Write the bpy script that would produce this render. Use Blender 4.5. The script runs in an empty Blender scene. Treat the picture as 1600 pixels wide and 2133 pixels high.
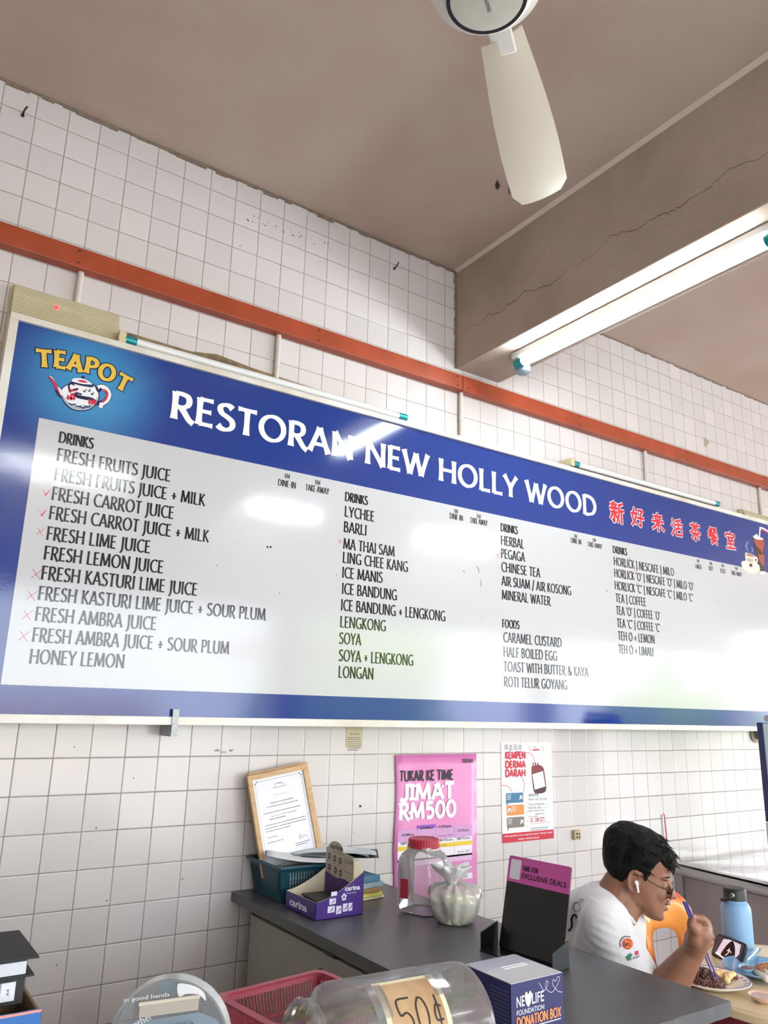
import bpy, bmesh, math, random
from mathutils import Vector, Matrix, Quaternion
random.seed(7)
SC = bpy.context.scene
COL = SC.collection
# ---------------------------------------------------------------- camera
FPX = 1604.54
R0 = Vector((0.82429773, -0.56566896, 0.02349209))
R1 = Vector((0.16023872, 0.19330186, -0.96796588))
R2 = Vector((0.54300719, 0.80165642, 0.24998035))
EYE = Vector((-0.45185, -2.58320, 1.39244))
cam_data = bpy.data.cameras.new('camera')
cam = bpy.data.objects.new('camera', cam_data)
COL.objects.link(cam)
cam.matrix_world = Matrix(((R0.x, -R1.x, -R2.x, EYE.x), (R0.y, -R1.y, -R2.y, EYE.y), (R0.z, -R1.z, -R2.z, EYE.z), (0, 0, 0, 1)))
cam_data.sensor_fit = 'HORIZONTAL'
cam_data.sensor_width = 36.0
cam_data.lens = FPX / 1600 * 36.0
cam_data.clip_start = 0.02
SC.camera = cam
# ---------------------------------------------------------------- light and exposure
SC.view_settings.view_transform = 'Standard'
SC.view_settings.look = 'None'
SC.view_settings.exposure = 1.46
SC.view_settings.gamma = 1.0
SC.view_settings.use_curve_mapping = False
world = bpy.data.worlds.new('sky')
SC.world = world
world.use_nodes = True
_bg = world.node_tree.nodes['Background']
_bg.inputs[0].default_value = (0.86, 0.93, 1.0, 1)
_bg.inputs[1].default_value = 3.1
SUN_STRENGTH = 5.0
TUBE_STRENGTH = 34.0
BEAM_TUBE_STRENGTH = 26.0
sun_d = bpy.data.lights.new('sun', 'SUN')
sun_d.energy = SUN_STRENGTH
sun_d.angle = 0.01
sun_d.color = (1.0, 0.96, 0.92)
sun = bpy.data.objects.new('sun', sun_d)
COL.objects.link(sun)
sun.rotation_euler = (math.radians(-38), math.radians(14), 0)
def portal(name, loc, rot, sx, sy):
    d = bpy.data.lights.new(name, 'AREA')
    d.shape = 'RECTANGLE'
    d.size, d.size_y = sx, sy
    d.cycles.is_portal = True
    o = bpy.data.objects.new(name, d)
    COL.objects.link(o)
    o.location = loc
    o.rotation_euler = rot
portal('shopfront_daylight', (5.0, -4.98, 1.2), (math.radians(90), 0, 0), 13.6, 2.4)
portal('side_daylight', (11.95, -2.6, 1.4), (0, math.radians(90), 0), 2.8, 4.6)

# ---------------------------------------------------------------- unprojection onto real planes
def ray(u, v):
    return R0 * ((u - 800) / FPX) + R1 * ((v - 1066.5) / FPX) + R2
def on_y(u, v, y):
    d = ray(u, v); return EYE + d * ((y - EYE.y) / d.y)
def on_z(u, v, z):
    d = ray(u, v); return EYE + d * ((z - EYE.z) / d.z)
def on_x(u, v, x):
    d = ray(u, v); return EYE + d * ((x - EYE.x) / d.x)
def at_depth(u, v, d):
    return EYE + ray(u, v) * d

# ---------------------------------------------------------------- materials
def lin(h):
    if isinstance(h, str):
        h = h.lstrip('#')
        c = [int(h[i:i + 2], 16) / 255 for i in (0, 2, 4)]
    else:
        c = [x / 255 for x in h]
    return tuple(x / 12.92 if x <= 0.04045 else ((x + 0.055) / 1.055) ** 2.4 for x in c) + (1.0,)
def new_mat(name):
    m = bpy.data.materials.new(name)
    m.use_nodes = True
    nt = m.node_tree
    return m, nt, nt.nodes['Principled BSDF']
def mat(name, color, rough=0.5, metal=0.0, spec=0.5, noise=0.0, nscale=20.0, bump=0.0, bscale=60.0, trans=0.0, ior=1.45, alpha=1.0, sss=0.0, coat=0.0, emit=None, estr=0.0, color2=None, stretch=None):
    m, nt, b = new_mat(name)
    c = lin(color)
    b.inputs['Base Color'].default_value = c
    b.inputs['Roughness'].default_value = rough
    b.inputs['Metallic'].default_value = metal
    b.inputs['Specular IOR Level'].default_value = spec
    b.inputs['Transmission Weight'].default_value = trans
    b.inputs['IOR'].default_value = ior
    b.inputs['Alpha'].default_value = alpha
    b.inputs['Coat Weight'].default_value = coat
    if sss:
        b.inputs['Subsurface Weight'].default_value = sss
        b.inputs['Subsurface Radius'].default_value = (0.012, 0.005, 0.003)
    if emit:
        b.inputs['Emission Color'].default_value = lin(emit)
        b.inputs['Emission Strength'].default_value = estr
    tc = None
    if noise or bump:
        tc = nt.nodes.new('ShaderNodeTexCoord')
        vec = tc.outputs['Object']
        if stretch:
            mp = nt.nodes.new('ShaderNodeMapping')
            mp.inputs['Scale'].default_value = stretch
            nt.links.new(vec, mp.inputs['Vector'])
            vec = mp.outputs['Vector']
    if noise:
        n = nt.nodes.new('ShaderNodeTexNoise')
        n.inputs['Scale'].default_value = nscale
        n.inputs['Detail'].default_value = 6
        nt.links.new(vec, n.inputs['Vector'])
        mx = nt.nodes.new('ShaderNodeMix')
        mx.data_type = 'RGBA'
        rp = nt.nodes.new('ShaderNodeMapRange')
        rp.inputs['From Min'].default_value = 0.32
        rp.inputs['From Max'].default_value = 0.68
        nt.links.new(n.outputs['Fac'], rp.inputs['Value'])
        nt.links.new(rp.outputs['Result'], mx.inputs['Factor'])
        mx.inputs['A'].default_value = c
        if color2:
            mx.inputs['B'].default_value = lin(color2)
        else:
            mx.inputs['B'].default_value = tuple(x * (1 - noise) for x in c[:3]) + (1,)
        nt.links.new(mx.outputs['Result'], b.inputs['Base Color'])
    if bump:
        n2 = nt.nodes.new('ShaderNodeTexNoise')
        n2.inputs['Scale'].default_value = bscale
        n2.inputs['Detail'].default_value = 4
        nt.links.new(vec, n2.inputs['Vector'])
        bp = nt.nodes.new('ShaderNodeBump')
        bp.inputs['Strength'].default_value = min(1.0, bump)
        bp.inputs['Distance'].default_value = 0.004
        nt.links.new(n2.outputs['Fac'], bp.inputs['Height'])
        nt.links.new(bp.outputs['Normal'], b.inputs['Normal'])
    return m
_mc = {}
def M(color, rough=0.5, **k):
    key = (str(color), rough, tuple(sorted((a, str(v)) for a, v in k.items())))
    if key not in _mc:
        _mc[key] = mat('paint_%d' % len(_mc), color, rough, **k)
    return _mc[key]
def node(nt, typ, **k):
    n = nt.nodes.new(typ)
    for a, v in k.items():
        setattr(n, a, v)
    return n
def mathn(nt, op, a, b=None, c=None):
    n = nt.nodes.new('ShaderNodeMath')
    n.operation = op
    for i, x in enumerate((a, b, c)):
        if x is None: continue
        if isinstance(x, (int, float)): n.inputs[i].default_value = x
        else: nt.links.new(x, n.inputs[i])
    return n.outputs[0]
def clear_plastic(name, tint=(1, 1, 1), rough=0.05, cloud=0.12, cloud_col=(0.9, 0.9, 0.92), refl=0.9):
    """thin clear plastic: mostly transparent, glossy reflection at grazing angles, a little milky"""
    m = bpy.data.materials.new(name)
    m.use_nodes = True
    nt = m.node_tree
    nt.nodes.remove(nt.nodes['Principled BSDF'])
    out = nt.nodes['Material Output']
    tr = node(nt, 'ShaderNodeBsdfTransparent'); tr.inputs[0].default_value = tint + (1,)
    gl = node(nt, 'ShaderNodeBsdfGlossy'); gl.inputs['Roughness'].default_value = rough
    df = node(nt, 'ShaderNodeBsdfDiffuse'); df.inputs[0].default_value = cloud_col + (1,)
    lw = node(nt, 'ShaderNodeLayerWeight'); lw.inputs[0].default_value = 0.35
    m1 = node(nt, 'ShaderNodeMixShader'); m1.inputs[0].default_value = cloud
    nt.links.new(tr.outputs[0], m1.inputs[1]); nt.links.new(df.outputs[0], m1.inputs[2])
    f = mathn(nt, 'MULTIPLY_ADD', lw.outputs['Fresnel'], refl, 0.04 * refl)
    m2 = node(nt, 'ShaderNodeMixShader')
    nt.links.new(f, m2.inputs[0])
    nt.links.new(m1.outputs[0], m2.inputs[1]); nt.links.new(gl.outputs[0], m2.inputs[2])
    nt.links.new(m2.outputs[0], out.inputs[0])
    return m

# ---------------------------------------------------------------- mesh helpers
class MB:
    def __init__(s): s.v = []; s.f = []
    def add(s, vs, fs):
        o = len(s.v)
        s.v += [Vector(p) for p in vs]
        s.f += [tuple(i + o for i in q) for q in fs]
        return s
    def box(s, lo, hi, m=None):
        (a, b, c), (d, e, f) = lo, hi
        vs = [Vector(p) for p in ((a, b, c), (d, b, c), (d, e, c), (a, e, c), (a, b, f), (d, b, f), (d, e, f), (a, e, f))]
        if m is not None: vs = [m @ p for p in vs]
        return s.add(vs, [(0, 3, 2, 1), (4, 5, 6, 7), (0, 1, 5, 4), (1, 2, 6, 5), (2, 3, 7, 6), (3, 0, 4, 7)])
    def hexa(s, b4, t4):
        return s.add(list(b4) + list(t4), [(0, 3, 2, 1), (4, 5, 6, 7), (0, 1, 5, 4), (1, 2, 6, 5), (2, 3, 7, 6), (3, 0, 4, 7)])
    def tube(s, pts, rad, n=16, cap=True):
        pts = [Vector(p) for p in pts]
        if isinstance(rad, (int, float)): rad = [rad] * len(pts)
        vs, fs = [], []
        t0 = (pts[1] - pts[0]).normalized()
        u = t0.orthogonal().normalized()
        for i, p in enumerate(pts):
            t = ((pts[min(i + 1, len(pts) - 1)] - pts[max(i - 1, 0)])).normalized()
            u = (u - t * u.dot(t)).normalized()
            w = t.cross(u)
            for k in range(n):
                a = 2 * math.pi * k / n
                vs.append(p + (u * math.cos(a) + w * math.sin(a)) * rad[i])
        for i in range(len(pts) - 1):
            for k in range(n):
                a, b = i * n + k, i * n + (k + 1) % n
                fs.append((a, b, b + n, a + n))
        if cap:
            fs.append(tuple(range(n - 1, -1, -1)))
            fs.append(tuple((len(pts) - 1) * n + k for k in range(n)))
        return s.add(vs, fs)
    def lathe(s, prof, m=None, n=32, cap=True, sq=None):
        """prof: (r, z) pairs. sq: superellipse exponent for rounded square plans"""
        vs, fs = [], []
        for r, z in prof:
            for k in range(n):
                a = 2 * math.pi * k / n
                c, d = math.cos(a), math.sin(a)
                q = 1.0
                if sq: q = (abs(c) ** sq + abs(d) ** sq) ** (-1 / sq)
                p = Vector((r * c * q, r * d * q, z))
                vs.append(m @ p if m is not None else p)
        for i in range(len(prof) - 1):
            for k in range(n):
                a, b = i * n + k, i * n + (k + 1) % n
                fs.append((a, b, b + n, a + n))
        if cap:
            fs.append(tuple(range(n - 1, -1, -1)))
            fs.append(tuple((len(prof) - 1) * n + k for k in range(n)))
        return s.add(vs, fs)
    def ball(s, c, r, m=None, n=18, k=12):
        if isinstance(r, (int, float)): r = (r, r, r)
        vs, fs = [], []
        for i in range(k + 1):
            th = math.pi * (0.001 + 0.998 * i / k)
            for j in range(n):
                ph = 2 * math.pi * j / n
                p = Vector((r[0] * math.sin(th) * math.cos(ph), r[1] * math.sin(th) * math.sin(ph), r[2] * math.cos(th)))
                if m is not None: p = m.to_3x3() @ p
                vs.append(Vector(c) + p)
        for i in range(k):
            for j in range(n):
                a, b = i * n + j, i * n + (j + 1) % n
                fs.append((a, a + n, b + n, b))
        fs.append(tuple(range(n))); fs.append(tuple(k * n + j for j in range(n - 1, -1, -1)))
        return s.add(vs, fs)
    def capsule(s, a, b, ra, rb, n=16):
        """tapered capsule, for later remeshing"""
        a, b = Vector(a), Vector(b)
        k = 7
        d = (b - a)
        t = d.normalized()
        pts, rad = [], []
        for i in range(k):
            th = math.pi / 2 * i / (k - 1)
            pts.append(a - t * ra * math.cos(th)); rad.append(max(1e-4, ra * math.sin(th)))
        for i in range(1, 6):
            pts.append(a + d * i / 6); rad.append(ra + (rb - ra) * i / 6)
        for i in range(k):
            th = math.pi / 2 * i / (k - 1)
            pts.append(b + t * rb * math.sin(th)); rad.append(max(1e-4, rb * math.cos(th)))
        return s.tube(pts, rad, n)
    def prism(s, poly, fr, d0, d1):
        """poly in the frame's xy, extruded along its normal from d0 to d1"""
        n = len(poly)
        vs = [fr(x, y, d0) for x, y in poly] + [fr(x, y, d1) for x, y in poly]
        fs = [tuple(range(n)), tuple(range(2 * n - 1, n - 1, -1))]
        for i in range(n):
            j = (i + 1) % n
            fs.append((i, i + n, j + n, j))
        return s.add(vs, fs)
    def flat(s, poly, fr, d=0.0):
        return s.add([fr(x, y, d) for x, y in poly], [tuple(range(len(poly)))])
    def build(s, name, m, parent=None, smooth=False, bevel=0.0, seg=2, angle=40, sub=0, remesh=0.0, smooth_it=0, recalc=True):
        me = bpy.data.meshes.new(name)
        me.from_pydata([tuple(p) for p in s.v], [], s.f)
        if recalc:
            bm = bmesh.new(); bm.from_mesh(me)
            bmesh.ops.recalc_face_normals(bm, faces=bm.faces)
            bm.to_mesh(me); bm.free()
        for mm in (m if isinstance(m, (list, tuple)) else [m]): me.materials.append(mm)
        o = bpy.data.objects.new(name, me)
        COL.objects.link(o)
        if parent is not None:
            o.parent = parent
            o.matrix_parent_inverse = wm(parent).inverted()
        if remesh:
            r = o.modifiers.new('remesh', 'REMESH'); r.mode = 'VOXEL'; r.voxel_size = remesh; r.use_smooth_shade = True
        if smooth_it:
            q = o.modifiers.new('smooth', 'SMOOTH'); q.factor = 0.5; q.iterations = smooth_it
        if bevel:
            q = o.modifiers.new('bevel', 'BEVEL'); q.width = bevel; q.segments = seg; q.limit_method = 'ANGLE'; q.angle_limit = math.radians(35)
        if sub:
            q = o.modifiers.new('subsurf', 'SUBSURF'); q.levels = sub; q.render_levels = sub
        if smooth or remesh:
            me.polygons.foreach_set('use_smooth', [True] * len(me.polygons))
            if not remesh and not sub:
                bm = bmesh.new(); bm.from_mesh(me)
                for e in bm.edges:
                    if len(e.link_faces) == 2 and e.calc_face_angle(0) > math.radians(angle): e.smooth = False
                bm.to_mesh(me); bm.free()
        me.update()
        return o
def wm(o):
    m = o.matrix_basis.copy()
    if o.parent is not None: m = wm(o.parent) @ o.matrix_parent_inverse @ m
    return m
def thing(name, loc, label, cat, group=None):
    o = bpy.data.objects.new(name, None)
    o.empty_display_size = 0.05
    COL.objects.link(o)
    o.location = loc
    return tag(o, label, cat, group)
def tag(o, label=None, cat=None, group=None, kind=None):
    if label: o['label'] = label
    if cat: o['category'] = cat
    if group: o['group'] = group
    if kind: o['kind'] = kind
    return o
def struct(o): return tag(o, kind='structure')
def frame(o, x, y, n=None):
    """frame(origin, x axis, y axis): callable mapping (a, b, c) to a point; c runs along the normal x cross y"""
    o, x, y = Vector(o), Vector(x), Vector(y)
    nn = (x.cross(y)).normalized() if n is None else Vector(n)
    f = lambda a, b, c=0.0: o + x * a + y * b + nn * c
    return f
def wall_frame(y):   # a = world x, b = world z, c = towards the room
    return lambda a, b, c=0.0: Vector((a, y - c, b))
def rrect(x0, y0, x1, y1, r, n=6):
    out = []
    for cx, cy, a0 in ((x1 - r, y1 - r, 0), (x0 + r, y1 - r, 90), (x0 + r, y0 + r, 180), (x1 - r, y0 + r, 270)):
        for i in range(n + 1):
            a = math.radians(a0 + 90 * i / n)
            out.append((cx + r * math.cos(a), cy + r * math.sin(a)))
    return out
def ell(cx, cy, rx, ry, n=32, a0=0, a1=360):
    full = abs(a1 - a0) >= 360
    k = n if full else n + 1
    return [(cx + rx * math.cos(math.radians(a0 + (a1 - a0) * i / n)), cy + ry * math.sin(math.radians(a0 + (a1 - a0) * i / n))) for i in range(k)]
def spline(pts, n=8, closed=False):
    pts = [Vector(p) for p in pts]
    out = []
    m = len(pts)
    rng = range(m if closed else m - 1)
    for i in rng:
        p1, p2 = pts[i], pts[(i + 1) % m]
        p0 = pts[i - 1] if (i > 0 or closed) else p1 * 2 - p2
        p3 = pts[(i + 2) % m] if (i + 2 < m or closed) else p2 * 2 - p1
        for k in range(n):
            t = k / n
            out.append(0.5 * ((2 * p1) + (p2 - p0) * t + (2 * p0 - 5 * p1 + 4 * p2 - p3) * t * t + (3 * p1 - p0 - 3 * p2 + p3) * t ** 3))
    if not closed: out.append(pts[-1])
    return out
def smooth_poly(pts, n=6):
    return [(p[0], p[1]) for p in spline([Vector((x, y, 0)) for x, y in pts], n, True)]

# ---------------------------------------------------------------- lettering drawn with a broad pen (cap height 1)
def _arc(cx, cy, rx, ry, a0, a1, n=28):
    return ('c', [(cx + rx * math.cos(math.radians(a0 + (a1 - a0) * i / n)), cy + ry * math.sin(math.radians(a0 + (a1 - a0) * i / n))) for i in range(n + 1)])
def _l(*a): return ('l', [(a[0], a[1]), (a[2], a[3])])
def _c(*a):
    pts = [Vector((a[i], a[i + 1], 0)) for i in range(0, len(a), 2)]
    return ('c', [(p.x, p.y) for p in spline(pts, 7)])
_P = _c(.09, .95, .26, .96, .42, .9, .47, .73, .42, .56, .27, .47, .09, .47)
_S = _c(.42, .86, .33, .95, .2, .96, .09, .88, .07, .74, .14, .61, .28, .52, .42, .4, .45, .22, .37, .08, .24, .03, .12, .06, .03, .15)
GLYPH = {
    'A': (.68, [_l(.03, 0, .335, 1), _l(.335, 1, .65, 0), _l(.15, .32, .53, .32)]),
    'B': (.57, [_l(.09, 0, .09, 1), _c(.09, .96, .25, .96, .4, .9, .43, .74, .36, .58, .22, .52, .09, .52), _c(.2, .52, .36, .5, .49, .4, .51, .25, .44, .09, .3, .035, .09, .035)]),
    'C': (.66, [_arc(.43, .5, .36, .47, 52, 308)]),
    'D': (.74, [_l(.09, 0, .09, 1), _c(.09, .96, .3, .96, .53, .86, .65, .62, .65, .38, .53, .14, .3, .04, .09, .04)]),
    'E': (.51, [_l(.09, 0, .09, 1), _l(.09, .96, .46, .96), _l(.09, .52, .42, .52), _l(.09, .04, .48, .04)]),
    'F': (.48, [_l(.09, 0, .09, 1), _l(.09, .96, .46, .96), _l(.09, .5, .42, .5)]),
    'G': (.74, [_arc(.43, .5, .36, .47, 52, 322), _l(.66, .03, .66, .45), _l(.47, .43, .7, .43)]),
    'H': (.72, [_l(.09, 0, .09, 1), _l(.63, 0, .63, 1), _l(.09, .52, .63, .52)]),
    'I': (.22, [_l(.11, 0, .11, 1)]),
    'J': (.26, [_c(.15, 1, .15, .7, .15, .35, .14, .1, .1, -.08, .02, -.19, -.06, -.23)]),
    'K': (.58, [_l(.09, 0, .09, 1), _l(.12, .48, .5, 1), _l(.17, .56, .57, 0)]),
    'L': (.48, [_l(.09, 0, .09, 1), _l(.09, .04, .47, .04)]),
    'M': (.88, [_l(.07, 0, .14, 1), _l(.14, 1, .44, .08), _l(.44, .08, .74, 1), _l(.74, 1, .81, 0)]),
    'N': (.74, [_l(.09, 0, .09, 1), _l(.09, 1, .65, 0), _l(.65, 0, .65, 1)]),
    'O': (.84, [_arc(.42, .5, .35, .47, 0, 360)]),
    'P': (.53, [_l(.09, 0, .09, 1), _P]),
    'Q': (.84, [_arc(.42, .5, .35, .47, 0, 360), _l(.4, .15, .8, -.15)]),
    'R': (.59, [_l(.09, 0, .09, 1), _P, _c(.26, .48, .38, .26, .5, .06, .62, -.04)]),
    'S': (.5, [_S]),
    'T': (.56, [_l(.0, .96, .56, .96), _l(.28, 0, .28, 1)]),
    'U': (.7, [_c(.09, 1, .09, .65, .09, .35, .14, .14, .25, .045, .36, .03, .48, .055, .58, .15, .62, .35, .62, .65, .62, 1)]),
    'V': (.66, [_l(.02, 1, .33, 0), _l(.64, 1, .33, 0)]),
    'W': (.98, [_l(.02, 1, .26, 0), _l(.26, 0, .49, .93), _l(.49, .93, .71, 0), _l(.71, 0, .96, 1)]),
    'X': (.6, [_l(.03, 1, .57, 0), _l(.57, 1, .03, 0)]),
    'Y': (.6, [_l(.01, 1, .3, .46), _l(.59, 1, .3, .46), _l(.3, .5, .3, 0)]),
    'Z': (.56, [_l(.06, .96, .5, .96), _l(.5, .96, .05, .04), _l(.05, .04, .52, .04)]),
    '+': (.52, [_l(.05, .4, .47, .4), _l(.26, .14, .26, .66)]),
    '|': (.26, [_l(.13, -.15, .13, 1.05)]),
    '/': (.34, [_l(.02, -.12, .32, 1.05)]),
    '-': (.34, [_l(.06, .38, .28, .38)]),
    '&': (.74, [_c(.68, .5, .6, .25, .42, .06, .22, .03, .08, .12, .07, .3, .2, .48, .36, .62, .4, .8, .32, .94, .22, .92, .17, .8, .24, .6, .44, .3, .68, .02)]),
    '(': (.2, [_l(.13, 1.0, .07, .78)]), ')': (.2, [_l(.13, 1.0, .07, .78)]),   # single quotes
    ' ': (.27, []),
    '0': (.64, [_arc(.32, .5, .25, .46, 0, 360)]),
    '5': (.56, [_l(.12, .95, .48, .95), _l(.13, 1, .11, .5), _c(.11, .55, .24, .61, .38, .57, .48, .44, .48, .24, .38, .09, .24, .04, .08, .10)]),
    'j': (.5, [_c(.40, 1, .40, .6, .40, .28, .36, .12, .25, .04, .13, .06, .05, .16)]),
}
_lay = [0]
def lay():      # strokes that cross lie a hair above one another
    _lay[0] = (_lay[0] + 1) % 5
    return _lay[0] * 4e-5
BEAR = .085
def pen_width(s): return sum(GLYPH[c][0] + BEAR for c in s)
def pen_text(mb, s, fr, x0, x1, base, h, wmax=.155, wmin=.075, d=0.0, flare=.22, grow=0.0, warp=None):
    """writes s between x0 and x1 in frame fr, cap height h; grow widens every stroke (outlines)"""
    tot = pen_width(s)
    sx = (x1 - x0) / tot
    k = sx / h            # condensation
    wf = min(1.0, max(.55, k ** .5))
    cx = 0.0
    for ch in s:
        adv, strokes = GLYPH[ch]
        adv += BEAR
        for typ, pts in strokes:
            P = [Vector(((cx + x + BEAR / 2) * sx, y * h, 0)) for x, y in pts]
            if typ == 'l':
                a, b = P
                n = 8
                t = (b - a).normalized()
                if grow: a = a - t * grow * .9; b = b + t * grow * .9
                P = [a + (b - a) * i / n for i in range(n + 1)]
            n = len(P)
            closed = (P[0] - P[-1]).length < 1e-6
            L, Rr = [], []
            for i, p in enumerate(P):
                if closed: q0, q1 = P[i - 1 if i else n - 2], P[(i + 1) if i < n - 1 else 1]
                else: q0, q1 = P[max(i - 1, 0)], P[min(i + 1, n - 1)]
                t = (q1 - q0).normalized()
                ang = math.atan2(t.y, t.x)
                w = (wmin + (wmax - wmin) * abs(math.sin(ang - math.radians(14)))) * h * (wf if typ == 'l' or True else 1)
                tt = abs(2 * i / (n - 1) - 1)
                if not closed: w *= 1 + flare * tt ** 3 * (1 if typ == 'l' else .7) - (.04 if typ == 'l' else 0)
                w = w / 2 + grow
                nn = Vector((-t.y, t.x, 0))
                L.append(p + nn * w); Rr.append(p - nn * w)
            pts3 = []
            dl = d + lay()
            for p in L + Rr:
                xx, yy = x0 + p.x, base + p.y
                if warp: xx, yy = warp(xx, yy)
                pts3.append(fr(xx, yy, dl))
            mb.add(pts3, [(i, i + 1, n + i + 1, n + i) for i in range(n - 1)])
        cx += adv
def bold_text(mb, s, fr, x0, x1, y0, y1, w=.2, d=0.0):
    pen_text(mb, s, fr, x0, x1, y0, y1 - y0, w, w * .9, d, 0.02)
def pen_stroke(mb, pts, fr, w, d=0.0, smooth=False, taper=False):
    P = [Vector((x, y, 0)) for x, y in pts]
    if smooth: P = spline(P, 6)
    n = len(P)
    L, Rr = [], []
    for i, p in enumerate(P):
        t = (P[min(i + 1, n - 1)] - P[max(i - 1, 0)]).normalized()
        nn = Vector((-t.y, t.x, 0))
        ww = w / 2
        if taper: ww *= .25 + .75 * (1 - abs(2 * i / max(1, n - 1) - 1) ** 2)
        L.append(p + nn * ww); Rr.append(p - nn * ww)
    dl = d + lay()
    mb.add([fr(p.x, p.y, dl) for p in L + Rr], [(i, i + 1, n + i + 1, n + i) for i in range(n - 1)])
BRUSH = {   # brush characters on a 100 x 100 square, one point list per stroke
    '新': [[28,99,33,89],[8,85,52,87],[18,80,23,70],[42,81,35,69],[3,65,55,68],[8,47,52,50],[30,66,31,4,21,12],[18,37,6,16],[41,39,50,24],[92,95,66,85],[67,86,65,45,52,4],[66,58,99,61],[83,59,82,0]],
    '好': [[29,96,13,48,42,14],[43,69,31,35,6,5],[3,65,50,70],[54,85,91,87,74,66],[73,67,76,38,74,7,61,14],[49,47,99,49]],
    '来': [[14,79,87,83],[30,73,37,59],[71,75,62,59],[3,51,97,55],[50,99,50,0],[48,51,30,26,3,9],[52,51,72,26,99,9]],
    '活': [[12,93,24,81],[3,65,17,55],[6,5,29,39],[86,95,44,84],[34,65,99,69],[66,88,66,44],[43,43,46,4],[44,43,91,43,87,6],[46,9,87,9]],
    '茶': [[5,83,95,85],[32,99,34,70],[67,99,63,70],[50,75,30,54,3,39],[50,75,70,54,98,41],[21,35,79,37],[50,57,50,0,41,7],[34,27,17,7],[64,29,82,9]],
    '餐': [[26,99,26,80],[26,90,47,91],[22,81,5,61],[14,76,41,77,8,47],[20,71,27,63],[54,90,86,91,51,59],[58,83,94,59],[50,65,28,48,1,37],[50,65,72,48,99,37],[38,51,62,51],[31,42,69,43,66,21],[34,32,66,32],[34,22,66,22],[34,42,34,1,49,10],[80,25,60,14],[50,20,90,0]],
    '室': [[48,99,55,89],[10,84,5,67],[10,84,92,85,82,69],[21,65,79,67],[46,65,28,44,75,49],[64,59,82,41],[21,27,79,29],[50,44,50,5],[4,2,96,6]],
}
def brush_char(mb, ch, fr, x, y, s, w, d):
    for st in BRUSH[ch]:
        pts = [(x + (st[i] - 50) / 100 * s, y + (st[i + 1] - 50) / 100 * s) for i in range(0, len(st), 2)]
        P = [Vector((a, b, 0)) for a, b in pts]
        e = (P[-1] - P[-2]).normalized() * w * .25; P[-1] = P[-1] + e
        P[0] = P[0] - (P[1] - P[0]).normalized() * w * .25
        pen_stroke(mb, [(p.x, p.y) for p in P], fr, w, d, len(P) > 2)
# ---------------------------------------------------------------- plain printed lettering (the built-in font)
_fc = {}
def font_mesh(s, offset=0.0):
    key = (s, offset)
    if key not in _fc:
        c = bpy.data.curves.new('lettering', 'FONT')
        c.body = s
        c.offset = offset
        c.resolution_u = 4
        o = bpy.data.objects.new('lettering', c)
        COL.objects.link(o)
        dg = bpy.context.evaluated_depsgraph_get()
        me = bpy.data.meshes.new_from_object(o.evaluated_get(dg))
        vs = [v.co.copy() for v in me.vertices]
        fs = [tuple(p.vertices) for p in me.polygons]
        bpy.data.objects.remove(o)
        bpy.data.curves.remove(c)
        bpy.data.meshes.remove(me)
        _fc[key] = (vs, fs)
    return _fc[key]
def print_text(mb, s, fr, x0, x1, y0, y1, d=0.0, offset=0.0, slant=0.0, ref=None):
    """fits the lettering's own bounds into the rectangle x0..x1, y0..y1 of frame fr"""
    vs, fs = font_mesh(s, offset)
    rv = font_mesh(ref or s, 0.0)[0]
    ax, bx = min(v.x for v in rv), max(v.x for v in rv)
    ay, by = min(v.y for v in rv), max(v.y for v in rv)
    up_ = [0.0] * len(vs)
    if offset > .012:                     # heavy letters touch: lay each a hair above the last
        root = list(range(len(vs)))
        def find(i):
            while root[i] != i: root[i] = root[root[i]]; i = root[i]
            return i
        for q in fs:
            for i in q[1:]: root[find(i)] = find(q[0])
        seen = {}
        for i in range(len(vs)): up_[i] = seen.setdefault(find(i), (len(seen) % 6) * 5e-5)
    out = []
    for v, u_ in zip(vs, up_):
        a, b = (v.x - ax) / (bx - ax), (v.y - ay) / (by - ay)
        out.append(fr(x0 + (x1 - x0) * a + slant * b, y0 + (y1 - y0) * b, d + u_))
    mb.add(out, fs)
def print_line(mb, s, fr, x0, y0, h, d=0.0, offset=0.0, xs=1.0):
    """left-aligned line with letters h tall"""
    vs, fs = font_mesh(s, offset)
    k = h / .73
    mb.add([fr(x0 + v.x * k * xs, y0 + v.y * k, d) for v in vs], fs)
def grey_lines(mb, fr, x0, x1, y, n, dy, h, d=0.0, seed=1):
    """rows of print too small to read in the photograph: short dark dashes of word length"""
    rnd = random.Random(seed)
    for i in range(n):
        x = x0
        end = x1 - (rnd.random() * .45 * (x1 - x0) if i == n - 1 else 0)
        while x < end - h:
            w = h * rnd.uniform(1.2, 4)
            xe = min(x + w, end)
            mb.flat([(x, y - i * dy), (xe, y - i * dy), (xe, y - i * dy + h), (x, y - i * dy + h)], fr, d)
            x = xe + h * .6
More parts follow.
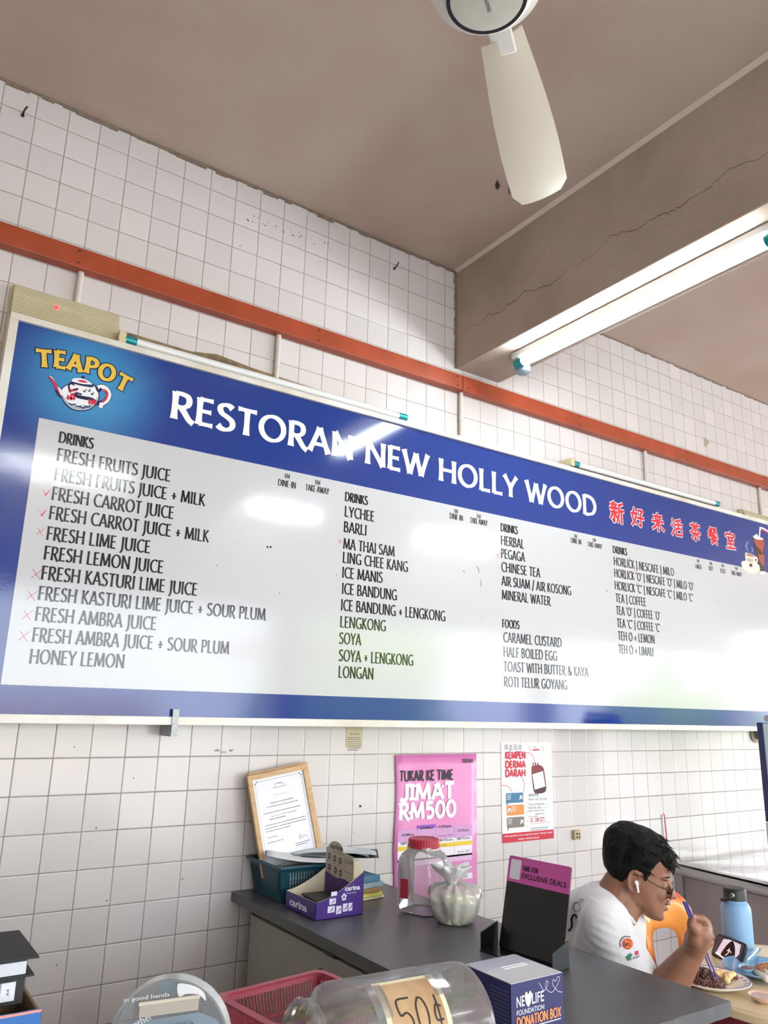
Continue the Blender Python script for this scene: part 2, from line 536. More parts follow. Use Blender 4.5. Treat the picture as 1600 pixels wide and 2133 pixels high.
# ================================================================ the room
T = 0.108
CEIL = 3.472
def tile_mat():
    m, nt, b = new_mat('white_wall_tiles')
    tc = node(nt, 'ShaderNodeTexCoord')
    sp = node(nt, 'ShaderNodeSeparateXYZ')
    nt.links.new(tc.outputs['Object'], sp.inputs[0])
    x, z = sp.outputs['X'], sp.outputs['Z']
    up = mathn(nt, 'GREATER_THAN', z, 1.9)           # the rows above the sign are laid a little lower than those below
    u = mathn(nt, 'DIVIDE', x, T)
    v = mathn(nt, 'DIVIDE', mathn(nt, 'SUBTRACT', z, 1.23), T * .9967)
    v = mathn(nt, 'ADD', v, mathn(nt, 'MULTIPLY', up, .09))
    def edge(w):
        f = mathn(nt, 'FRACT', w)
        g = mathn(nt, 'SUBTRACT', 1.0, f)
        return mathn(nt, 'MULTIPLY', mathn(nt, 'MINIMUM', f, g), T)
    d = mathn(nt, 'MINIMUM', edge(u), edge(v))
    nz = node(nt, 'ShaderNodeTexNoise'); nz.inputs['Scale'].default_value = 7
    nt.links.new(tc.outputs['Object'], nz.inputs['Vector'])
    thr = mathn(nt, 'MULTIPLY_ADD', nz.outputs['Fac'], .0008, .0005)
    gr = mathn(nt, 'LESS_THAN', d, thr)
    # each tile a slightly different white
    cb = node(nt, 'ShaderNodeCombineXYZ')
    nt.links.new(mathn(nt, 'FLOOR', u), cb.inputs[0]); nt.links.new(mathn(nt, 'FLOOR', v), cb.inputs[1])
    wn = node(nt, 'ShaderNodeTexWhiteNoise'); wn.noise_dimensions = '3D'
    nt.links.new(cb.outputs[0], wn.inputs[0])
    mx = node(nt, 'ShaderNodeMix', data_type='RGBA')
    nt.links.new(wn.outputs['Value'], mx.inputs['Factor'])
    mx.inputs['A'].default_value = lin('#d6cfce'); mx.inputs['B'].default_value = lin('#cec8c7')
    # grout darkens in dirty patches
    n2 = node(nt, 'ShaderNodeTexNoise'); n2.inputs['Scale'].default_value = 3.0; n2.inputs['Detail'].default_value = 8
    nt.links.new(tc.outputs['Object'], n2.inputs['Vector'])
    gm = node(nt, 'ShaderNodeMix', data_type='RGBA')
    nt.links.new(n2.outputs['Fac'], gm.inputs['Factor'])
    gm.inputs['A'].default_value = lin('#3c332f'); gm.inputs['B'].default_value = lin('#8d7f76')
    fin = node(nt, 'ShaderNodeMix', data_type='RGBA')
    nt.links.new(gr, fin.inputs['Factor'])
    nt.links.new(mx.outputs['Result'], fin.inputs['A']); nt.links.new(gm.outputs['Result'], fin.inputs['B'])
    nt.links.new(fin.outputs['Result'], b.inputs['Base Color'])
    rg = mathn(nt, 'MULTIPLY_ADD', gr, .6, .16)
    nt.links.new(rg, b.inputs['Roughness'])
    b.inputs['Specular IOR Level'].default_value = .45
    # pillowed edges, each tile tipped a touch, soft waviness of the glaze
    mr = node(nt, 'ShaderNodeMapRange', interpolation_type='SMOOTHSTEP')
    mr.inputs['From Max'].default_value = .0042
    nt.links.new(d, mr.inputs['Value'])
    n3 = node(nt, 'ShaderNodeTexNoise'); n3.inputs['Scale'].default_value = 14
    nt.links.new(tc.outputs['Object'], n3.inputs['Vector'])
    wv = mathn(nt, 'MULTIPLY_ADD', n3.outputs['Fac'], .35, mr.outputs['Result'])
    bp = node(nt, 'ShaderNodeBump'); bp.inputs['Strength'].default_value = .8; bp.inputs['Distance'].default_value = .0014
    nt.links.new(wv, bp.inputs['Height'])
    nt.links.new(bp.outputs['Normal'], b.inputs['Normal'])
    return m
def plaster(name, c1, c2, bump=.25, scale=1.4, crack=None):
    m, nt, b = new_mat(name)
    tc = node(nt, 'ShaderNodeTexCoord')
    n = node(nt, 'ShaderNodeTexNoise'); n.inputs['Scale'].default_value = scale; n.inputs['Detail'].default_value = 7; n.inputs['Roughness'].default_value = .55
    nt.links.new(tc.outputs['Object'], n.inputs['Vector'])
    mr = node(nt, 'ShaderNodeMapRange'); mr.inputs['From Min'].default_value = .35; mr.inputs['From Max'].default_value = .65
    nt.links.new(n.outputs['Fac'], mr.inputs['Value'])
    mx = node(nt, 'ShaderNodeMix', data_type='RGBA')
    nt.links.new(mr.outputs['Result'], mx.inputs['Factor'])
    mx.inputs['A'].default_value = lin(c1); mx.inputs['B'].default_value = lin(c2)
    col = mx.outputs['Result']
    n2 = node(nt, 'ShaderNodeTexNoise'); n2.inputs['Scale'].default_value = 55; n2.inputs['Detail'].default_value = 6
    nt.links.new(tc.outputs['Object'], n2.inputs['Vector'])
    h = mathn(nt, 'MULTIPLY', n2.outputs['Fac'], 1.0)
    if crack:
        sp = node(nt, 'ShaderNodeSeparateXYZ'); nt.links.new(tc.outputs['Object'], sp.inputs[0])
        lw = node(nt, 'ShaderNodeTexNoise'); lw.inputs['Scale'].default_value = 2.6; lw.inputs['Detail'].default_value = 9; lw.inputs['Roughness'].default_value = .62
        cy = node(nt, 'ShaderNodeCombineXYZ'); nt.links.new(sp.outputs['Y'], cy.inputs[0])
        nt.links.new(cy.outputs[0], lw.inputs['Vector'])
        line = mathn(nt, 'MULTIPLY_ADD', lw.outputs['Fac'], .26, crack - .13)
        dd = mathn(nt, 'ABSOLUTE', mathn(nt, 'SUBTRACT', sp.outputs['Z'], line))
        wd = mathn(nt, 'MULTIPLY', mathn(nt, 'SUBTRACT', n.outputs['Fac'], .36), .010)
        ck = mathn(nt, 'LESS_THAN', dd, wd)
        side = mathn(nt, 'LESS_THAN', sp.outputs['X'], 1.70)
        ck = mathn(nt, 'MULTIPLY', ck, side)
        m2 = node(nt, 'ShaderNodeMix', data_type='RGBA')
        nt.links.new(ck, m2.inputs['Factor']); nt.links.new(col, m2.inputs['A']); m2.inputs['B'].default_value = lin('#4d4037')
        col = m2.outputs['Result']
        h = mathn(nt, 'SUBTRACT', h, mathn(nt, 'MULTIPLY', ck, 1.5))
    nt.links.new(col, b.inputs['Base Color'])
    b.inputs['Roughness'].default_value = .9
    b.inputs['Specular IOR Level'].default_value = .2
    bp = node(nt, 'ShaderNodeBump'); bp.inputs['Strength'].default_value = bump; bp.inputs['Distance'].default_value = .004
    nt.links.new(h, bp.inputs['Height']); nt.links.new(bp.outputs['Normal'], b.inputs['Normal'])
    return m
TILE = tile_mat()
PLASTER_CEIL = plaster('ceiling_plaster', '#cab7a9', '#bba294', .12, 1.1)
PLASTER_BEAM = plaster('beam_plaster', '#baa89b', '#a69387', .6, 2.0, crack=3.13)
WALLW = plaster('painted_wall', '#d8cfc4', '#cfc5ba', .1)
FLOOR = mat('floor_tiles', '#93928f', .35, noise=.15, nscale=5)
def slab(name, lo, hi, m):
    return struct(MB().box(lo, hi).build(name, m))
slab('wall_back', (-3.2, 0, 0), (12.2, .2, CEIL + .1), TILE)
slab('ceiling', (-3.2, -5.4, CEIL), (12.2, 0, CEIL + .15), PLASTER_CEIL)
slab('floor', (-3.2, -5.4, -.15), (12.2, 0, 0), FLOOR)
slab('wall_left', (-3.2, -5.2, 0), (-3.0, 0, CEIL), WALLW)
# the open shopfront: a lintel on pillars, closed on the left
slab('wall_front', (-3.2, -5.4, 2.40), (12.2, -5.2, CEIL), WALLW)
slab('wall_front_left', (-3.2, -5.4, 0), (-1.8, -5.2, 2.40), WALLW)
for px_ in (-.2, 3.45, 7.3, 11.9): slab('pillar', (px_ - .15, -5.4, 0), (px_ + .15, -5.1, 2.40), WALLW)
slab('wall_right', (12.0, -5.2, 2.8), (12.2, 0, CEIL), WALLW)
slab('wall_right_back', (12.0, -.3, 0), (12.2, 0, 2.8), WALLW)
# concrete beam out from the wall, above the tube light
bm_ = MB(); bm_.box((1.687, -5.2, 2.958), (1.957, -.001, CEIL + .01))
struct(bm_.build('beam', PLASTER_BEAM, bevel=.004, seg=2))
bm2 = MB(); bm2.box((-3.0, -5.2, 3.10), (-2.75, -.001, CEIL + .01)); struct(bm2.build('beam', WALLW))
# the ragged mortar filling where beam and ceiling meet the tiles
tr = MB()
rr = random.Random(3)
for (xa, xb) in ((-.6, 1.68),):
    x = xa
    while x < xb:
        w = rr.uniform(.02, .05)
        tr.box((x, -.004, CEIL - rr.uniform(.008, .02)), (x + w, .0, CEIL + .002)); x += w
x = 1.957
while x < 5.6:
    w = rr.uniform(.02, .05)
    tr.box((x, -.004, CEIL - rr.uniform(.004, .014)), (x + w, .0, CEIL + .002)); x += w
z = 2.958
while z < CEIL:
    w = rr.uniform(.015, .04)
    tr.box((1.687 - rr.uniform(.006, .016), -.004, z), (1.688, 0, z + w)); z += w
struct(tr.build('trim_mortar', M('#8d7c6e', .95, noise=.3, nscale=40)))
fl_b = MB(); fl_b.add([(1.687, -5.2, CEIL - .012), (1.687, -.005, CEIL - .012), (1.668, -.005, CEIL + .001), (1.668, -5.2, CEIL + .001)], [(0, 1, 2, 3)])
struct(fl_b.build('trim_bead', M('#d8c8bb', .9, bump=.4, bscale=40)))
# outside: what the glossy sign mirrors
slab('outside_street', (-40, -60, -.2), (60, -5.4, -.12), M('#bdbcba', .9))
og = MB()
rt = random.Random(5)
for i in range(16):
    cx = rt.uniform(9.2, 11.6) if i < 10 else rt.uniform(22, 26)
    og.ball((cx, rt.uniform(-16, -13), rt.uniform(.6, 3.0)), rt.uniform(.8, 1.6), n=12, k=8)
struct(og.build('outside_greenery', mat('leaf_mass', '#8fae4d', .8, noise=.5, nscale=3), smooth=True))
slab('outside_building', (-14, -26, -.1), (7.0, -20, 1.6), M('#cdb9a4', .9))
slab('outside_awning', (4.4, -9.4, 2.2), (6.0, -8.2, 2.3), M('#b85a4a', .8))

# ================================================================ ceiling fan
FW = M('#e9e4da', .28, coat=.3); FBLK = M('#1d1420', .4)
fc = Vector((.52, -1.52, 2.99))
fan = thing('ceiling_fan', (fc.x, fc.y, CEIL), 'white ceiling fan with black ringed round hub hanging from the plaster ceiling', 'ceiling fan')
fm = Matrix.Translation(fc)
MB().lathe([(.03, .482), (.055, .47), (.06, .41), (.02, .40), (.013, .39), (.013, .20), (.05, .19)], fm, 32).build('down_rod', FW, fan, smooth=True)
hb = MB().lathe([(.05, .19), (.125, .17), (.142, .12), (.142, .06), (.128, .03), (.104, .008), (.094, .0)], fm, 64)
hb.build('motor_housing', FW, fan, smooth=True)
MB().lathe([(.0935, .004), (.0935, -.003), (.0855, -.003), (.0855, .004)], fm, 64, cap=False).build('trim_ring', FBLK, fan, smooth=True)
cp = MB().lathe([(.0855, .001), (.084, -.003), (.06, -.0065), (.03, -.008), (.001, -.0085)], fm, 64).build('hub_cap', mat('fan_cap', '#d9d3c6', .35, noise=.12, nscale=18), fan, smooth=True)
lg = MB()
lf = frame(fc + Vector((0, 0, -.0092)), (.82, .57, 0), (.57, -.82, 0))
print_text(lg, 'Panasonic', lf, -.045, .028, -.004, .008)
lg.build('lettering', M('#3a3436', .5), cp, recalc=False)
for k, az in enumerate((35.6, 155.6, 275.6)):
    a = math.radians(az)
    dx, dy = Vector((math.cos(a), math.sin(a), 0)), Vector((-math.sin(a), math.cos(a), 0))
    bl = MB()
    st = []
    for i in range(15):
        t = i / 14
        r = .17 + t * .66
        w = .052 + .036 * math.sin(min(1, t * 1.25) * math.pi / 2)
        if t > .93: w *= 1 - .28 * ((t - .93) / .07) ** 2
        st.append((r, w))
    vs = []
    for zo in (0, .006):
        for r, w in st:
            for q in (-1, -.5, 0, .5, 1):
                vs.append(fc + dx * r + dy * (w * q) + Vector((0, 0, .052 + zo - .016 * q + .008 * q * q)))
    n = len(st); fs = []
    for s_ in (0, 1):
        o_ = s_ * n * 5
        for i in range(n - 1):
            for j in range(4): fs.append((o_ + i * 5 + j, o_ + i * 5 + j + 1, o_ + (i + 1) * 5 + j + 1, o_ + (i + 1) * 5 + j))
    for i in range(n - 1):
        for j in (0, 4): fs.append((i * 5 + j, (i + 1) * 5 + j, n * 5 + (i + 1) * 5 + j, n * 5 + i * 5 + j))
    for j in range(4):
        for i in (0, n - 1): fs.append((i * 5 + j, i * 5 + j + 1, n * 5 + i * 5 + j + 1, n * 5 + i * 5 + j))
    bl.add(vs, fs)
    b_ = bl.build('blade', M('#c6b9a7', .45), fan, smooth=True)
    ar = MB(); ar.box((.11, -.03, .05), (.22, .03, .062), Matrix.Translation(fc) @ Matrix.Rotation(a, 4, 'Z'))
    ar.build('blade_bracket', FW, b_, bevel=.004)
# stains and old fixing holes on the ceiling
for i, (u, v, w, lab) in enumerate(((1036, 384, .012, 'dark drip stain on the ceiling beside the fan blade tip, larger of two'), (1062, 395, .010, 'pale grey drip stain on the ceiling beside the fan blade tip, smaller of two'))):
    p = on_z(u, v, CEIL)
    mb = MB()
    d = (on_z(u, v + 14, CEIL) - p).normalized()
    f = frame(p + Vector((0, 0, -.0015)), d, d.cross(Vector((0, 0, 1))))
    mb.prism(smooth_poly([(-.03, 0), (-.012, .4 * w), (.004, w * .9), (.022, w * .5), (.03, 0), (.02, -w * .5), (0, -w * .7), (-.016, -w * .3)]), f, -.001, .001)
    tag(mb.build('drip_stain', M('#4a4240' if i == 0 else '#8d837b', .9)), lab, 'stain')

# ================================================================ trunking, conduits
ORANGE = mat('orange_paint', '#a94a2c', .42, noise=.25, nscale=9, bump=.12, bscale=25)
tk = thing('cable_trunking', (1.5, 0, 2.83), 'long orange-red painted cable trunking running across the white tiles', 'cable trunking')
for a, b in ((-3.0, 1.690), (1.692, 4.28), (4.283, 7.5)):
    MB().box((a, -.045, 2.836), (b, -.0005, 2.911)).build('channel', ORANGE, tk, bevel=.003)
for x in (-.02, .925, 1.66, 1.72, 2.48, 3.39, 4.2, 4.36):
    for z in (2.852, 2.897):
        MB().lathe([(.0035, 0), (.0035, .0015), (.001, .002)], Matrix.Translation((x, -.045, z)) @ Matrix.Rotation(math.radians(90), 4, 'X'), 10).build('screw', M('#2e1a14', .6), tk)
PVC = mat('pvc', '#d6cfc6', .45, noise=.08, nscale=15)
for u, v, lab in ((168, 575, 'white conduit pipe dropping from orange trunking to the emergency light above the teapot logo'),
                  (580, 710, 'white conduit pipe between orange trunking and sign, behind the middle of the long tube'),
                  (960, 830, 'white conduit pipe between trunking and sign just below the concrete beam'),
                  (1344, 950, 'white conduit pipe dropping to the shorter tube above the Chinese letters'),
                  (1582, 1020, 'white conduit pipe dropping from the trunking to the emergency light at the right edge')):
    x = on_y(u, v, -.012).x
    mb = MB(); mb.tube([(x, -.012, 2.84), (x, -.012, 2.50)], .0105, 14)
    for z in (2.70,): mb.tube([(x, -.012, z), (x, -.012, z + .012)], .0125, 14)
    o = mb.build('conduit_pipe', PVC, smooth=True)
    tag(o, lab, 'pipe', 'white conduit pipes under the orange trunking')
# hooks and marks on the tiles
for u, v, lab in ((47, 241, 'small black hook stuck on the tiles at the far left, under the ceiling'), (821, 560, 'small black hook on the tiles left of the concrete beam')):
    p = on_y(u, v, 0)
    mb = MB(); mb.lathe([(.006, 0), (.006, .003), (.003, .004)], Matrix.Translation(p) @ Matrix.Rotation(math.radians(90), 4, 'X'), 10)
    mb.tube([p, p + Vector((0, -.018, .002)), p + Vector((.004, -.026, .014)), p + Vector((.008, -.024, .024))], .003, 8)
    tag(mb.build('wall_hook', M('#151313', .5), smooth=True), lab, 'hook')

# old glue specks and a peeled patch on the tiles
wk = MB(); rr = random.Random(17)
WW = wall_frame(-.0003)
for i in range(34):
    t = i / 33; p = on_y(515 + 175 * t + rr.uniform(-8, 8), 452 + 62 * t + rr.uniform(-8, 8), 0); s_ = rr.uniform(.0012, .004)
    wk.flat([(p.x + s_ * math.cos(a) * rr.uniform(.5, 1.2), p.z + s_ * math.sin(a) * rr.uniform(.6, 1.4)) for a in (0, 1.2, 2.5, 3.8, 5.1)], WW, 0)
for u, v in ((200, 1622 + 103), (184, 1755), (278, 1621), (500, 512), (737, 1735), (155, 1556), (380, 1831), (1271, 1624), (1300, 1625), (1368, 1622), (1283, 1657), (222, 1876), (118, 2010)):
    p = on_y(u, v, 0); s_ = rr.uniform(.0012, .0025); wk.flat([(p.x - s_, p.z - s_ * .5), (p.x + s_ * .8, p.z - s_), (p.x + s_, p.z + s_ * 1.2), (p.x - s_ * .4, p.z + s_)], WW, 0)
struct(wk.build('trim_specks', M('#3a322e', .8), recalc=False))
pl_ = MB(); p = [on_y(*q, 0) for q in ((1466, 910), (1474, 915), (1478, 921), (1473, 928), (1470, 933), (1466, 926))]
pl_.flat([(q.x, q.z) for q in p], WW, 0)
for u, v in ((452, 1562), (466, 1565), (480, 1563)):
    q = on_y(u, v, 0)
    for k in range(5): pl_.flat([(q.x + rr.uniform(-.012, .012), q.z + rr.uniform(-.006, .006)) for _ in range(3)], WW, .0001 * k)
struct(pl_.build('trim_patch', M('#a3937f', .8), recalc=False))

# ================================================================ lamps
CAPT = mat('teal_cap', '#1f8f95', .3, metal=.3); YEL = mat('aged_plastic', '#cfc39b', .45, noise=.2, nscale=12)
LITB = mat('lit_tube_beam', '#ffffff', .3, emit='#f0fbff', estr=BEAM_TUBE_STRENGTH)
LITC = mat('lit_tube_room', '#ffffff', .3, emit='#f4fbff', estr=TUBE_STRENGTH)
OFFT = mat('unlit_tube', '#dfe1e2', .2, coat=.3); STEELW = mat('white_enamel', '#d9dbdb', .4)
def lamp_beam():
    L = thing('fluorescent_lamp', (1.82, -.9, 2.958), 'lit fluorescent tube lamp mounted under the concrete beam', 'tube light', 'fluorescent tube lamps')
    MB().box((1.778, -1.50, 2.928), (1.885, -.275, 2.957)).build('batten', STEELW, L, bevel=.004)
    tb = MB().tube([(1.800, -.325, 2.905), (1.800, -1.45, 2.905)], .019, 20); tb.build('tube', LITB, L, smooth=True)
    for ya, yb in ((-.285, -.33), (-1.445, -1.49)):
        c = MB().tube([(1.800, ya, 2.905), (1.800, yb, 2.905)], .0205, 20).build('end_cap', CAPT, L, smooth=True)
        MB().box((1.785, min(ya, yb) + .012, 2.90), (1.815, max(ya, yb) - .02, 2.93)).build('holder', STEELW, L, bevel=.003)
    MB().lathe([(.001, -.026), (.02, -.024), (.033, -.014), (.036, 0), (.036, .01)], Matrix.Translation((1.838, -.285, 2.892)), 24).build('starter_cover', M('#8a9aa5', .3, metal=.2), L, smooth=True)
lamp_beam()
def lamp_ceiling(x, which):
    L = thing('fluorescent_lamp', (x, -4.7, CEIL), 'lit ceiling tube lamp mirrored in the sign, %s of three from the left' % which, 'tube light', 'fluorescent tube lamps')
    MB().box((x - .6, -4.73, CEIL - .05), (x + .6, -4.67, CEIL - .001)).build('batten', STEELW, L)
    MB().tube([(x - .57, -4.7, CEIL - .07), (x + .57, -4.7, CEIL - .07)], .016, 16).build('tube', LITC, L, smooth=True)
    for s in (-1, 1): MB().tube([(x + s * .57, -4.7, CEIL - .07), (x + s * .60, -4.7, CEIL - .07)], .017, 12).build('end_cap', CAPT, L, smooth=True)
for x, w_ in ((.87, 'first'), (2.92, 'second'), (5.44, 'third')): lamp_ceiling(x, w_)
def lamp_sign(u0, v0, u1, v1, label, board, backing):
    y = -.075
    a, b = on_y(u0, v0, y), on_y(u1, v1, y)
    z = (a.z + b.z) / 2
    L = thing('fluorescent_lamp', ((a.x + b.x) / 2, 0, z), label, 'tube light', 'fluorescent tube lamps')
    MB().box((a.x - .01, -.055, z - .032), (b.x + .005, -.001, z + .012)).build('batten', board, L, bevel=.004)
    MB().tube([(a.x + .03, y, z), (b.x - .03, y, z)], .0145, 20).build('tube', OFFT, L, smooth=True)
    for xa, xb in ((a.x, a.x + .042), (b.x - .042, b.x)):
        MB().tube([(xa, y, z), (xb, y, z)], .0158, 20).build('end_cap', CAPT, L, smooth=True)
    MB().box((a.x - .022, y - .016, z - .02), (a.x + .004, -.001, z + .022)).build('holder', YEL, L, bevel=.004)
    if backing:
        mb = MB(); f = wall_frame(-.001)
        mb.prism([(a.x - .02, z - .06), (b.x - .1, z - .06), (b.x - .1, z + .022), (a.x + .82, z + .046), (a.x + .50, z + .060), (a.x + .36, z + .074), (a.x + .26, z + .056), (a.x - .02, z + .060)], f, 0, .012)
        mb.build('backing_board', mat('old_board', '#a08a68', .8, noise=.5, nscale=9, color2='#54453a'), L)
lamp_sign(258, 710, 846, 868, 'long unlit fluorescent tube with teal caps behind the top edge of the sign above RESTORAN', M('#b8ac90', .6), True)
lamp_sign(1192, 966, 1496, 1049, 'unlit fluorescent tube behind the top edge of the sign above the Chinese letters', M('#6a5d4f', .6), False)
def emergency(x0, x1, z0, z1, d, label, led):
    E_ = thing('emergency_light', ((x0 + x1) / 2, 0, z0), label, 'emergency light')
    f = wall_frame(-.001)
    MB().prism(rrect(x0, z0, x1, z1, .012), f, 0, d * .45).build('housing', YEL, E_, bevel=.003)
    m, nt, b = new_mat('ribbed_diffuser')
    b.inputs['Base Color'].default_value = lin('#cdc2a0'); b.inputs['Roughness'].default_value = .14; b.inputs['Coat Weight'].default_value = .5
    tc = node(nt, 'ShaderNodeTexCoord'); sp = node(nt, 'ShaderNodeSeparateXYZ'); nt.links.new(tc.outputs['Object'], sp.inputs[0])
    w = mathn(nt, 'SINE', mathn(nt, 'MULTIPLY', sp.outputs['Z'], 1400.0))
    bp = node(nt, 'ShaderNodeBump'); bp.inputs['Strength'].default_value = .5; bp.inputs['Distance'].default_value = .002
    nt.links.new(w, bp.inputs['Height']); nt.links.new(bp.outputs['Normal'], b.inputs['Normal'])
    cm = node(nt, 'ShaderNodeMapRange'); cm.inputs['From Min'].default_value = -1; nt.links.new(w, cm.inputs['Value'])
    mx = node(nt, 'ShaderNodeMix', data_type='RGBA'); nt.links.new(cm.outputs['Result'], mx.inputs['Factor'])
    mx.inputs['A'].default_value = lin('#b0a582'); mx.inputs['B'].default_value = lin('#ded5b6'); nt.links.new(mx.outputs['Result'], b.inputs['Base Color'])
    # rounded-front diffuser
    mb = MB(); n = 10
    prof = [(z0 + (z1 - z0) * i / n, d * .45 + d * .55 * (1 - abs(2 * i / n - 1) ** 3.5)) for i in range(n + 1)]
    a = [(x0 + .006, q) for q in prof]; bb = [(x1 - .006, q) for q in prof]
    vs = [(x0 + .006, -h, z) for z, h in prof] + [(x1 - .006, -h, z) for z, h in prof]
    fs = [(i, i + 1, n + 2 + i, n + 1 + i) for i in range(n)] + [tuple(range(n + 1)), tuple(range(2 * n + 1, n, -1))]
    mb.add(vs, fs)
    for i in range(1, 26):      # moulded ribs
        t = i / 26; zz_ = z0 + (z1 - z0) * t; hh_ = d * .45 + d * .55 * (1 - abs(2 * t - 1) ** 3.5)
        mb.tube([(x0 + .010, -hh_, zz_), (x1 - .010, -hh_, zz_)], .0013, 6)
    mb.build('diffuser', m, E_, smooth=True)
    MB().tube([(x0 + .012, -d * .95, z0 + .055), (x1 - .012, -d * .95, z0 + .055)], .012, 12).build('inner_tube', M('#f5f1e2', .15), E_, smooth=True)
    if led:
        p = on_y(118, 640, -d - .002)
        MB().lathe([(.006, 0), (.006, .003), (.002, .005)], Matrix.Translation((p.x, -d * .985, p.z)) @ Matrix.Rotation(math.radians(90), 4, 'X'), 12).build('indicator_lamp', mat('red_led', '#ff3040', .3, emit='#ff2030', estr=1.5), E_)
a, b = on_y(26, 605, -.06), on_y(256, 663, -.06)
emergency(a.x, b.x, 2.48, (a.z + b.z) / 2 + .036, .052, 'yellowed emergency light with ribbed cover behind the top left corner of the sign', True)
a = on_y(1551, 1062, -.05)
emergency(a.x, a.x + .36, 2.48, a.z + .012, .052, 'yellowed emergency light behind the top of the sign at the right edge', False)

# ================================================================ the menu sign
SY = -.10
BX0, BX1, BZ0, BZ1 = -.206, 4.36, 1.333, 2.577
sign = thing('menu_sign', (2.0, SY / 2, BZ0), 'large blue and white menu sign with a white frame on the tiled wall', 'sign')
WHITE_FR = mat('white_frame', '#e8e6e1', .35, noise=.10, nscale=6, color2='#cfc8bb')
fr = MB()
FT = .022
for lo, hi in (((BX0, SY - .012, BZ1 - FT), (BX1, -.055, BZ1)), ((BX0, SY - .012, BZ0), (BX1, -.055, BZ0 + .026)), ((BX0, SY - .012, BZ0 + .026), (BX0 + FT + .004, -.055, BZ1 - FT)), ((BX1 - FT, SY - .012, BZ0 + .026), (BX1, -.055, BZ1 - FT))):
    fr.box(lo, hi)
fr.build('frame', WHITE_FR, sign, bevel=.002)
def gloss(name, col, rough=.085, glow=False):
    m, nt, b = new_mat(name)
    b.inputs['Base Color'].default_value = lin(col)
    b.inputs['Roughness'].default_value = rough
    b.inputs['Specular IOR Level'].default_value = .55
    tc = node(nt, 'ShaderNodeTexCoord')
    n1 = node(nt, 'ShaderNodeTexNoise'); n1.inputs['Scale'].default_value = 260; n1.inputs['Detail'].default_value = 2
    n2 = node(nt, 'ShaderNodeTexNoise'); n2.inputs['Scale'].default_value = 7; n2.inputs['Detail'].default_value = 2
    for n in (n1, n2): nt.links.new(tc.outputs['Object'], n.inputs['Vector'])
    h = mathn(nt, 'MULTIPLY_ADD', n2.outputs['Fac'], 1.6, mathn(nt, 'MULTIPLY', n1.outputs['Fac'], .34))
    bp = node(nt, 'ShaderNodeBump'); bp.inputs['Strength'].default_value = .35; bp.inputs['Distance'].default_value = .0006
    nt.links.new(h, bp.inputs['Height']); nt.links.new(bp.outputs['Normal'], b.inputs['Normal'])
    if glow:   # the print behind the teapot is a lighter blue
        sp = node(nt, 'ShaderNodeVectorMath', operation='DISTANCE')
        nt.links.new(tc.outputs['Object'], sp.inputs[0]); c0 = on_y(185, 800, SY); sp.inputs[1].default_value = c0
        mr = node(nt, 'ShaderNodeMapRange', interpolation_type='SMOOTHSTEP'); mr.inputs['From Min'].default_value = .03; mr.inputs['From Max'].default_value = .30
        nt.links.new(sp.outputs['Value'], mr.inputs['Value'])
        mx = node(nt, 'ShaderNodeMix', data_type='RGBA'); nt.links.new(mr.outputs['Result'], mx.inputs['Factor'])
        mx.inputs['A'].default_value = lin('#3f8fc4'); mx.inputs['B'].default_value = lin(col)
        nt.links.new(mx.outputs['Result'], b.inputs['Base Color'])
    return m
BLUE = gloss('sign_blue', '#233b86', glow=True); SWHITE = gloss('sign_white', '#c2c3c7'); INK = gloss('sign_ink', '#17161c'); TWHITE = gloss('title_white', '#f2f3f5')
SF = wall_frame(SY)
face = MB().box((BX0 + .01, SY, BZ0 + .01), (BX1 - .01, -.06, BZ1 - .01)).build('panel', BLUE, sign)
def S(u, v): p = on_y(u, v, SY); return p.x, p.z
wx0 = S(81.5, 870)[0]; wz1 = (S(81.5, 870)[1] + S(1545, 1181)[1]) / 2; wz0 = (S(10, 1428)[1] + S(1595, 1481)[1]) / 2
MB().flat([(wx0, wz0), (BX1 - FT, wz0), (BX1 - FT, wz1), (wx0, wz1)], SF, .0006).build('menu_ground', SWHITE, sign)
def line(mb, s, ul, vl, ur, vr, h, wide=.155, thin=.07, d=.0011):
    a, b = S(ul, vl), S(ur, vr)
    pen_text(mb, s, SF, a[0] - .0, b[0], (a[1] + b[1]) / 2, h, wide, thin, d)
tt = MB()
a, b = S(357, 872), S(1241, 1075.5)
hT = ((S(363, 815)[1] - S(357, 872)[1]))
pen_text(tt, 'RESTORAN NEW HOLLY WOOD', SF, a[0] - .01, b[0] + .012, (a[1] + b[1]) / 2, hT * .985, .225, .125, .0011, .3)
tt.build('title_lettering', TWHITE, sign, recalc=False)
H1 = S(121, 941)[1] - S(117, 960)[1]
C1 = [('FRESH FRUITS JUICE', 116.5, 960, 355, 1003.5), ('FRESH FRUITS JUICE + MILK', 111, 1001.5, 426.5, 1053.5), ('FRESH CARROT JUICE', 105.5, 1041.5, 362, 1081), ('FRESH CARROT JUICE + MILK', 100, 1082.5, 434.5, 1129),
      ('FRESH LIME JUICE', 94.5, 1126, 313, 1151.5), ('FRESH LEMON JUICE', 89, 1166.5, 340, 1193.5), ('FRESH KASTURI LIME JUICE', 83.5, 1208.5, 411, 1240), ('FRESH KASTURI LIME JUICE + SOUR PLUM', 77, 1251.5, 553, 1291.5),
      ('FRESH AMBRA JUICE', 71, 1293.5, 325.5, 1312.5), ('FRESH AMBRA JUICE + SOUR PLUM', 65, 1337.5, 477, 1362.5), ('HONEY LEMON', 59, 1382.5, 258.5, 1391.5)]
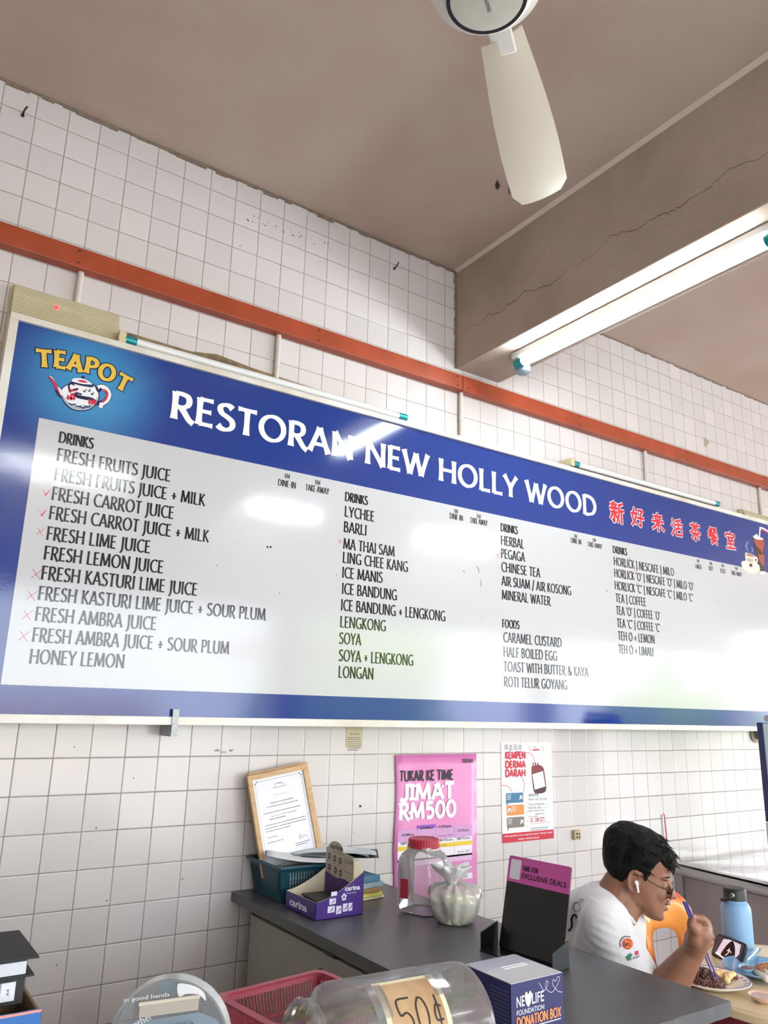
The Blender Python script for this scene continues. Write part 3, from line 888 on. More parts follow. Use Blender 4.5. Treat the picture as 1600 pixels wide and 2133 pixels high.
C2 = [('LYCHEE', 717, 1078, 780, 1085), ('BARLI', 715, 1110, 764, 1114), ('MA THAI SAM', 714, 1147, 822, 1156), ('LING CHEE KANG', 713, 1175, 850, 1189), ('ICE MANIS', 711.5, 1204, 797, 1214), ('ICE BANDUNG', 711, 1238.5, 827, 1249.5),
      ('ICE BANDUNG + LENGKONG', 709, 1273, 928, 1293), ('LENGKONG', 707.5, 1307, 804, 1315), ('SOYA', 706, 1341.5, 752, 1344), ('SOYA + LENGKONG', 705, 1378, 861, 1386), ('LONGAN', 704, 1412, 778, 1415)]
C3 = [('HERBAL', 1043, 1136, 1092, 1142), ('PEGAGA', 1043.5, 1163, 1093.5, 1169.5), ('CHINESE TEA', 1044, 1191.5, 1125.5, 1202), ('AIR SUAM / AIR KOSONG', 1044.5, 1220, 1190, 1239.5), ('MINERAL WATER', 1045, 1249.5, 1147, 1261),
      ('CARAMEL CUSTARD', 1048, 1338, 1170.5, 1348), ('HALF BOILED EGG', 1048.5, 1368.5, 1161, 1376), ('TOAST WITH BUTTER & KAYA', 1049, 1399, 1226, 1409), ('ROTI TELUR GOYANG', 1049.5, 1430, 1182, 1437)]
C4 = [('HORLICK | NESCAFE | MILO', 1278.5, 1178.5, 1404.5, 1199), ('HORLICK (O) | NESCAFE (O) | MILO (O)', 1279.5, 1203, 1445.5, 1229), ('HORLICK (C) | NESCAFE (C) | MILO (C)', 1280.5, 1228.5, 1444.5, 1253), ('TEA | COFFEE', 1282.5, 1254, 1346, 1263),
      ('TEA (O) | COFFEE (O)', 1283.5, 1280.5, 1376, 1291.5), ('TEA (C) | COFFEE (C)', 1285, 1306, 1376, 1317), ('TEH O + LEMON', 1287.5, 1334, 1364, 1340), ('TEH O + LIMAU', 1288.5, 1360.5, 1361.5, 1367.5)]
HD = [('DRINKS', 121, 922, 194, 935), ('DRINKS', 718, 1045.5, 766, 1050.5), ('DRINKS', 1042.5, 1107.5, 1078.5, 1112), ('FOODS', 1046, 1307, 1082, 1311), ('DRINKS', 1276.5, 1152, 1306.5, 1157)]
mt = MB()
Hm = .0425
for c in (C1, C2, C3, C4):
    for r in c: line(mt, r[0], *r[1:], Hm, .17, .092)
for r in HD: line(mt, *r, .0365, .21, .10)
for r in (('DINE-IN', 578.5, 1012.5, 616, 1017), ('TAKE AWAY', 636, 1022.5, 685, 1029), ('DINE-IN', 936.5, 1081, 964, 1084.5), ('TAKE AWAY', 979, 1089.5, 1015.5, 1095), ('DINE-IN', 1189, 1131, 1211, 1134), ('TAKE AWAY', 1224, 1138.5, 1254, 1143.5),
          ('LARGE', 1448.5, 1183.5, 1462, 1186), ('HOT', 1476.5, 1187.5, 1485.5, 1189.5), ('ICED', 1501, 1193, 1511.5, 1195), ('TAKE AWAY', 1523, 1197.5, 1545.5, 1201)):
    line(mt, *r, .0245, .18, .09)
for u0, v0, u1, v1 in ((592.5, 995.5, 603.5, 997.5), (656, 1008.5, 667, 1011), (946, 1068, 954, 1070), (993, 1078.5, 1001.5, 1080.5), (1196, 1120, 1202.5, 1121.5), (1234.5, 1128, 1241.5, 1129.5), (1452, 1171.5, 1457, 1172.5), (1478, 1176, 1483.5, 1177.5), (1503, 1181, 1508, 1182), (1531, 1186.5, 1537, 1188)):
    line(mt, 'RM', u0, v0, u1, v1, .0175, .14, .08)
mt.build('menu_lettering', INK, sign, recalc=False)
ck = MB()
for u, v, k, s in ((97, 1026, 0, .02), (89, 1068, 0, .02), (84, 1108, 1, .021), (76, 1196, 1, .028), (66, 1241, 1, .026), (57, 1281, 1, .026), (50, 1325, 1, .028), (708, 1128, 1, .016), (1037, 1157, 1, .03), (1310, 1163, 0, .012), (1325, 1192, 1, .016), (1327, 1217, 1, .016)):
    x, z = S(u, v)
    if k: pen_stroke(ck, [(x - s * .45, z + s * .5), (x + s * .4, z - s * .55)], SF, .0062, .0012, taper=True); pen_stroke(ck, [(x + s * .5, z + s * .55), (x - s * .5, z - s * .5)], SF, .0062, .0013, taper=True)
    else: pen_stroke(ck, [(x - s * .5, z + s * .3), (x - s * .15, z - s * .5), (x + s * .5, z + s * .6)], SF, .006, .0012, taper=True)
ck.build('pen_marks', gloss('red_pen', '#c8213f'), sign, recalc=False)
dt = MB()
for u, v, r in ((557, 1139.5, .0042), (563.5, 1139.5, .0042), (966, 1190, .003), (1264, 1231, .003), (1493, 1252.5, .0025), (452, 1178, .0016), (701, 1197, .0016), (1001, 1288, .0016), (582, 1236, .0018), (398, 1114, .002)):
    x, z = S(u, v); dt.flat(ell(x, z, r, r, 10), SF, .0012)
for u, v, u2, v2 in ((993, 1180, 997, 1193), (1000, 1207, 1001, 1222)):
    pen_stroke(dt, [S(u, v), S((u + u2) / 2 + 2, (v + v2) / 2), S(u2, v2)], SF, .002, .0012, True)
dt.build('specks', INK, sign, recalc=False)
# Chinese name: red characters with a white outline
RINK = gloss('sign_red', '#d0303f')
for ch, u, v, hh in zip('新好来活茶餐室', (1284.5, 1327.5, 1370, 1409.5, 1448, 1485, 1521), (1067, 1077.5, 1087.5, 1099, 1107, 1115.5, 1125.5), (41, 38, 36, 35, 33.5, 32, 33)):
    x, z = S(u, v)
    zt = S(u, v - hh / 2)[1]; zb = S(u, v + hh / 2)[1]
    s_ = (zt - zb) * 1.04
    c1, c2 = MB(), MB()
    brush_char(c1, ch, SF, x, z, s_, s_ * .205, .0010)
    brush_char(c2, ch, SF, x, z, s_, s_ * .135, .0014)
    o_ = c1.build('character_outline', TWHITE, sign, recalc=False)
    c2.build('character', RINK, o_, recalc=False)
# the teapot emblem
tp = [MB() for _ in range(7)]   # outline, gold, white, grey, red, navy, gold highlight
cx, cz = S(165, 824)
k = .052 / 54 * 2.55            # metres per photo pixel at the emblem
kx = (S(200, 830)[0] - S(130, 815)[0]) / 70; kz = (S(165, 784)[1] - S(165, 854)[1]) / 70
def Q(u, v): return S(u, v)
# lettering on an arc: each letter placed and turned by itself
for ch, u, v, rot in zip('TEAPOT', (92, 126, 157, 191, 223, 257), (747.5, 749.5, 756, 763, 776, 798), (10, 5, 0, -3, -10, -17)):
    x, z = S(u, v); a = math.radians(rot)
    lx, lz = Vector((math.cos(a), 0, math.sin(a))), Vector((-math.sin(a), 0, math.cos(a)))
    f = lambda p, q, r=0.0, x=x, z=z, lx=lx, lz=lz: Vector((x, SY - r, z)) + lx * p + lz * q
    h = 35 * kz
    w = {'T': 36, 'E': 28, 'A': 33, 'P': 30, 'O': 38}[ch] * kx
    pen_text(tp[0], ch, f, -w / 2, w / 2, -h / 2, h, .27, .17, .0009, .4, grow=.0035)
    pen_text(tp[1], ch, f, -w / 2, w / 2, -h / 2, h, .27, .17, .0013, .4)
PO = lambda pts, n=5: smooth_poly([Q(*p) for p in pts], n)
tp[5].flat(PO([(126, 815), (131, 835), (145, 851), (165, 857), (188, 853), (203, 840), (207, 822), (200, 804), (180, 797), (150, 797), (134, 804)]), SF, .0008)
tp[2].flat(PO([(128, 815), (133, 834), (147, 849), (165, 854.5), (187, 851), (201, 838), (205, 822), (198, 806), (180, 799), (150, 799), (136, 805)]), SF, .0011)
tp[3].flat(PO([(129, 822), (135, 836), (147, 848.5), (165, 854), (187, 850), (199, 839), (204, 826), (196, 836), (180, 845), (160, 847), (143, 839)]), SF, .0013)
tp[2].flat(PO([(150, 796), (152, 789), (165, 788), (178, 791), (191, 800), (190, 805), (178, 803), (160, 799)]), SF, .0013)      # lid
tp[5].flat(PO([(149, 795), (170, 800), (192, 802), (192, 807), (170, 804), (149, 798)]), SF, .0015)
tp[4].flat(PO([(161, 793), (172, 792), (183, 797), (172, 797)]), SF, .0016)
tp[5].flat(PO([(169, 785), (173, 783.5), (177, 787), (173, 789.5)]), SF, .0016)
sp_ = [(101, 784), (108, 791), (116, 805), (122, 819), (130, 829)]
tp[5].flat(PO([(100, 785), (109, 785), (119, 803), (129, 812), (129, 830), (118, 820), (111, 800)]), SF, .0008)
tp[2].flat(PO([(101, 785), (109, 786), (119, 804), (128, 813), (128, 828), (119, 819), (112, 800)]), SF, .0011)
pen_stroke(tp[4], [Q(*p) for p in sp_], SF, .009, .0014, True, True)
pen_stroke(tp[5], [Q(116, 812), Q(122, 822), Q(128, 828)], SF, .006, .0015, True)
hd = [(203, 808), (213, 806), (222, 811), (227, 822), (222, 834), (212, 841), (208, 849)]
pen_stroke(tp[5], [Q(*p) for p in hd], SF, .019, .0008, True)
pen_stroke(tp[2], [Q(*p) for p in hd], SF, .015, .0011, True)
pen_stroke(tp[4], [Q(215, 812), Q(223, 818), Q(221, 830), Q(213, 838)], SF, .007, .0014, True)
pen_stroke(tp[5], [Q(204, 846), Q(206, 838), Q(213, 836)], SF, .006, .0015, True)
pen_stroke(tp[5], [Q(200, 806), Q(205, 815), Q(211, 809)], SF, .008, .0015, True)
# willow-pattern house, fence, bridge and birds, loosely
for u, v in ((142, 828), (148, 829), (154, 829), (186, 837), (192, 838), (197, 838)):
    pen_stroke(tp[4], [Q(u, v - 5), Q(u - .5, v + 5)], SF, .0062, .0016)
pen_stroke(tp[4], [Q(138, 829), Q(157, 830.5)], SF, .0055, .0016); pen_stroke(tp[4], [Q(184, 838), Q(199, 839)], SF, .0055, .0016)
pen_stroke(tp[4], [Q(146, 814), Q(153, 813), Q(161, 811)], SF, .008, .0016, True)
tp[4].flat([Q(147, 819), Q(155, 819), Q(155, 825), Q(147, 825)], SF, .0015)
pen_stroke(tp[5], [Q(146, 818), Q(143, 803), Q(150, 799), Q(154, 803)], SF, .006, .0015, True)
pen_stroke(tp[5], [Q(153, 812), Q(163, 810)], SF, .005, .0017); pen_stroke(tp[5], [Q(154, 820), Q(162, 826), Q(175, 829), Q(190, 832), Q(200, 838)], SF, .012, .0014, True)
pen_stroke(tp[5], [Q(158, 818), Q(170, 822)], SF, .006, .0015)
for u, v in ((176, 815), (186, 814), (192, 821)):
    pen_stroke(tp[5], [Q(u - 4, v - 2), Q(u, v + 1.5), Q(u + 3, v - 5)], SF, .0038, .0016, True, True)
for u, v in ((150, 841), (162, 845), (172, 848), (182, 846)):
    pen_stroke(tp[5], [Q(u - 9, v - 2), Q(u, v + 2), Q(u + 9, v)], SF, .0045, .0016, True, True)
emb = tp[0].build('emblem_outline', gloss('navy_ink', '#1a1c3c'), sign, recalc=False)
tp[1].build('emblem_lettering', gloss('gold_ink', '#e0bb4f'), sign, recalc=False)
tp[2].build('teapot_white', gloss('pot_white', '#eceef4'), sign, recalc=False)
tp[3].build('teapot_grey', gloss('pot_grey', '#a3b3c6'), sign, recalc=False)
tp[4].build('teapot_red', gloss('pot_red', '#cf3046'), sign, recalc=False)
tp[5].build('teapot_navy', gloss('pot_navy', '#23264e'), sign, recalc=False)
# printed picture of a cup on its saucer and an iced glass at the right end
pic = {n: MB() for n in ('cream', 'cream2', 'tea', 'dark', 'brown', 'straw', 'red', 'steam')}
def D(poly, key, d, n=5): pic[key].flat(smooth_poly([Q(*p) for p in poly], n), SF, d)
def zz(x, y): return 1520 + x / 12.55, 1050 + y / 12.55
D([zz(*p) for p in ((300, 1540), (330, 1500), (420, 1480), (680, 1540), (790, 1620), (800, 1690), (740, 1790), (620, 1830), (480, 1790), (350, 1690))], 'cream', .0010)
D([zz(*p) for p in ((330, 1540), (420, 1500), (680, 1560), (770, 1630), (740, 1690), (600, 1730), (440, 1680))], 'cream2', .0013)
D([zz(*p) for p in ((395, 1300), (470, 1280), (600, 1330), (665, 1400), (660, 1700), (640, 1725), (470, 1680), (440, 1640))], 'cream', .0016, 3)
D([zz(*p) for p in ((420, 1320), (480, 1300), (590, 1340), (640, 1380), (560, 1375), (460, 1350))], 'tea', .0018)
pen_stroke(pic['cream'], [Q(*zz(660, 1390)), Q(*zz(715, 1430)), Q(*zz(705, 1510)), Q(*zz(660, 1550))], SF, .014, .0015, True)
a_, b_ = Q(*zz(455, 1510)), Q(*zz(615, 1530)); print_text(pic['dark'], 'TEAPOT', SF, a_[0], b_[0], b_[1], b_[1] + .018, .0019)
D([zz(*p) for p in ((505, 1590), (550, 1550), (590, 1590), (570, 1640), (530, 1640))], 'dark', .0019)
D([zz(*p) for p in ((610, 870), (640, 850), (880, 900), (905, 930), (920, 1300), (915, 1740), (890, 1760), (810, 1740), (760, 1560), (690, 1340), (650, 1120))], 'dark', .0010, 3)
D([zz(*p) for p in ((630, 920), (700, 880), (880, 940), (895, 1100), (850, 1280), (800, 1200), (690, 1090))], 'brown', .0012)
D([zz(*p) for p in ((740, 1290), (800, 1330), (880, 1310), (905, 1420), (890, 1640), (830, 1560), (770, 1440))], 'brown', .0012)
D([zz(*p) for p in ((605, 850), (680, 800), (715, 780), (760, 870), (830, 880), (880, 930), (700, 920))], 'cream2', .0014, 3)
D([zz(*p) for p in ((800, 1770), (920, 1760), (940, 1830), (820, 1840))], 'cream2', .0011, 3)
pen_stroke(pic['straw'], [Q(*zz(775, 880)), Q(*zz(785, 660))], SF, .013, .0016)
pen_stroke(pic['straw'], [Q(*zz(785, 660)), Q(*zz(810, 640)), Q(*zz(900, 670)), Q(*zz(1010, 740))], SF, .02, .0014, True)
pen_stroke(pic['red'], [Q(*zz(810, 655)), Q(*zz(900, 695)), Q(*zz(1010, 760))], SF, .010, .0017, True)
pen_stroke(pic['steam'], [Q(*zz(480, 1260)), Q(*zz(430, 1100)), Q(*zz(495, 960))], SF, .02, .0009, True, True)
pen_stroke(pic['steam'], [Q(*zz(560, 1280)), Q(*zz(600, 1200)), Q(*zz(555, 1140))], SF, .016, .0009, True, True)
for n, c in (('cream', '#e2d8cd'), ('cream2', '#f2ece4'), ('tea', '#b9665a'), ('dark', '#40282b'), ('brown', '#a5493f'), ('straw', '#f0eef2'), ('red', '#c23a55'), ('steam', '#6a7ab5')):
    pic[n].build('drinks_picture', gloss('print_' + n, c), sign, recalc=False)
# timber packing behind the left edge
MB().box((BX0 - .016, -.054, 1.5), (BX0 + .03, -.001, 2.40)).build('packing_timber', mat('old_timber', '#8d7758', .8, noise=.4, nscale=8), sign)
# bracket under the bottom edge
br = MB(); bx = on_y(365, 1500, SY - .014).x; w = .0165
br.box((bx - w / 2 - .002, SY - .0165, 1.298), (bx + w / 2 + .002, SY - .0135, 1.382)); br.box((bx - w / 2, SY - .0140, 1.298), (bx + w / 2, -.0005, 1.332))
tag(br.build('metal_bracket', mat('galvanised', '#a7a9ab', .45, metal=.6, noise=.35, nscale=120)), 'speckled galvanised bracket holding the bottom edge of the sign', 'bracket')
# ================================================================ things on the lower wall
WF = wall_frame(0)
PAPER = M('#e9e8e8', .5)
# small notice tucked under the sign
a, b = on_y(722, 1500, 0), on_y(754, 1556, 0)
nc = MB().box((a.x, -.0025, b.z), (b.x, -.0004, 1.333)).build('wall_notice', mat('aged_paper', '#c7bb9c', .6, noise=.1, nscale=20))
tag(nc, 'small yellowed printed notice taped to the tiles under the bottom edge of the sign', 'notice')
t_ = MB(); f = wall_frame(-.0026)
print_text(t_, 'OPS KEDAI', f, a.x + .014, b.x - .014, 1.300, 1.309)
grey_lines(t_, f, a.x + .006, b.x - .006, 1.29, 7, .0075, .0025, 0, 3)
t_.build('notice_print', M('#5d5546', .6), nc, recalc=False)
# ---- pink poster
PINK = mat('pink_poster', '#e08fc4', .32, noise=.10, nscale=3, color2='#d87bb8', coat=.2)
x0, x1, z1, z0 = 1.378, 1.795, 1.227, .632
pp = MB(); n = 10
vs = []; fs = []
for j in range(13):
    for i in range(n + 1):
        t = i / n
        w = .0025 + .003 * math.sin(j * 1.3 + i * .9) ** 2 + (.004 * (1 - t * 8) if t < .125 else 0)
        vs.append((x0 + (x1 - x0) * t + (.004 * math.sin(j * .9) if i == 0 else 0), -w, z0 + (z1 - z0) * j / 12))
for j in range(12):
    for i in range(n): fs.append((j * (n + 1) + i, j * (n + 1) + i + 1, (j + 1) * (n + 1) + i + 1, (j + 1) * (n + 1) + i))
pink = pp.add(vs, fs).build('broadband_poster', PINK, smooth=True)
sd = pink.modifiers.new('thick', 'SOLIDIFY'); sd.thickness = .0006; sd.offset = 0
tag(pink, 'tall pink poster with white JIMAT RM500 lettering on the tiled wall', 'poster')
WP = wall_frame(-.0075)
def PW(u, v): p = on_y(u, v, -.0075); return p.x, p.z
bk, wh = MB(), MB()
a, b = PW(963, 1589), PW(986, 1578); print_text(bk, 'time', WP, a[0], b[0], a[1], b[1], 0, .01)
a, b = PW(832, 1629), PW(945, 1611); bold_text(bk, 'TUKAR KE TIME', WP, a[0], b[0], a[1] + .002, a[1] + .041, .20)
a = PW(832, 1668); b = PW(945, 1633)
bold_text(wh, 'jIMAT', WP, a[0] - .002, b[0] + .006, PW(870, 1667)[1], PW(870, 1632)[1], .27)
bold_text(wh, 'RM500', WP, a[0] - .002, PW(951, 1650)[0], PW(870, 1706)[1], PW(870, 1671)[1], .25)
bk.build('black_print', M('#2a2030', .5), pink, recalc=False)
ia = MB()
xa, za = PW(861, 1665), PW(861, 1632)
for (u0, v0, u1, v1) in ((852, 1640, 868, 1634), (852, 1667, 868, 1661)):
    p, q = PW(u0, v0), PW(u1, v1); wh.prism(rrect(p[0], p[1], q[0], q[1], .003), WP, 0, .0003)
for u, v in ((866, 1665), (853, 1634), (906, 1636), (922, 1638), (833, 1675), (853, 1693)):
    x, z = PW(u, v); wh.flat(ell(x, z, .006, .006, 10), WP, .0005)
wh.build('white_print', M('#f1edf3', .45), pink, recalc=False)
tb_ = MB(); tl, tbm = PW(829, 1725), PW(983, 1786)
tx0, tx1 = PW(829, 1740)[0], PW(983, 1740)[0]
zt_, zm_, zy1, zy0, zb_ = PW(910, 1724)[1], PW(910, 1748)[1], PW(910, 1757)[1], PW(910, 1766)[1], PW(910, 1788)[1]
lil = MB().prism(rrect(tx0, zm_, tx1, zt_, .006), WP, 0, .0003).build('table_head', M('#cf9ccd', .45), pink, recalc=False)
w2 = MB(); w2.prism([(tx0, zb_), (tx1, zb_), (tx1, zm_), (tx0, zm_)], WP, 0, .0003)
w2.prism(rrect(PW(962, 1840)[0], PW(960, 1832)[1], PW(984, 1830)[0], PW(984, 1817)[1], .004), WP, 0, .0003)
w2.build('table_ground', M('#efe6f2', .45), pink, recalc=False)
MB().prism([(tx0, zy0), (tx1, zy0), (tx1, zy1), (tx0, zy1)], WP, 0, .0006).build('yellow_band', M('#e3c63e', .45), pink, recalc=False)
pu = MB(); p, q = PW(870, 1726), PW(908, 1717); pu.prism(rrect(p[0], p[1], q[0], q[1], .004), WP, 0, .0004); pu.build('purple_tab', M('#8a4fc0', .45), pink, recalc=False)
lilb = MB(); p, q = PW(829, 1800), PW(984, 1786); lilb.prism(rrect(tx0, p[1] + .012, tx1, q[1] - .008, .006), WP, 0, .0003); lilb.build('lilac_band', M('#e3b7df', .45), pink, recalc=False)
tx = MB()
cw = (tx1 - tx0) / 4
for i, (s1, s2) in enumerate((('200Mbps', 'RM99'), ('600Mbps', 'RM139'), ('1Gbps', 'RM199'), ('2Gbps', 'RM379'))):
    xx = tx0 + cw * i
    dz = (0 if i in (0, 3) else .02)
    print_text(tx, s1, WP, xx + cw * .16, xx + cw * .84, zm_ + .018 + dz, zm_ + .03 + dz, .0006, .012)
    print_text(tx, s2 + '/bulan', WP, xx + cw * .14, xx + cw * .9, zy1 + .006, zy1 + .016, .0006, .01)
    if i in (1, 2): print_text(tx, 'Potongan RM50', WP, xx + cw * .14, xx + cw * .88, zm_ + .007, zm_ + .014, .0006)
    if i == 3: print_text(tx, 'Router WiFi', WP, xx + cw * .2, xx + cw * .85, zy0 - .026, zy0 - .018, .0006); print_text(tx, 'Premium Tinggi', WP, xx + cw * .14, xx + cw * .9, zy0 - .037, zy0 - .029, .0006)
print_text(tx, 'PERCUMA', WP, tx0 + cw * 2.0, tx0 + cw * 2.62, zy0 + .006, zy1 - .006, .0009)
print_text(tx, 'KAMI', WP, PW(964, 1840)[0], PW(974, 1830)[0], PW(970, 1829)[1], PW(970, 1822)[1], .0006)
for i in (1, 2, 3): tx.flat([(tx0 + cw * i, zb_), (tx0 + cw * i + .0008, zb_), (tx0 + cw * i + .0008, zt_), (tx0 + cw * i, zt_)], WP, .0006)
tx.build('table_print', M('#3a2a48', .5), pink, recalc=False)
# ---- blood donation poster
x0, x1, z0, z1 = 1.937, 2.244, .866, 1.272
bp_ = MB().box((x0, -.003, z0), (x1, -.0006, z1)).build('blood_poster', M('#e6e5e9', .35, coat=.2), bevel=.0004)
tag(bp_, 'white blood donation poster with red KEMPEN DERMA DARAH lettering on the tiled wall', 'poster')
WB = wall_frame(-.0032)
def PB(u, v): p = on_y(u, v, -.0032); return p.x, p.z
rd = MB()
for s, v0, v1 in (('KEMPEN', 1580, 1566), ('DERMA', 1599, 1585), ('DARAH', 1617, 1603)):
    p, q = PB(1053, v0), PB(1094, v1 - 2); bold_text(rd, s, WB, p[0] - .002, q[0] + .002, PB(1073, v0 + .5)[1], PB(1073, v1)[1], .33)
p, q = PB(1105, 1713), PB(1133, 1708); print_text(rd, '05 - 208 5272', WB, p[0], q[0] + .004, p[1], p[1] + .017, 0, .02)
rd.flat([(x0, z0), (x1, z0), (x1, z0 + .037), (x0, z0 + .037)], WB, .0001)
for pts in (((1092, 1568), (1105, 1569), (1112, 1579), (1114, 1592)), ((1086, 1617), (1092, 1632), (1090, 1650)), ((1045, 1636), (1058, 1638), (1068, 1651))):
    pen_stroke(rd, [PB(*p) for p in pts], WB, .0025, .0002, True)
for u, w in ((1104, 9), (1114, 12), (1131, 7)):
    x, z = PB(u, 1559); rd.add(*[[WB(px, pz, .0001) for px, pz in ell(x, z, .0008 * w, .0095, 20)] + [WB(px, pz, .0001) for px, pz in ell(x, z, .0008 * w * .78, .0075, 20)], [(i, (i + 1) % 20, 20 + (i + 1) % 20, 20 + i) for i in range(20)]])
rd.flat([PB(1110, 1564), PB(1124, 1563), PB(1124, 1560), PB(1110, 1561)], WB, .0002)
pen_stroke(rd, [PB(1104, 1717), PB(1146, 1712)], WB, .0012, .0002)
rd.build('red_print', M('#c3283f', .45), bp_, recalc=False)
wl = MB()
p = (x0 + .02, z0 + .021); print_text(wl, 'Anda digalakkan untuk mengambil sarapan / hidangan bergizi', WB, x0 + .012, x1 - .01, z0 + .021, z0 + .030, .0003)
print_text(wl, 'sebelum menderma darah.', WB, x0 + .09, x1 - .09, z0 + .007, z0 + .015, .0003)
# blood bag
bag, lab = MB(), MB()
bag.flat(smooth_poly([PB(*q) for q in ((1107, 1603), (1111, 1596), (1122, 1593), (1131, 1598), (1134, 1608), (1138, 1640), (1135, 1650), (1122, 1653), (1112, 1648))], 5), WB, .0001)
for u in (1109, 1114, 1119): bag.flat([PB(u, 1600), PB(u + 3, 1600), PB(u + 2.5, 1588), PB(u + .5, 1588)], WB, .00015)
bag.build('bag_print', M('#7a1f2c', .4), bp_, recalc=False)
bd = MB(); bd.flat(smooth_poly([PB(*q) for q in ((1113, 1643), (1136, 1638), (1137, 1645), (1133, 1651), (1121, 1652.5), (1114, 1649))], 4), WB, .0002); bd.build('bag_shade_print', M('#3b1119', .4), bp_, recalc=False)
lab.flat([PB(1109, 1613), PB(1131, 1606), PB(1136, 1638), PB(1114, 1645)], WB, .0003)
lab.build('bag_label_print', M('#ece9ee', .4), bp_, recalc=False)
for key, col, pts, tail in (('b', '#3c7396', ((1054, 1652), (1090, 1650), (1090, 1672), (1054, 1675)), None), ('o', '#d98a45', ((1055, 1678), (1091, 1675), (1092, 1698), (1056, 1701)), None), ('g', '#7f756f', ((1056, 1704), (1092, 1700), (1092, 1723), (1056, 1727)), None)):
    q = [PB(*p) for p in pts]
    xa, xb = min(p[0] for p in q), max(p[0] for p in q); za, zb = min(p[1] for p in q) + .003, max(p[1] for p in q) - .001
    mb = MB(); mb.prism(rrect(xa, za, xb, zb, .006), WB, 0, .0002)
    if key == 'g': mb.flat([(xa, za + .014), (xa + .014, za + .004), (xa + .004, za - .014)], WB, .00015)
    if key == 'b': mb.flat([(xa, za + .012), (xa + .016, za), (xa + .003, za - .010)], WB, .00015)
    mb.build('speech_panel', M(col, .45), bp_, recalc=False)
    hx = xb - .015 if key != 'o' else xa + .015; hz = (za + zb) / 2
    for dx_, s_ in ((.006, .8), (-.002, 1)):
        wl.flat(ell(hx + dx_, hz + .004, .0045 * s_, .0055 * s_, 12), WB, .0004)
        wl.flat([(hx + dx_ - .009 * s_, hz - .008), (hx + dx_ + .009 * s_, hz - .008), (hx + dx_ + .005 * s_, hz - .001), (hx + dx_ - .005 * s_, hz - .001)], WB, .0004)
    gx = xa + .006 if key != 'o' else xa + .03
    grey_lines(wl, WB, gx, gx + .026, zb - .008, 4, .006, .002, .0004, ord(key))
wl.build('white_print', M('#eeebee', .45), bp_, recalc=False)
kb = MB()
a, b = PB(1101, 1660), PB(1122, 1656); print_text(kb, '霹雳慈德', WB, a[0], b[0], a[1], a[1] + .013, .0002)
a, b = PB(1101, 1668), PB(1139, 1663); print_text(kb, 'PERAK CHEE TEK KOR', WB, a[0], b[0], a[1], a[1] + .009, .0002)
for s, v in (('TARIKH: 15-03-2026 (Sunday)', 1676), ('MASA: 8.30am - 3.00pm', 1683), ('TEMPAT: 149 Jalan Pasir Puteh', 1690), ('31650 Ipoh, Perak', 1696), ('TEL: 05-3223458', 1702)):
    a = PB(1101 if '31650' not in s else 1114, v); w = {0: .09}.get(0); print_line(kb, s, WB, a[0], a[1] - .002, .0062, .0002, 0, .92)
for v in (1678, 1685): pen_stroke(kb, [PB(1101, v), PB(1143, v - 3)], WB, .0008, .0003)
grey_lines(kb, WB, PB(1105, 1727)[0], PB(1143, 1727)[0], PB(1105, 1726)[1], 2, .008, .0025, .0002, 9)
for i, ch in enumerate('捐血运动'):
    x = x0 + .018 + i * .027; print_text(kb, ch, WB, x, x + .022, z1 - .032, z1 - .007, .0002)
kb.build('black_print', M('#35333c', .5), bp_, recalc=False)
bl_ = MB()
for v in (1673, 1683, 1693, 1711, 1722): pen_stroke(bl_, [PB(1096, v), PB(1099, v - 2), PB(1101, v + 1)], WB, .0014, .0002)
bl_.build('blue_marks', M('#4a7a90', .5), bp_, recalc=False)
# ---- small things: screw stub, cable clip, red strap, bracket pipe
p = on_y(636.5 + 113 - .5, 1679, 0)
tag(MB().lathe([(.004, 0), (.004, .004), (.002, .006)], Matrix.Translation(on_y(750, 1679, 0)) @ Matrix.Rotation(math.radians(90), 4, 'X'), 10).build('wall_plug', M('#16120f', .6)), 'tiny dark wall plug in the tiles left of the pink poster', 'plug')
p = on_y(1197, 1738, 0)
cl = MB().box((p.x - .02, -.02, p.z - .02), (p.x + .02, -.0005, p.z + .02)).build('cable_clip', M('#b09c7c', .5), bevel=.003)
tag(cl, 'small square beige wall fixing with screw holes right of the blood donation poster', 'wall fixing')
h_ = MB()
for dx_, dz_ in ((-.007, .006), (.008, .004), (-.006, -.009), (.009, -.01)): h_.lathe([(.004, 0), (.004, .002)], Matrix.Translation((p.x + dx_, -.02, p.z + dz_)) @ Matrix.Rotation(math.radians(90), 4, 'X'), 8)
h_.build('screw_holes', M('#2c2018', .7), cl)
a, b = on_y(1381, 1697, -.004), on_y(1386, 1766, -.004)
MBs = MB(); MBs.prism([(a.x - .008, a.z), (a.x + .004, a.z), (b.x + .012, b.z - .05), (b.x - .002, b.z - .05)], wall_frame(0), .0005, .006)
rs = MBs.build('plastic_strap', M('#e4e0e4', .4)); tag(rs, 'thin white and red plastic strap hanging on the tiles behind the seated person', 'strap')
mb = MB(); mb.prism([(a.x + .006, a.z + .004), (a.x + .013, a.z), (b.x + .020, b.z), (b.x + .012, b.z)], wall_frame(0), .0005, .007); mb.build('red_band', M('#d5405c', .4), rs)
p = on_y(1570, 1530, 0)
pb_ = MB(); pb_.tube([(p.x, -.0006, p.z), (p.x, -.012, p.z)], .042, 24)
pb_.tube([(p.x, -.01, p.z), (p.x + .12, -.03, p.z + .003), (p.x + .9, -.05, p.z + .01)], [.026, .026, .026], 16)
o = pb_.build('pipe_stub', mat('aged_brass', '#8f8672', .4, metal=.5, noise=.3, nscale=20), smooth=True); tag(o, 'short grey pipe with a round wall flange under the right end of the sign', 'pipe')
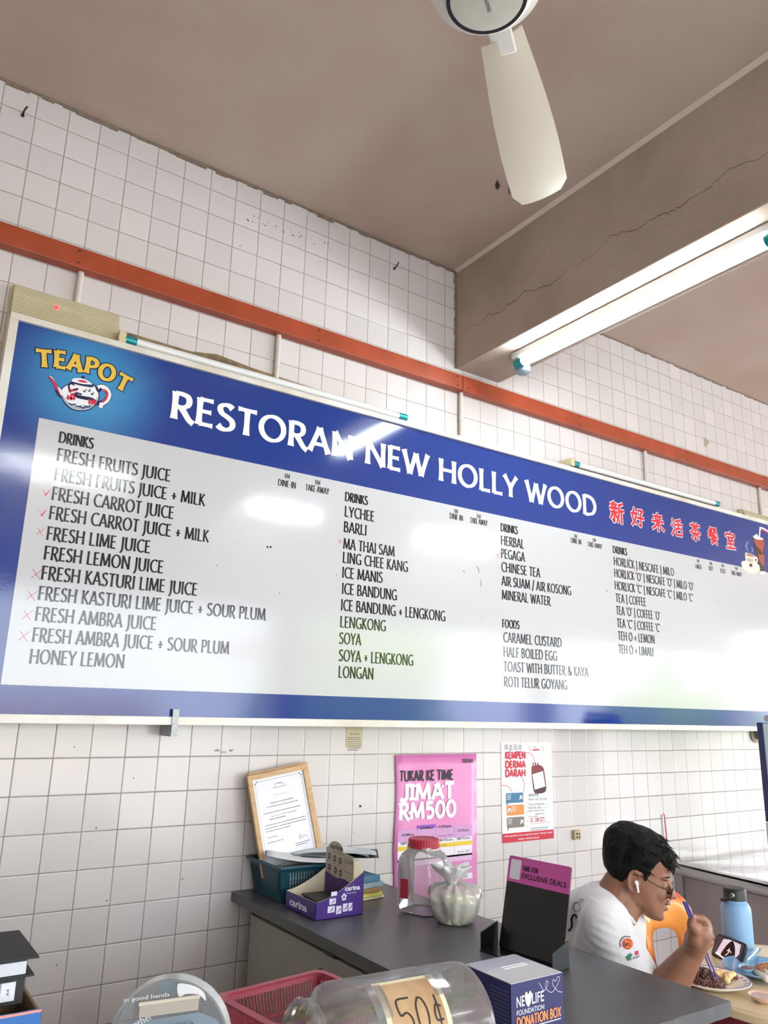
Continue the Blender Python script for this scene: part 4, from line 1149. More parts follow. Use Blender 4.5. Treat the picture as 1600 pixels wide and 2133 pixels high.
hk = MB(); hk.tube([(p.x + .02, -.03, p.z - .02), (p.x + .03, -.05, p.z - .045), (p.x + .13, -.055, p.z - .045), (p.x + .16, -.05, p.z - .02)], .008, 10); hk.build('hook', M('#b3a68e', .35, metal=.5), o, smooth=True)

# ================================================================ steel desk
DZ = .80
DX0, DX1, DY0 = .722, 1.247, -1.463
desk = thing('steel_desk', ((DX0 + DX1) / 2, -.73, 0), 'grey steel desk with a black worn-edged top standing end-on to the tiled wall', 'desk')
def desk_top_mat():
    m = mat('desk_top', '#4c4b4e', .36, noise=.2, nscale=5, color2='#555457', bump=.05, bscale=200)
    return m
top = MB(); rr = random.Random(11)
n = 26
loop = [(DX0, -.001)] + [(DX0, -.001 - (1.462) * i / 30) for i in range(1, 30)]
near = []
for i in range(n + 1):
    t = i / n
    near.append((DX0 + (DX1 - DX0) * t, DY0 + (rr.uniform(-.0014, .0014) if 0 < i < n else 0)))
right = [(DX1, DY0 + 1.462 * i / 30) for i in range(1, 31)]
poly = loop + near + right
nn = len(poly)
vs = [(x, y, DZ) for x, y in poly] + [(x, y, DZ - .004 - (.003 * rr.random() if y < DY0 + .005 else 0)) for x, y in poly] + [(x, y, DZ - .028) for x, y in poly]
fs = [tuple(range(nn)), tuple(range(3 * nn - 1, 2 * nn - 1, -1))]
for k_ in (0, nn):
    for i in range(nn):
        j = (i + 1) % nn; fs.append((k_ + i, k_ + nn + i, k_ + nn + j, k_ + j))
top.add(vs, fs).build('desk_top', desk_top_mat(), desk)
STEEL = mat('grey_steel', '#a3a096', .45, noise=.08, nscale=8, bump=.04)
MB().box((DX0 + .055, -1.40, .05), (DX1 - .03, -.05, DZ - .0285)).build('cabinet', STEEL, desk, bevel=.004)
# drawer fronts on the left side, with the dark gap above and a lock
gap = M('#17140f', .8)
gm_ = MB(); gm_.box((DX0 + .052, -.83, DZ - .060), (DX0 + .056, -.06, DZ - .054)); gm_.box((DX0 + .052, -1.38, DZ - .060), (DX0 + .056, -.85, DZ - .054)); gm_.build('drawer_gap', gap, desk)
for ya, yb in ((-.83, -.06), (-1.38, -.86)):
    d_ = MB().box((DX0 + .046, ya, .42), (DX0 + .0549, yb, DZ - .062)).build('drawer', STEEL, desk, bevel=.003)
    yc = (ya + yb) / 2 - .08
    MB().lathe([(.013, 0), (.013, .006), (.009, .008), (.004, .009)], Matrix.Translation((DX0 + .046, yc, DZ - .115)) @ Matrix.Rotation(math.radians(-90), 4, 'Y'), 20).build('lock', M('#5b5750', .35, metal=.7), d_, smooth=True)
MB().box((DX0 + .040, -.60, DZ - .062), (DX0 + .054, -.545, DZ - .029)).build('catch', M('#2c2a28', .5), desk, bevel=.004)
rail = MB().box((DX0 + .044, -1.39, DZ - .0535), (DX0 + .0549, -.06, DZ - .0288)).build('rail', STEEL, desk, bevel=.002)

# ================================================================ things on the desk
# teal basket
bk_ = thing('plastic_basket', (.90, -.14, DZ), 'teal plastic basket full of papers on the far end of the black desk', 'basket')
TEAL = M('#1a4654', .35, spec=.4)
bx0, bx1, by0, by1, bh = .765, 1.02, -.255, -.02, .105
def ring(x0, x1, y0, y1, z, ins): return [Vector((x0 + ins, y0 + ins, z)), Vector((x1 - ins, y0 + ins, z)), Vector((x1 - ins, y1 - ins, z)), Vector((x0 + ins, y1 - ins, z))]
mb = MB()
def wall_panel(mb, a, b, c, d, t):   # a b bottom, c d top (b-d, a-c order), thickness t inward
    nrm = (Vector(b) - Vector(a)).cross(Vector(c) - Vector(a)).normalized() * t
    mb.hexa([a, b, Vector(b) - nrm, Vector(a) - nrm], [c, d, Vector(d) - nrm, Vector(c) - nrm])
lo = ring(bx0, bx1, by0, by1, DZ + .001, .022); hi = ring(bx0, bx1, by0, by1, DZ + bh, .004)
mb.hexa(lo, [p + Vector((0, 0, .003)) for p in lo])
for i in range(4):
    j = (i + 1) % 4
    L0, L1, H0, H1_ = lo[i], lo[j], hi[i], hi[j]
    def pt(s, t): return L0.lerp(L1, s).lerp(H0.lerp(H1_, s), t)
    wall_panel(mb, pt(0, 0), pt(1, 0), pt(0, .28), pt(1, .28), .003)
    wall_panel(mb, pt(0, .86), pt(1, .86), pt(0, 1), pt(1, 1), .003)
    solid = .34 if i == 3 else .12
    wall_panel(mb, pt(0, .28), pt(solid, .28), pt(0, .86), pt(solid, .86), .003); wall_panel(mb, pt(1 - .1, .28), pt(1, .28), pt(.9, .86), pt(1, .86), .003)
    if i == 3: wall_panel(mb, pt(0, .28), pt(1, .28), pt(0, .86), pt(1, .86), .003)
    else:
        k = solid
        while k < .9:
            wall_panel(mb, pt(k, .28), pt(k + .018, .28), pt(k, .86), pt(k + .018, .86), .003); k += .042
mb.build('basket_body', TEAL, bk_)
rm = MB(); R_ = ring(bx0, bx1, by0, by1, DZ + bh, 0)
for i in range(4): rm.tube([R_[i], R_[(i + 1) % 4]], .006, 10)
rm.build('rim', TEAL, bk_, smooth=True)
# papers: each a slightly bent sheet
def sheet(name, c, w, h, yaw, tilt, roll, col, label, cat='paper', curl=.01, group=None, seed=0):
    m = Matrix.Translation(c) @ Matrix.Rotation(math.radians(yaw), 4, 'Z') @ Matrix.Rotation(math.radians(tilt), 4, 'X') @ Matrix.Rotation(math.radians(roll), 4, 'Y')
    n = 10; vs = []; fs = []
    for j in range(n + 1):
        for i in range(n + 1):
            x, y = i / n - .5, j / n - .5
            z = curl * (x * x * 4 * math.cos(seed) + y * y * 4 * math.sin(seed + 1) + .3 * math.sin(seed * 3 + x * 5))
            vs.append(m @ Vector((x * w, y * h, z)))
    for j in range(n):
        for i in range(n): fs.append((j * (n + 1) + i, j * (n + 1) + i + 1, (j + 1) * (n + 1) + i + 1, (j + 1) * (n + 1) + i))
    o = MB().add(vs, fs).build(name, M(col, .55), smooth=True)
    s = o.modifiers.new('thick', 'SOLIDIFY'); s.thickness = .0012
    tag(o, label, cat, group)
    return o
BT = DZ + bh
fill_ = MB()
rr = random.Random(2)
for i in range(6): fill_.box((bx0 + .03 + rr.uniform(0, .01), by0 + .03, DZ + .006 + i * .014), (bx1 - .03 - rr.uniform(0, .02), by1 - .03, DZ + .006 + i * .014 + .012))
o = fill_.build('paper_stack', M('#b9bfc4', .7)); tag(o, 'grey-white stack of papers filling the teal basket', 'papers')
sheet('paper_sheet', (.905, -.16, BT + .012), .19, .25, 62, 4, -4, '#dfe0e4', 'white letter lying across the teal basket in front of the framed certificate', curl=.012, seed=1)
sheet('folded_leaflet', (.965, -.19, BT + .002), .13, .20, 40, 0, 3, '#5c7f84', 'grey-green leaflet lying under the white letter on the teal basket', 'leaflet', curl=.008, seed=2)
sheet('paper_sheet', (.985, -.24, BT - .006), .13, .10, 30, -16, 4, '#d9dadf', 'small white slip hanging over the front edge of the teal basket', curl=.015, seed=3)
sheet('document_sleeve', (1.03, -.10, BT + .030), .20, .27, 70, 3, 5, '#d6d8de', 'topmost white document sleeve spreading right of the framed certificate', curl=.016, seed=4)
sheet('document_sleeve', (1.055, -.135, BT + .018), .19, .25, 58, 1, 3, '#c3cad3', 'lower white document sleeve jutting out to the right above the blue folders', curl=.010, seed=5)
sheet('black_folder', (1.05, -.15, BT + .006), .20, .26, 58, 0, 2, '#2a2c30', 'thin black folder under the white document sleeves beside the teal basket', 'folder', curl=.004, seed=6)
# stack of files beside the basket
zc = DZ + .001
for i, (h, w, l, col, lab, cat) in enumerate(((.006, .15, .22, '#d8d2b0', 'cream folder at the bottom of the files right of the purple box', 'folder'), (.012, .15, .215, '#dcd36a', 'yellow file low in the stack right of the purple box', 'file'), (.014, .145, .21, '#b08a55', 'brown card file in the stack right of the purple box', 'file'),
                                         (.016, .15, .22, '#9fb4bd', 'pale blue file above the brown one right of the purple box', 'file'), (.018, .145, .21, '#5f93b0', 'blue book on top of the files right of the purple box', 'book'))):
    m = Matrix.Translation((1.035 - i * .002, -.215, zc)) @ Matrix.Rotation(math.radians(8 - 5 * (i % 3)), 4, 'Z')
    o = MB().box((-w / 2, -l / 2, 0), (w / 2, l / 2, h), m).build('file' if cat == 'file' else cat.replace(' ', '_') if cat != 'book' else 'book', M(col, .55, noise=.15, nscale=30), bevel=.002)
    tag(o, lab, cat, 'files stacked beside the purple box')
    zc += h + .0006
# certificates in wooden frames, leaning
def picture_frame(bl, right, up, nrm, w, h, label, cert):
    f = frame(bl, right, up, nrm)
    th = .014; bw = .0165
    P_ = thing('picture_frame', bl, label, 'picture frame', 'wooden certificate frames')
    WOOD = mat('light_wood', '#c9a77c', .5, noise=.25, nscale=14, color2='#b8946a', stretch=(1, 1, 6))
    mb = MB()
    for x0_, y0_, x1_, y1_ in ((0, 0, w, bw), (0, h - bw, w, h), (0, bw, bw, h - bw), (w - bw, bw, w, h - bw)):
        mb.prism([(x0_, y0_), (x1_, y0_), (x1_, y1_), (x0_, y1_)], f, 0, th)
    mb.build('wooden_border', WOOD, P_, bevel=.0012)
    MB().prism([(bw * .8, bw * .8), (w - bw * .8, bw * .8), (w - bw * .8, h - bw * .8), (bw * .8, h - bw * .8)], f, .001, .006).build('backing_card', M('#8a7456', .8), P_)
    if cert:
        pa = MB().prism([(bw * .9, bw * .9), (w - bw * .9, bw * .9), (w - bw * .9, h - bw * .9), (bw * .9, h - bw * .9)], f, .0062, .0068).build('certificate', M('#e6e7ee', .5), P_)
        g = frame(f(0, 0, .0071), right, up, nrm)
        ink = MB(); m_ = bw + .009
        for p, q in (((m_ + .01, m_), (w - m_ - .01, m_)), ((m_ + .01, h - m_), (w - m_ - .01, h - m_)), ((m_, m_ + .01), (m_, h - m_ - .01)), ((w - m_, m_ + .01), (w - m_, h - m_ - .01))):
            pen_stroke(ink, [p, q], g, .0009, 0)
        for sx, sy in ((0, 0), (1, 0), (0, 1), (1, 1)):
            cx_, cy_ = (m_ if not sx else w - m_), (m_ if not sy else h - m_)
            for ax, ay in ((0, .006), (.006, 0)):
                X, Y = cx_ + (ax if not sx else -ax), cy_ + (ay if not sy else -ay)
                ink.flat([(X - .0022, Y - .0022), (X + .0022, Y - .0022), (X + .0022, Y + .0022), (X - .0022, Y + .0022)], g, .0001)
        cxm = w / 2
        print_text(ink, 'SURUHANJAYA SYARIKAT', g, cxm - .027, cxm + .027, h - .058, h - .053, .0001)
        pen_stroke(ink, [(cxm - .02, h - .050), (cxm - .008, h - .043), (cxm + .008, h - .044), (cxm + .022, h - .049)], g, .002, .0001, True, True)
        print_text(ink, 'PERAKUAN PENDAFTARAN', g, cxm - .042, cxm + .042, h - .104, h - .099, .0001, .01)
        print_text(ink, 'AKTA PENDAFTARAN PERNIAGAAN 1956', g, cxm - .06, cxm + .06, h - .115, h - .110, .0001, .01)
        print_text(ink, 'BORANG D (KAEDAH 13)', g, cxm - .025, cxm + .025, h - .080, h - .077, .0001)
        grey_lines(ink, g, cxm - .075, cxm + .075, h - .132, 1, .009, .0025, .0001, 1)
        print_text(ink, 'NEW HOLLY WOOD RESTAURANT', g, cxm - .05, cxm + .05, h - .146, h - .1415, .0001, .01)
        grey_lines(ink, g, cxm - .055, cxm + .055, h - .154, 1, .009, .003, .0001, 2)
        grey_lines(ink, g, m_ + .012, w - m_ - .012, h - .17, 3, .0095, .0026, .0001, 3)
        grey_lines(ink, g, m_ + .012, m_ + .055, h - .208, 1, .0095, .0024, .0001, 4)
        grey_lines(ink, g, m_ + .012, m_ + .10, h - .224, 1, .0095, .0024, .0001, 5)
        sx_ = w - m_ - .045
        pen_stroke(ink, [(sx_ - .004, h - .222), (sx_, h - .236), (sx_ + .004, h - .221), (sx_ + .008, h - .235), (sx_ + .014, h - .228), (sx_ + .03, h - .232)], g, .0011, .0001, True)
        grey_lines(ink, g, sx_ - .02, sx_ + .036, h - .248, 2, .006, .0022, .0001, 6)
        ink.build('print', M('#4a4c58', .5), pa, recalc=False)
        MB().prism([(bw, bw), (w - bw, bw), (w - bw, h - bw), (bw, h - bw)], f, .0085, .0095).build('clear_cover', clear_plastic('frame_cover', rough=.12, cloud=.02, refl=.22), P_)
tl_, tr_, bl_2, br_2 = on_y(512, 1618, -.045), on_y(634, 1588, -.045), on_y(541, 1806, -.10), on_y(668, 1763, -.10)
rt_ = (tr_ - tl_); up_ = (tl_ - bl_2).normalized()
W_ = rt_.length; rt_ = (rt_ - up_ * rt_.dot(up_)).normalized(); nr_ = rt_.cross(up_)
H_ = (tl_ - bl_2).length
picture_frame(bl_2 - up_ * .035, rt_, up_, nr_, W_, H_ + .035, 'front wooden frame holding a business certificate, leaning on the wall from the teal basket', True)
picture_frame(bl_2 - up_ * .025 + rt_ * .016 - nr_ * .022, rt_, up_, nr_, W_, H_ + .034, 'wooden frame behind the certificate frame, only its edge showing', False)
# purple display box
cb_ = thing('display_box', (.86, -.37, DZ), 'purple cardboard counter display box with a tall printed back card on the black desk', 'display box')
PUR = mat('purple_card', '#4a2a86', .35, noise=.2, nscale=5, color2='#3a2070', coat=.2); CARD = M('#d9cdb0', .7); INNER = M('#c8bda2', .7)
X0, X1, Y0, Y1 = .780, .943, -.462, -.275
def on_desk(x, y, z): return Vector((x, y, DZ + z))
def card_wall(mb, p, q, zp, zq, t, curve=None):
    """vertical card from p to q (xy) with top heights zp..zq"""
    p, q = Vector((*p, 0)), Vector((*q, 0)); d = (q - p).normalized(); nrm = Vector((-d.y, d.x, 0)) * t
    k = 8
    for i in range(k):
        a, b = i / k, (i + 1) / k
        ha = zp + (zq - zp) * (curve(a) if curve else a); hb_ = zp + (zq - zp) * (curve(b) if curve else b)
        A, B_ = p.lerp(q, a), p.lerp(q, b)
        mb.hexa([A + Vector((0, 0, DZ + .0008)), B_ + Vector((0, 0, DZ + .0008)), B_ + nrm + Vector((0, 0, DZ + .0008)), A + nrm + Vector((0, 0, DZ + .0008))],
                [A + Vector((0, 0, DZ + ha)), B_ + Vector((0, 0, DZ + hb_)), B_ + nrm + Vector((0, 0, DZ + hb_)), A + nrm + Vector((0, 0, DZ + ha))])
mb = MB()
ease = lambda t: t ** 1.5
card_wall(mb, (X0, Y0), (X1, Y0), .048, .118, .0012, ease)      # front (towards the camera)
card_wall(mb, (X1, Y1), (X0, Y1), .118, .048, .0012, lambda t: 1 - (1 - t) ** 1.5)
card_wall(mb, (X0, Y1), (X0, Y0), .048, .048, .0012)
card_wall(mb, (X1, Y0), (X1, Y1), .118, .118, .0012)
mb.box((X0, Y0, DZ + .0005), (X1, Y1, DZ + .0025))
mb.build('tray', PUR, cb_)
mi = MB()
card_wall(mi, (X0 + .0015, Y0 + .0015), (X1 - .0015, Y0 + .0015), .0485, .1185, .0008, ease); card_wall(mi, (X1 - .0015, Y1 - .0015), (X0 + .0015, Y1 - .0015), .1185, .0485, .0008, lambda t: 1 - (1 - t) ** 1.5); card_wall(mi, (X0 + .0015, Y1 - .0015), (X0 + .0015, Y0 + .0015), .0485, .0485, .0008)
mi.build('lining', CARD, cb_)
# back card
xb_ = X1 - .030
hf = frame((xb_, Y1 - .012, DZ), (0, -1, 0), (-.0, 0, 1), (-1, 0, 0))
Wc = (Y1 - .012) - (Y0 + .010)
hp = [(0, .03), (Wc, .03), (Wc, .150), (Wc * .97, .160), (Wc * .62, .163)] + [(Wc * .36 + Wc * .27 * math.cos(a), .166 + .024 * math.sin(a)) for a in [math.radians(x) for x in range(10, 171, 16)]] + [(0, .165)]
hc = MB().prism(hp, hf, 0, .0015).build('header_card', M('#b3a994', .55), cb_)
g2 = frame(hf(0, 0, .0018), (0, -1, 0), (0, 0, 1), (-1, 0, 0))
mb = MB(); mb.flat([(0, .03), (Wc, .03), (Wc, .082), (Wc * .7, .09), (Wc * .4, .086), (0, .096)], g2); mb.build('purple_print', M('#43286f', .5), hc, recalc=False)
mb = MB(); print_text(mb, 'carina', g2, Wc * .16, Wc * .60, .167, .180, .0002, .03)
print_text(mb, 'Moments We Care', g2, Wc * .25, Wc * .70, .1575, .1615, .0002)
for i, (cx_, cy_) in enumerate(((.13, .142), (.33, .140), (.53, .138), (.15, .110), (.38, .107), (.56, .104))):
    mb.flat(ell(Wc * cx_, cy_, .0095, .0095, 16), g2, .0002)
    grey_lines(mb, g2, Wc * cx_ - .01, Wc * cx_ + .01, cy_ - .015, 1, .004, .002, .0002, i)
print_text(mb, 'SALE PRICE', g2, Wc * .71, Wc * .97, .137, .143, .0002)
for p, q in (((Wc * .68, .148), (Wc * .99, .145)), ((Wc * .68, .148), (Wc * .68, .114)), ((Wc * .68, .114), (Wc * .99, .110)), ((Wc * .99, .145), (Wc * .99, .110))): pen_stroke(mb, [p, q], g2, .0012, .0002)
mb.build('print', M('#4a3b4a', .5), hc, recalc=False)
mb = MB()
for i, (cx_, cy_) in enumerate(((.13, .142), (.33, .140), (.53, .138), (.15, .110), (.38, .107), (.56, .104))):
    mb.flat(smooth_poly([(Wc * cx_ - .004, cy_ - .004), (Wc * cx_, cy_ + .005), (Wc * cx_ + .005, cy_ - .003), (Wc * cx_, cy_ - .001)], 4), g2, .0005)
mb.build('icon_print', M('#c9bfae', .5), hc, recalc=False)
# side wing of the back card
mb = MB(); fw_ = frame((X1 - .003, Y0 + .008, DZ), (-1, 0, 0), (0, 0, 1), (0, 1, 0))
mb.prism([(.0, .11), (.0, .150), (.004, .168), (.085, .085), (.085, .078)], fw_, 0, .001); 
mb = MB()
mb.add([(xb_, Y0 + .010, DZ + .155), (xb_, Y0 + .010, DZ + .09), (X1 - .001, Y0 + .001, DZ + .117), (X1 + .0, Y0 + .003, DZ + .125)], [(0, 1, 2, 3)])
w_ = mb.build('card_wing', INNER, cb_); s = w_.modifiers.new('thick', 'SOLIDIFY'); s.thickness = .0012
mb = MB()
g3 = frame((X0, Y0 - .0004, DZ), (1, 0, 0), (0, 0, 1), (0, -1, 0))
print_text(mb, 'carina', g3, .098, .150, .071, .083, 0, .03); print_text(mb, 'Moments We Care', g3, .104, .138, .062, .066)
for cx_, cy_, w_, h_ in ((.052, .026, .024, .018), (.056, .047, .022, .016), (.060, .067, .02, .012), (.078, .022, .018, .022), (.1, .026, .016, .022), (.118, .026, .014, .022)):
    mb.flat([(cx_ - w_ / 2, cy_ - h_ / 2), (cx_ + w_ / 2, cy_ - h_ / 2 + .001), (cx_ + w_ / 2, cy_ + h_ / 2), (cx_ - w_ / 2, cy_ + h_ / 2)], g3, .0001)
for a in range(5):
    an = math.radians(a * 72 + 20); mb.flat(ell(.095 + .006 * math.cos(an), .055 + .007 * math.sin(an), .0035, .004, 10), g3, .0001)
g4 = frame((X0 - .0004, Y1, DZ), (0, -1, 0), (0, 0, 1), (-1, 0, 0))
print_text(mb, 'carina', g4, .028, .135, .014, .032, 0, .035)
mb.build('white_print', M('#e4dff0', .5), cb_, recalc=False)
mb = MB()
for cx_, cy_, h_ in ((.052, .026, .012), (.056, .047, .011), (.078, .022, .014), (.1, .026, .014), (.118, .026, .013)):
    pen_stroke(mb, [(cx_ - .005, cy_ - h_ / 2), (cx_ + .003, cy_), (cx_ + .006, cy_ + h_ / 2)], g3, .003, .0003, True, True)
mb.build('pack_print', M('#5a5aa8', .5), cb_, recalc=False)
# wallets inside
for nm, lab, col, z, dz, rot, w, l, xo in (('wallet', 'brown-edged wallet lying at the bottom of the purple display box', '#7d6c55', .004, .018, 8, .085, .12, .0), ('wallet', 'black wallet lying on the brown one in the purple display box', '#161214', .0235, .012, -8, .08, .11, .004), ('notebook', 'flat black notebook on top of the wallets in the purple display box', '#231c22', .0365, .006, -4, .085, .125, .006)):
    m = Matrix.Translation((.848 + xo, -.372, DZ + z)) @ Matrix.Rotation(math.radians(rot), 4, 'Z')
    o = MB().box((-w / 2, -l / 2, 0), (w / 2, l / 2, dz), m).build(nm, M(col, .5), bevel=.003); tag(o, lab, nm, 'wallets in the purple box')
# clear jar with a red lid
jc = Vector((1.122, -.526, DZ))
jar = thing('plastic_jar', jc, 'tall empty clear plastic jar with a red screw lid on the black desk', 'jar')
CLEAR = clear_plastic('jar_plastic', (.95, .94, .95), .06, .26, (.86, .84, .87))
jm = Matrix.Translation(jc) @ Matrix.Rotation(math.radians(20), 4, 'Z')
MB().lathe([(.050, .002), (.062, .006), (.066, .02), (.0665, .10), (.0665, .135), (.064, .152), (.056, .167), (.045, .176), (.043, .182), (.043, .19)], jm, 48, cap=False, sq=4.5).build('jar_body', CLEAR, jar, smooth=True)
MB().lathe([(.001, .0025), (.05, .0022)], jm, 48, cap=False, sq=4.5).build('jar_base', CLEAR, jar)
RED = M('#a31f34', .4)
ld = MB(); n = 72; pr_ = []
vs = []; fs = []
for z, r, kn in ((.184, .0475, 1), (.208, .0475, 1), (.2105, .045, 0), (.211, .038, 0), (.2095, .037, 0)):
    for k in range(n):
        a = 2 * math.pi * k / n; q = r + (.0009 if kn and k % 2 else 0); vs.append(jc + Vector((q * math.cos(a), q * math.sin(a), z)))
for i in range(4):
    for k in range(n): fs.append((i * n + k, i * n + (k + 1) % n, (i + 1) * n + (k + 1) % n, (i + 1) * n + k))
fs.append(tuple(4 * n + k for k in range(n))); fs.append(tuple(range(n - 1, -1, -1)))
ld.add(vs, fs).build('lid', RED, jar)
jl = MB(); 
jl.box((-.0672, .012, .045), (-.0668, .04, .10), jm); jl.build('side_label', M('#a8283c', .5), jar)
# bowl wrapped in a plastic bag
bc = Vector((1.133, -.665, DZ))
bw_ = thing('bagged_bowl', bc, 'cream bowl of food tied up in a crumpled clear plastic bag on the black desk', 'bagged bowl')
MB().lathe([(.045, .001), (.050, .004), (.062, .055), (.064, .06), (.060, .061), (.058, .056), (.001, .05)], Matrix.Translation(bc), 40).build('bowl', M('#e4e0c4', .45, sss=0), bw_, smooth=True)
MB().lathe([(.057, .058), (.048, .070), (.03, .078), (.001, .081)], Matrix.Translation(bc), 32).build('contents', M('#e3dcb2', .6, noise=.2, nscale=60), bw_, smooth=True)
BAGM = clear_plastic('bag_film', (.97, .97, .96), .10, .36, (.90, .90, .88))
from mathutils import noise as mnoise
def crumple(name, m, parent, prof, c, amp, sc, n=72, rows=40, flat=1.0, seed=0):
    vs, fs = [], []
    P = spline([Vector((r, 0, z)) for r, z in prof], 8)
    k = len(P)
    for i, p in enumerate(P):
        for j in range(n):
            a = 2 * math.pi * j / n
            q = Vector((math.cos(a), math.sin(a), p.z * 12))
            nz = mnoise.noise(Vector((q.x * sc + seed, q.y * sc, q.z * sc * .35))) + .6 * abs(mnoise.noise(Vector((q.x * sc * 2.3, q.y * sc * 2.3 + seed, q.z * sc * .9))))
            r = max(.0008, p.x * (1 + amp * nz))
            vs.append(Vector(c) + Vector((r * math.cos(a), r * math.sin(a) * flat, p.z + amp * .02 * nz)))
    for i in range(k - 1):
        for j in range(n): fs.append((i * n + j, i * n + (j + 1) % n, (i + 1) * n + (j + 1) % n, (i + 1) * n + j))
    return MB().add(vs, fs).build(name, m, parent, smooth=True, angle=180)
crumple('bag', BAGM, bw_, [(.046, .0015), (.056, .012), (.068, .05), (.070, .078), (.058, .096), (.030, .104), (.010, .108), (.008, .112)], bc, .24, 2.9)
crumple('bag_knot', mat('bag_white', '#e9e9ea', .3, noise=.05, trans=.25), bw_, [(.010, .100), (.016, .112), (.034, .130), (.044, .146), (.040, .152), (.020, .146), (.004, .138)], bc + Vector((-.014, -.004, 0)), .85, 2.4, seed=3)
# black TIME display stand
BLK = M('#0b0a0c', .3)
p0, p1 = on_z(1039, 1972, DZ + .004), on_z(1172, 2014, DZ + .004)
ax = (p1 - p0); ax.z = 0
st = thing('display_stand', (p0 + p1) / 2 - Vector((0, 0, .004)), 'black acrylic display stand with a pink headed card on the near part of the desk', 'display stand')
ax.normalize(); nb = Vector((-ax.y, ax.x, 0))     # pointing away from the camera
if nb.dot(R2) < 0: nb = -nb
lean = math.radians(13)
up = Vector((0, 0, math.cos(lean))) + nb * math.sin(lean)
Wd = (p1 - p0).length
hgt = .223
pf = frame(p0, ax, up, ax.cross(up))
nrm_sign = 1 if ax.cross(up).dot(R2) < 0 else -1
pan = MB().prism(rrect(0, 0, Wd, hgt, .006), pf, 0, -.003 * nrm_sign).build('panel', BLK, st, bevel=.0006)
hd0 = hgt * .715
def on_card(q): return (q[0], q[1])
MB().prism([(0, hd0), (Wd, hd0), (Wd, hgt - .006), (Wd - .002, hgt - .002), (Wd - .006, hgt), (.006, hgt), (.002, hgt - .002), (0, hgt - .006)], pf, .0002 * nrm_sign, .0008 * nrm_sign).build('card_header', M('#c2509b', .35), pan)
MB().prism(rrect(.008, hd0 + .007, .043, hgt - .008, .004), pf, .0009 * nrm_sign, .0013 * nrm_sign).build('white_patch', M('#dcd8e2', .4), pan)
mb = MB(); fx = lambda a, b, c=0.0: pf(a, b, (.0014 + c) * nrm_sign)
bold_text(mb, 'TIME FOR', fx, .049, .049 + .052, hd0 + .032, hd0 + .044, .2); bold_text(mb, 'EXCLUSIVE DEALS', fx, .049, Wd - .010, hd0 + .014, hd0 + .026, .2)
mb.build('lettering', M('#211019', .45), pan, recalc=False)
# base shelf and the two side wings
mb = MB(); g_ = frame(p0, ax, -nb, (0, 0, 1))
mb.prism([(-.012, -.012), (Wd + .012, -.012), (Wd + .012, .06), (-.012, .06)], g_, -.0032, -.0004); mb.build('base', BLK, st)
for s_, x_ in ((0, -.012), (1, Wd + .012)):
    mb = MB(); w_ = frame(p0 + ax * x_, -nb, (0, 0, 1), ax)
    mb.prism([(-.01, 0), (.055, 0), (.055, .040), (-.01, .058)], w_, -.0015, .0015); mb.build('side_wing', BLK if not s_ else M('#3a3d40', .12), st)
mb = MB(); mb.prism([(Wd + .012, .02), (Wd + .026, .02), (Wd + .026, .055), (Wd + .012, .06)], g_, -.0032, -.0004); mb.build('foot', M('#3a3d40', .15), st)
# ================================================================ front counter and what stands on it
CZ = .76
ct = thing('cash_counter', (-.2, -1.7, 0), 'low cash counter in front of the steel desk, crowded with boxes and jars', 'counter')
MB().box((-1.3, -2.15, CZ - .03), (.718, -1.062, CZ)).build('counter_top', M('#6f6862', .4, noise=.15, nscale=6), ct, bevel=.004)
MB().box((-1.25, -2.10, .02), (.700, -1.09, CZ - .0305)).build('counter_body', M('#8c8378', .6), ct)
# red basket
rb = thing('red_basket', (.36, -1.15, CZ), 'red slotted plastic basket on the front counter beside the steel desk', 'basket')
REDP = M('#b0485a', .4, noise=.1, nscale=10)
BL, BB, BR = on_z(461, 2076, .86), on_z(640, 2031, .86), on_z(700, 2047, .86)
ex = (BB - BL); ex.z = 0; LX = ex.length + .03; ex.normalize(); ey = Vector((ex.y, -ex.x, 0))
LYb = .19
def rim_pt(a, b, z=.86): return Vector((BL.x, BL.y, z)) + ex * a + ey * b
def rb_ring(z, ins): return [rim_pt(ins, ins, z), rim_pt(LX - ins, ins, z), rim_pt(LX - ins, LYb - ins, z), rim_pt(ins, LYb - ins, z)]
lo, hi = rb_ring(CZ + .002, .030), rb_ring(.858, .004)
mb = MB()
for i in range(4):
    j = (i + 1) % 4
    def pt(s, t, L0=lo[i], L1=lo[j], H0=hi[i], H1_=hi[j]): return L0.lerp(L1, s).lerp(H0.lerp(H1_, s), t)
    wall_panel(mb, pt(0, 0), pt(1, 0), pt(0, .10), pt(1, .10), .002); wall_panel(mb, pt(0, .48), pt(1, .48), pt(0, .53), pt(1, .53), .002); wall_panel(mb, pt(0, .92), pt(1, .92), pt(0, 1), pt(1, 1), .003)
    k = 0.0; stp = .034 if i % 2 == 0 else .045
    while k < 1:
        wall_panel(mb, pt(k, .1), pt(min(1, k + stp * .36), .1), pt(k, .92), pt(min(1, k + stp * .36), .92), .002); k += stp
    wall_panel(mb, pt(.0, .1), pt(.05, .1), pt(0, .92), pt(.05, .92), .003); wall_panel(mb, pt(.95, .1), pt(1, .1), pt(.95, .92), pt(1, .92), .003)
mb.build('basket_body', REDP, rb)
flr = MB()
for k in range(22):
    a = .032 + (LX - .064) * k / 21
    flr.hexa([rim_pt(a - .0022, .03, CZ + .001), rim_pt(a + .0022, .03, CZ + .001), rim_pt(a + .0022, LYb - .03, CZ + .001), rim_pt(a - .0022, LYb - .03, CZ + .001)], [rim_pt(a - .0022, .03, CZ + .003), rim_pt(a + .0022, .03, CZ + .003), rim_pt(a + .0022, LYb - .03, CZ + .003), rim_pt(a - .0022, LYb - .03, CZ + .003)])
flr.build('basket_floor', REDP, rb)
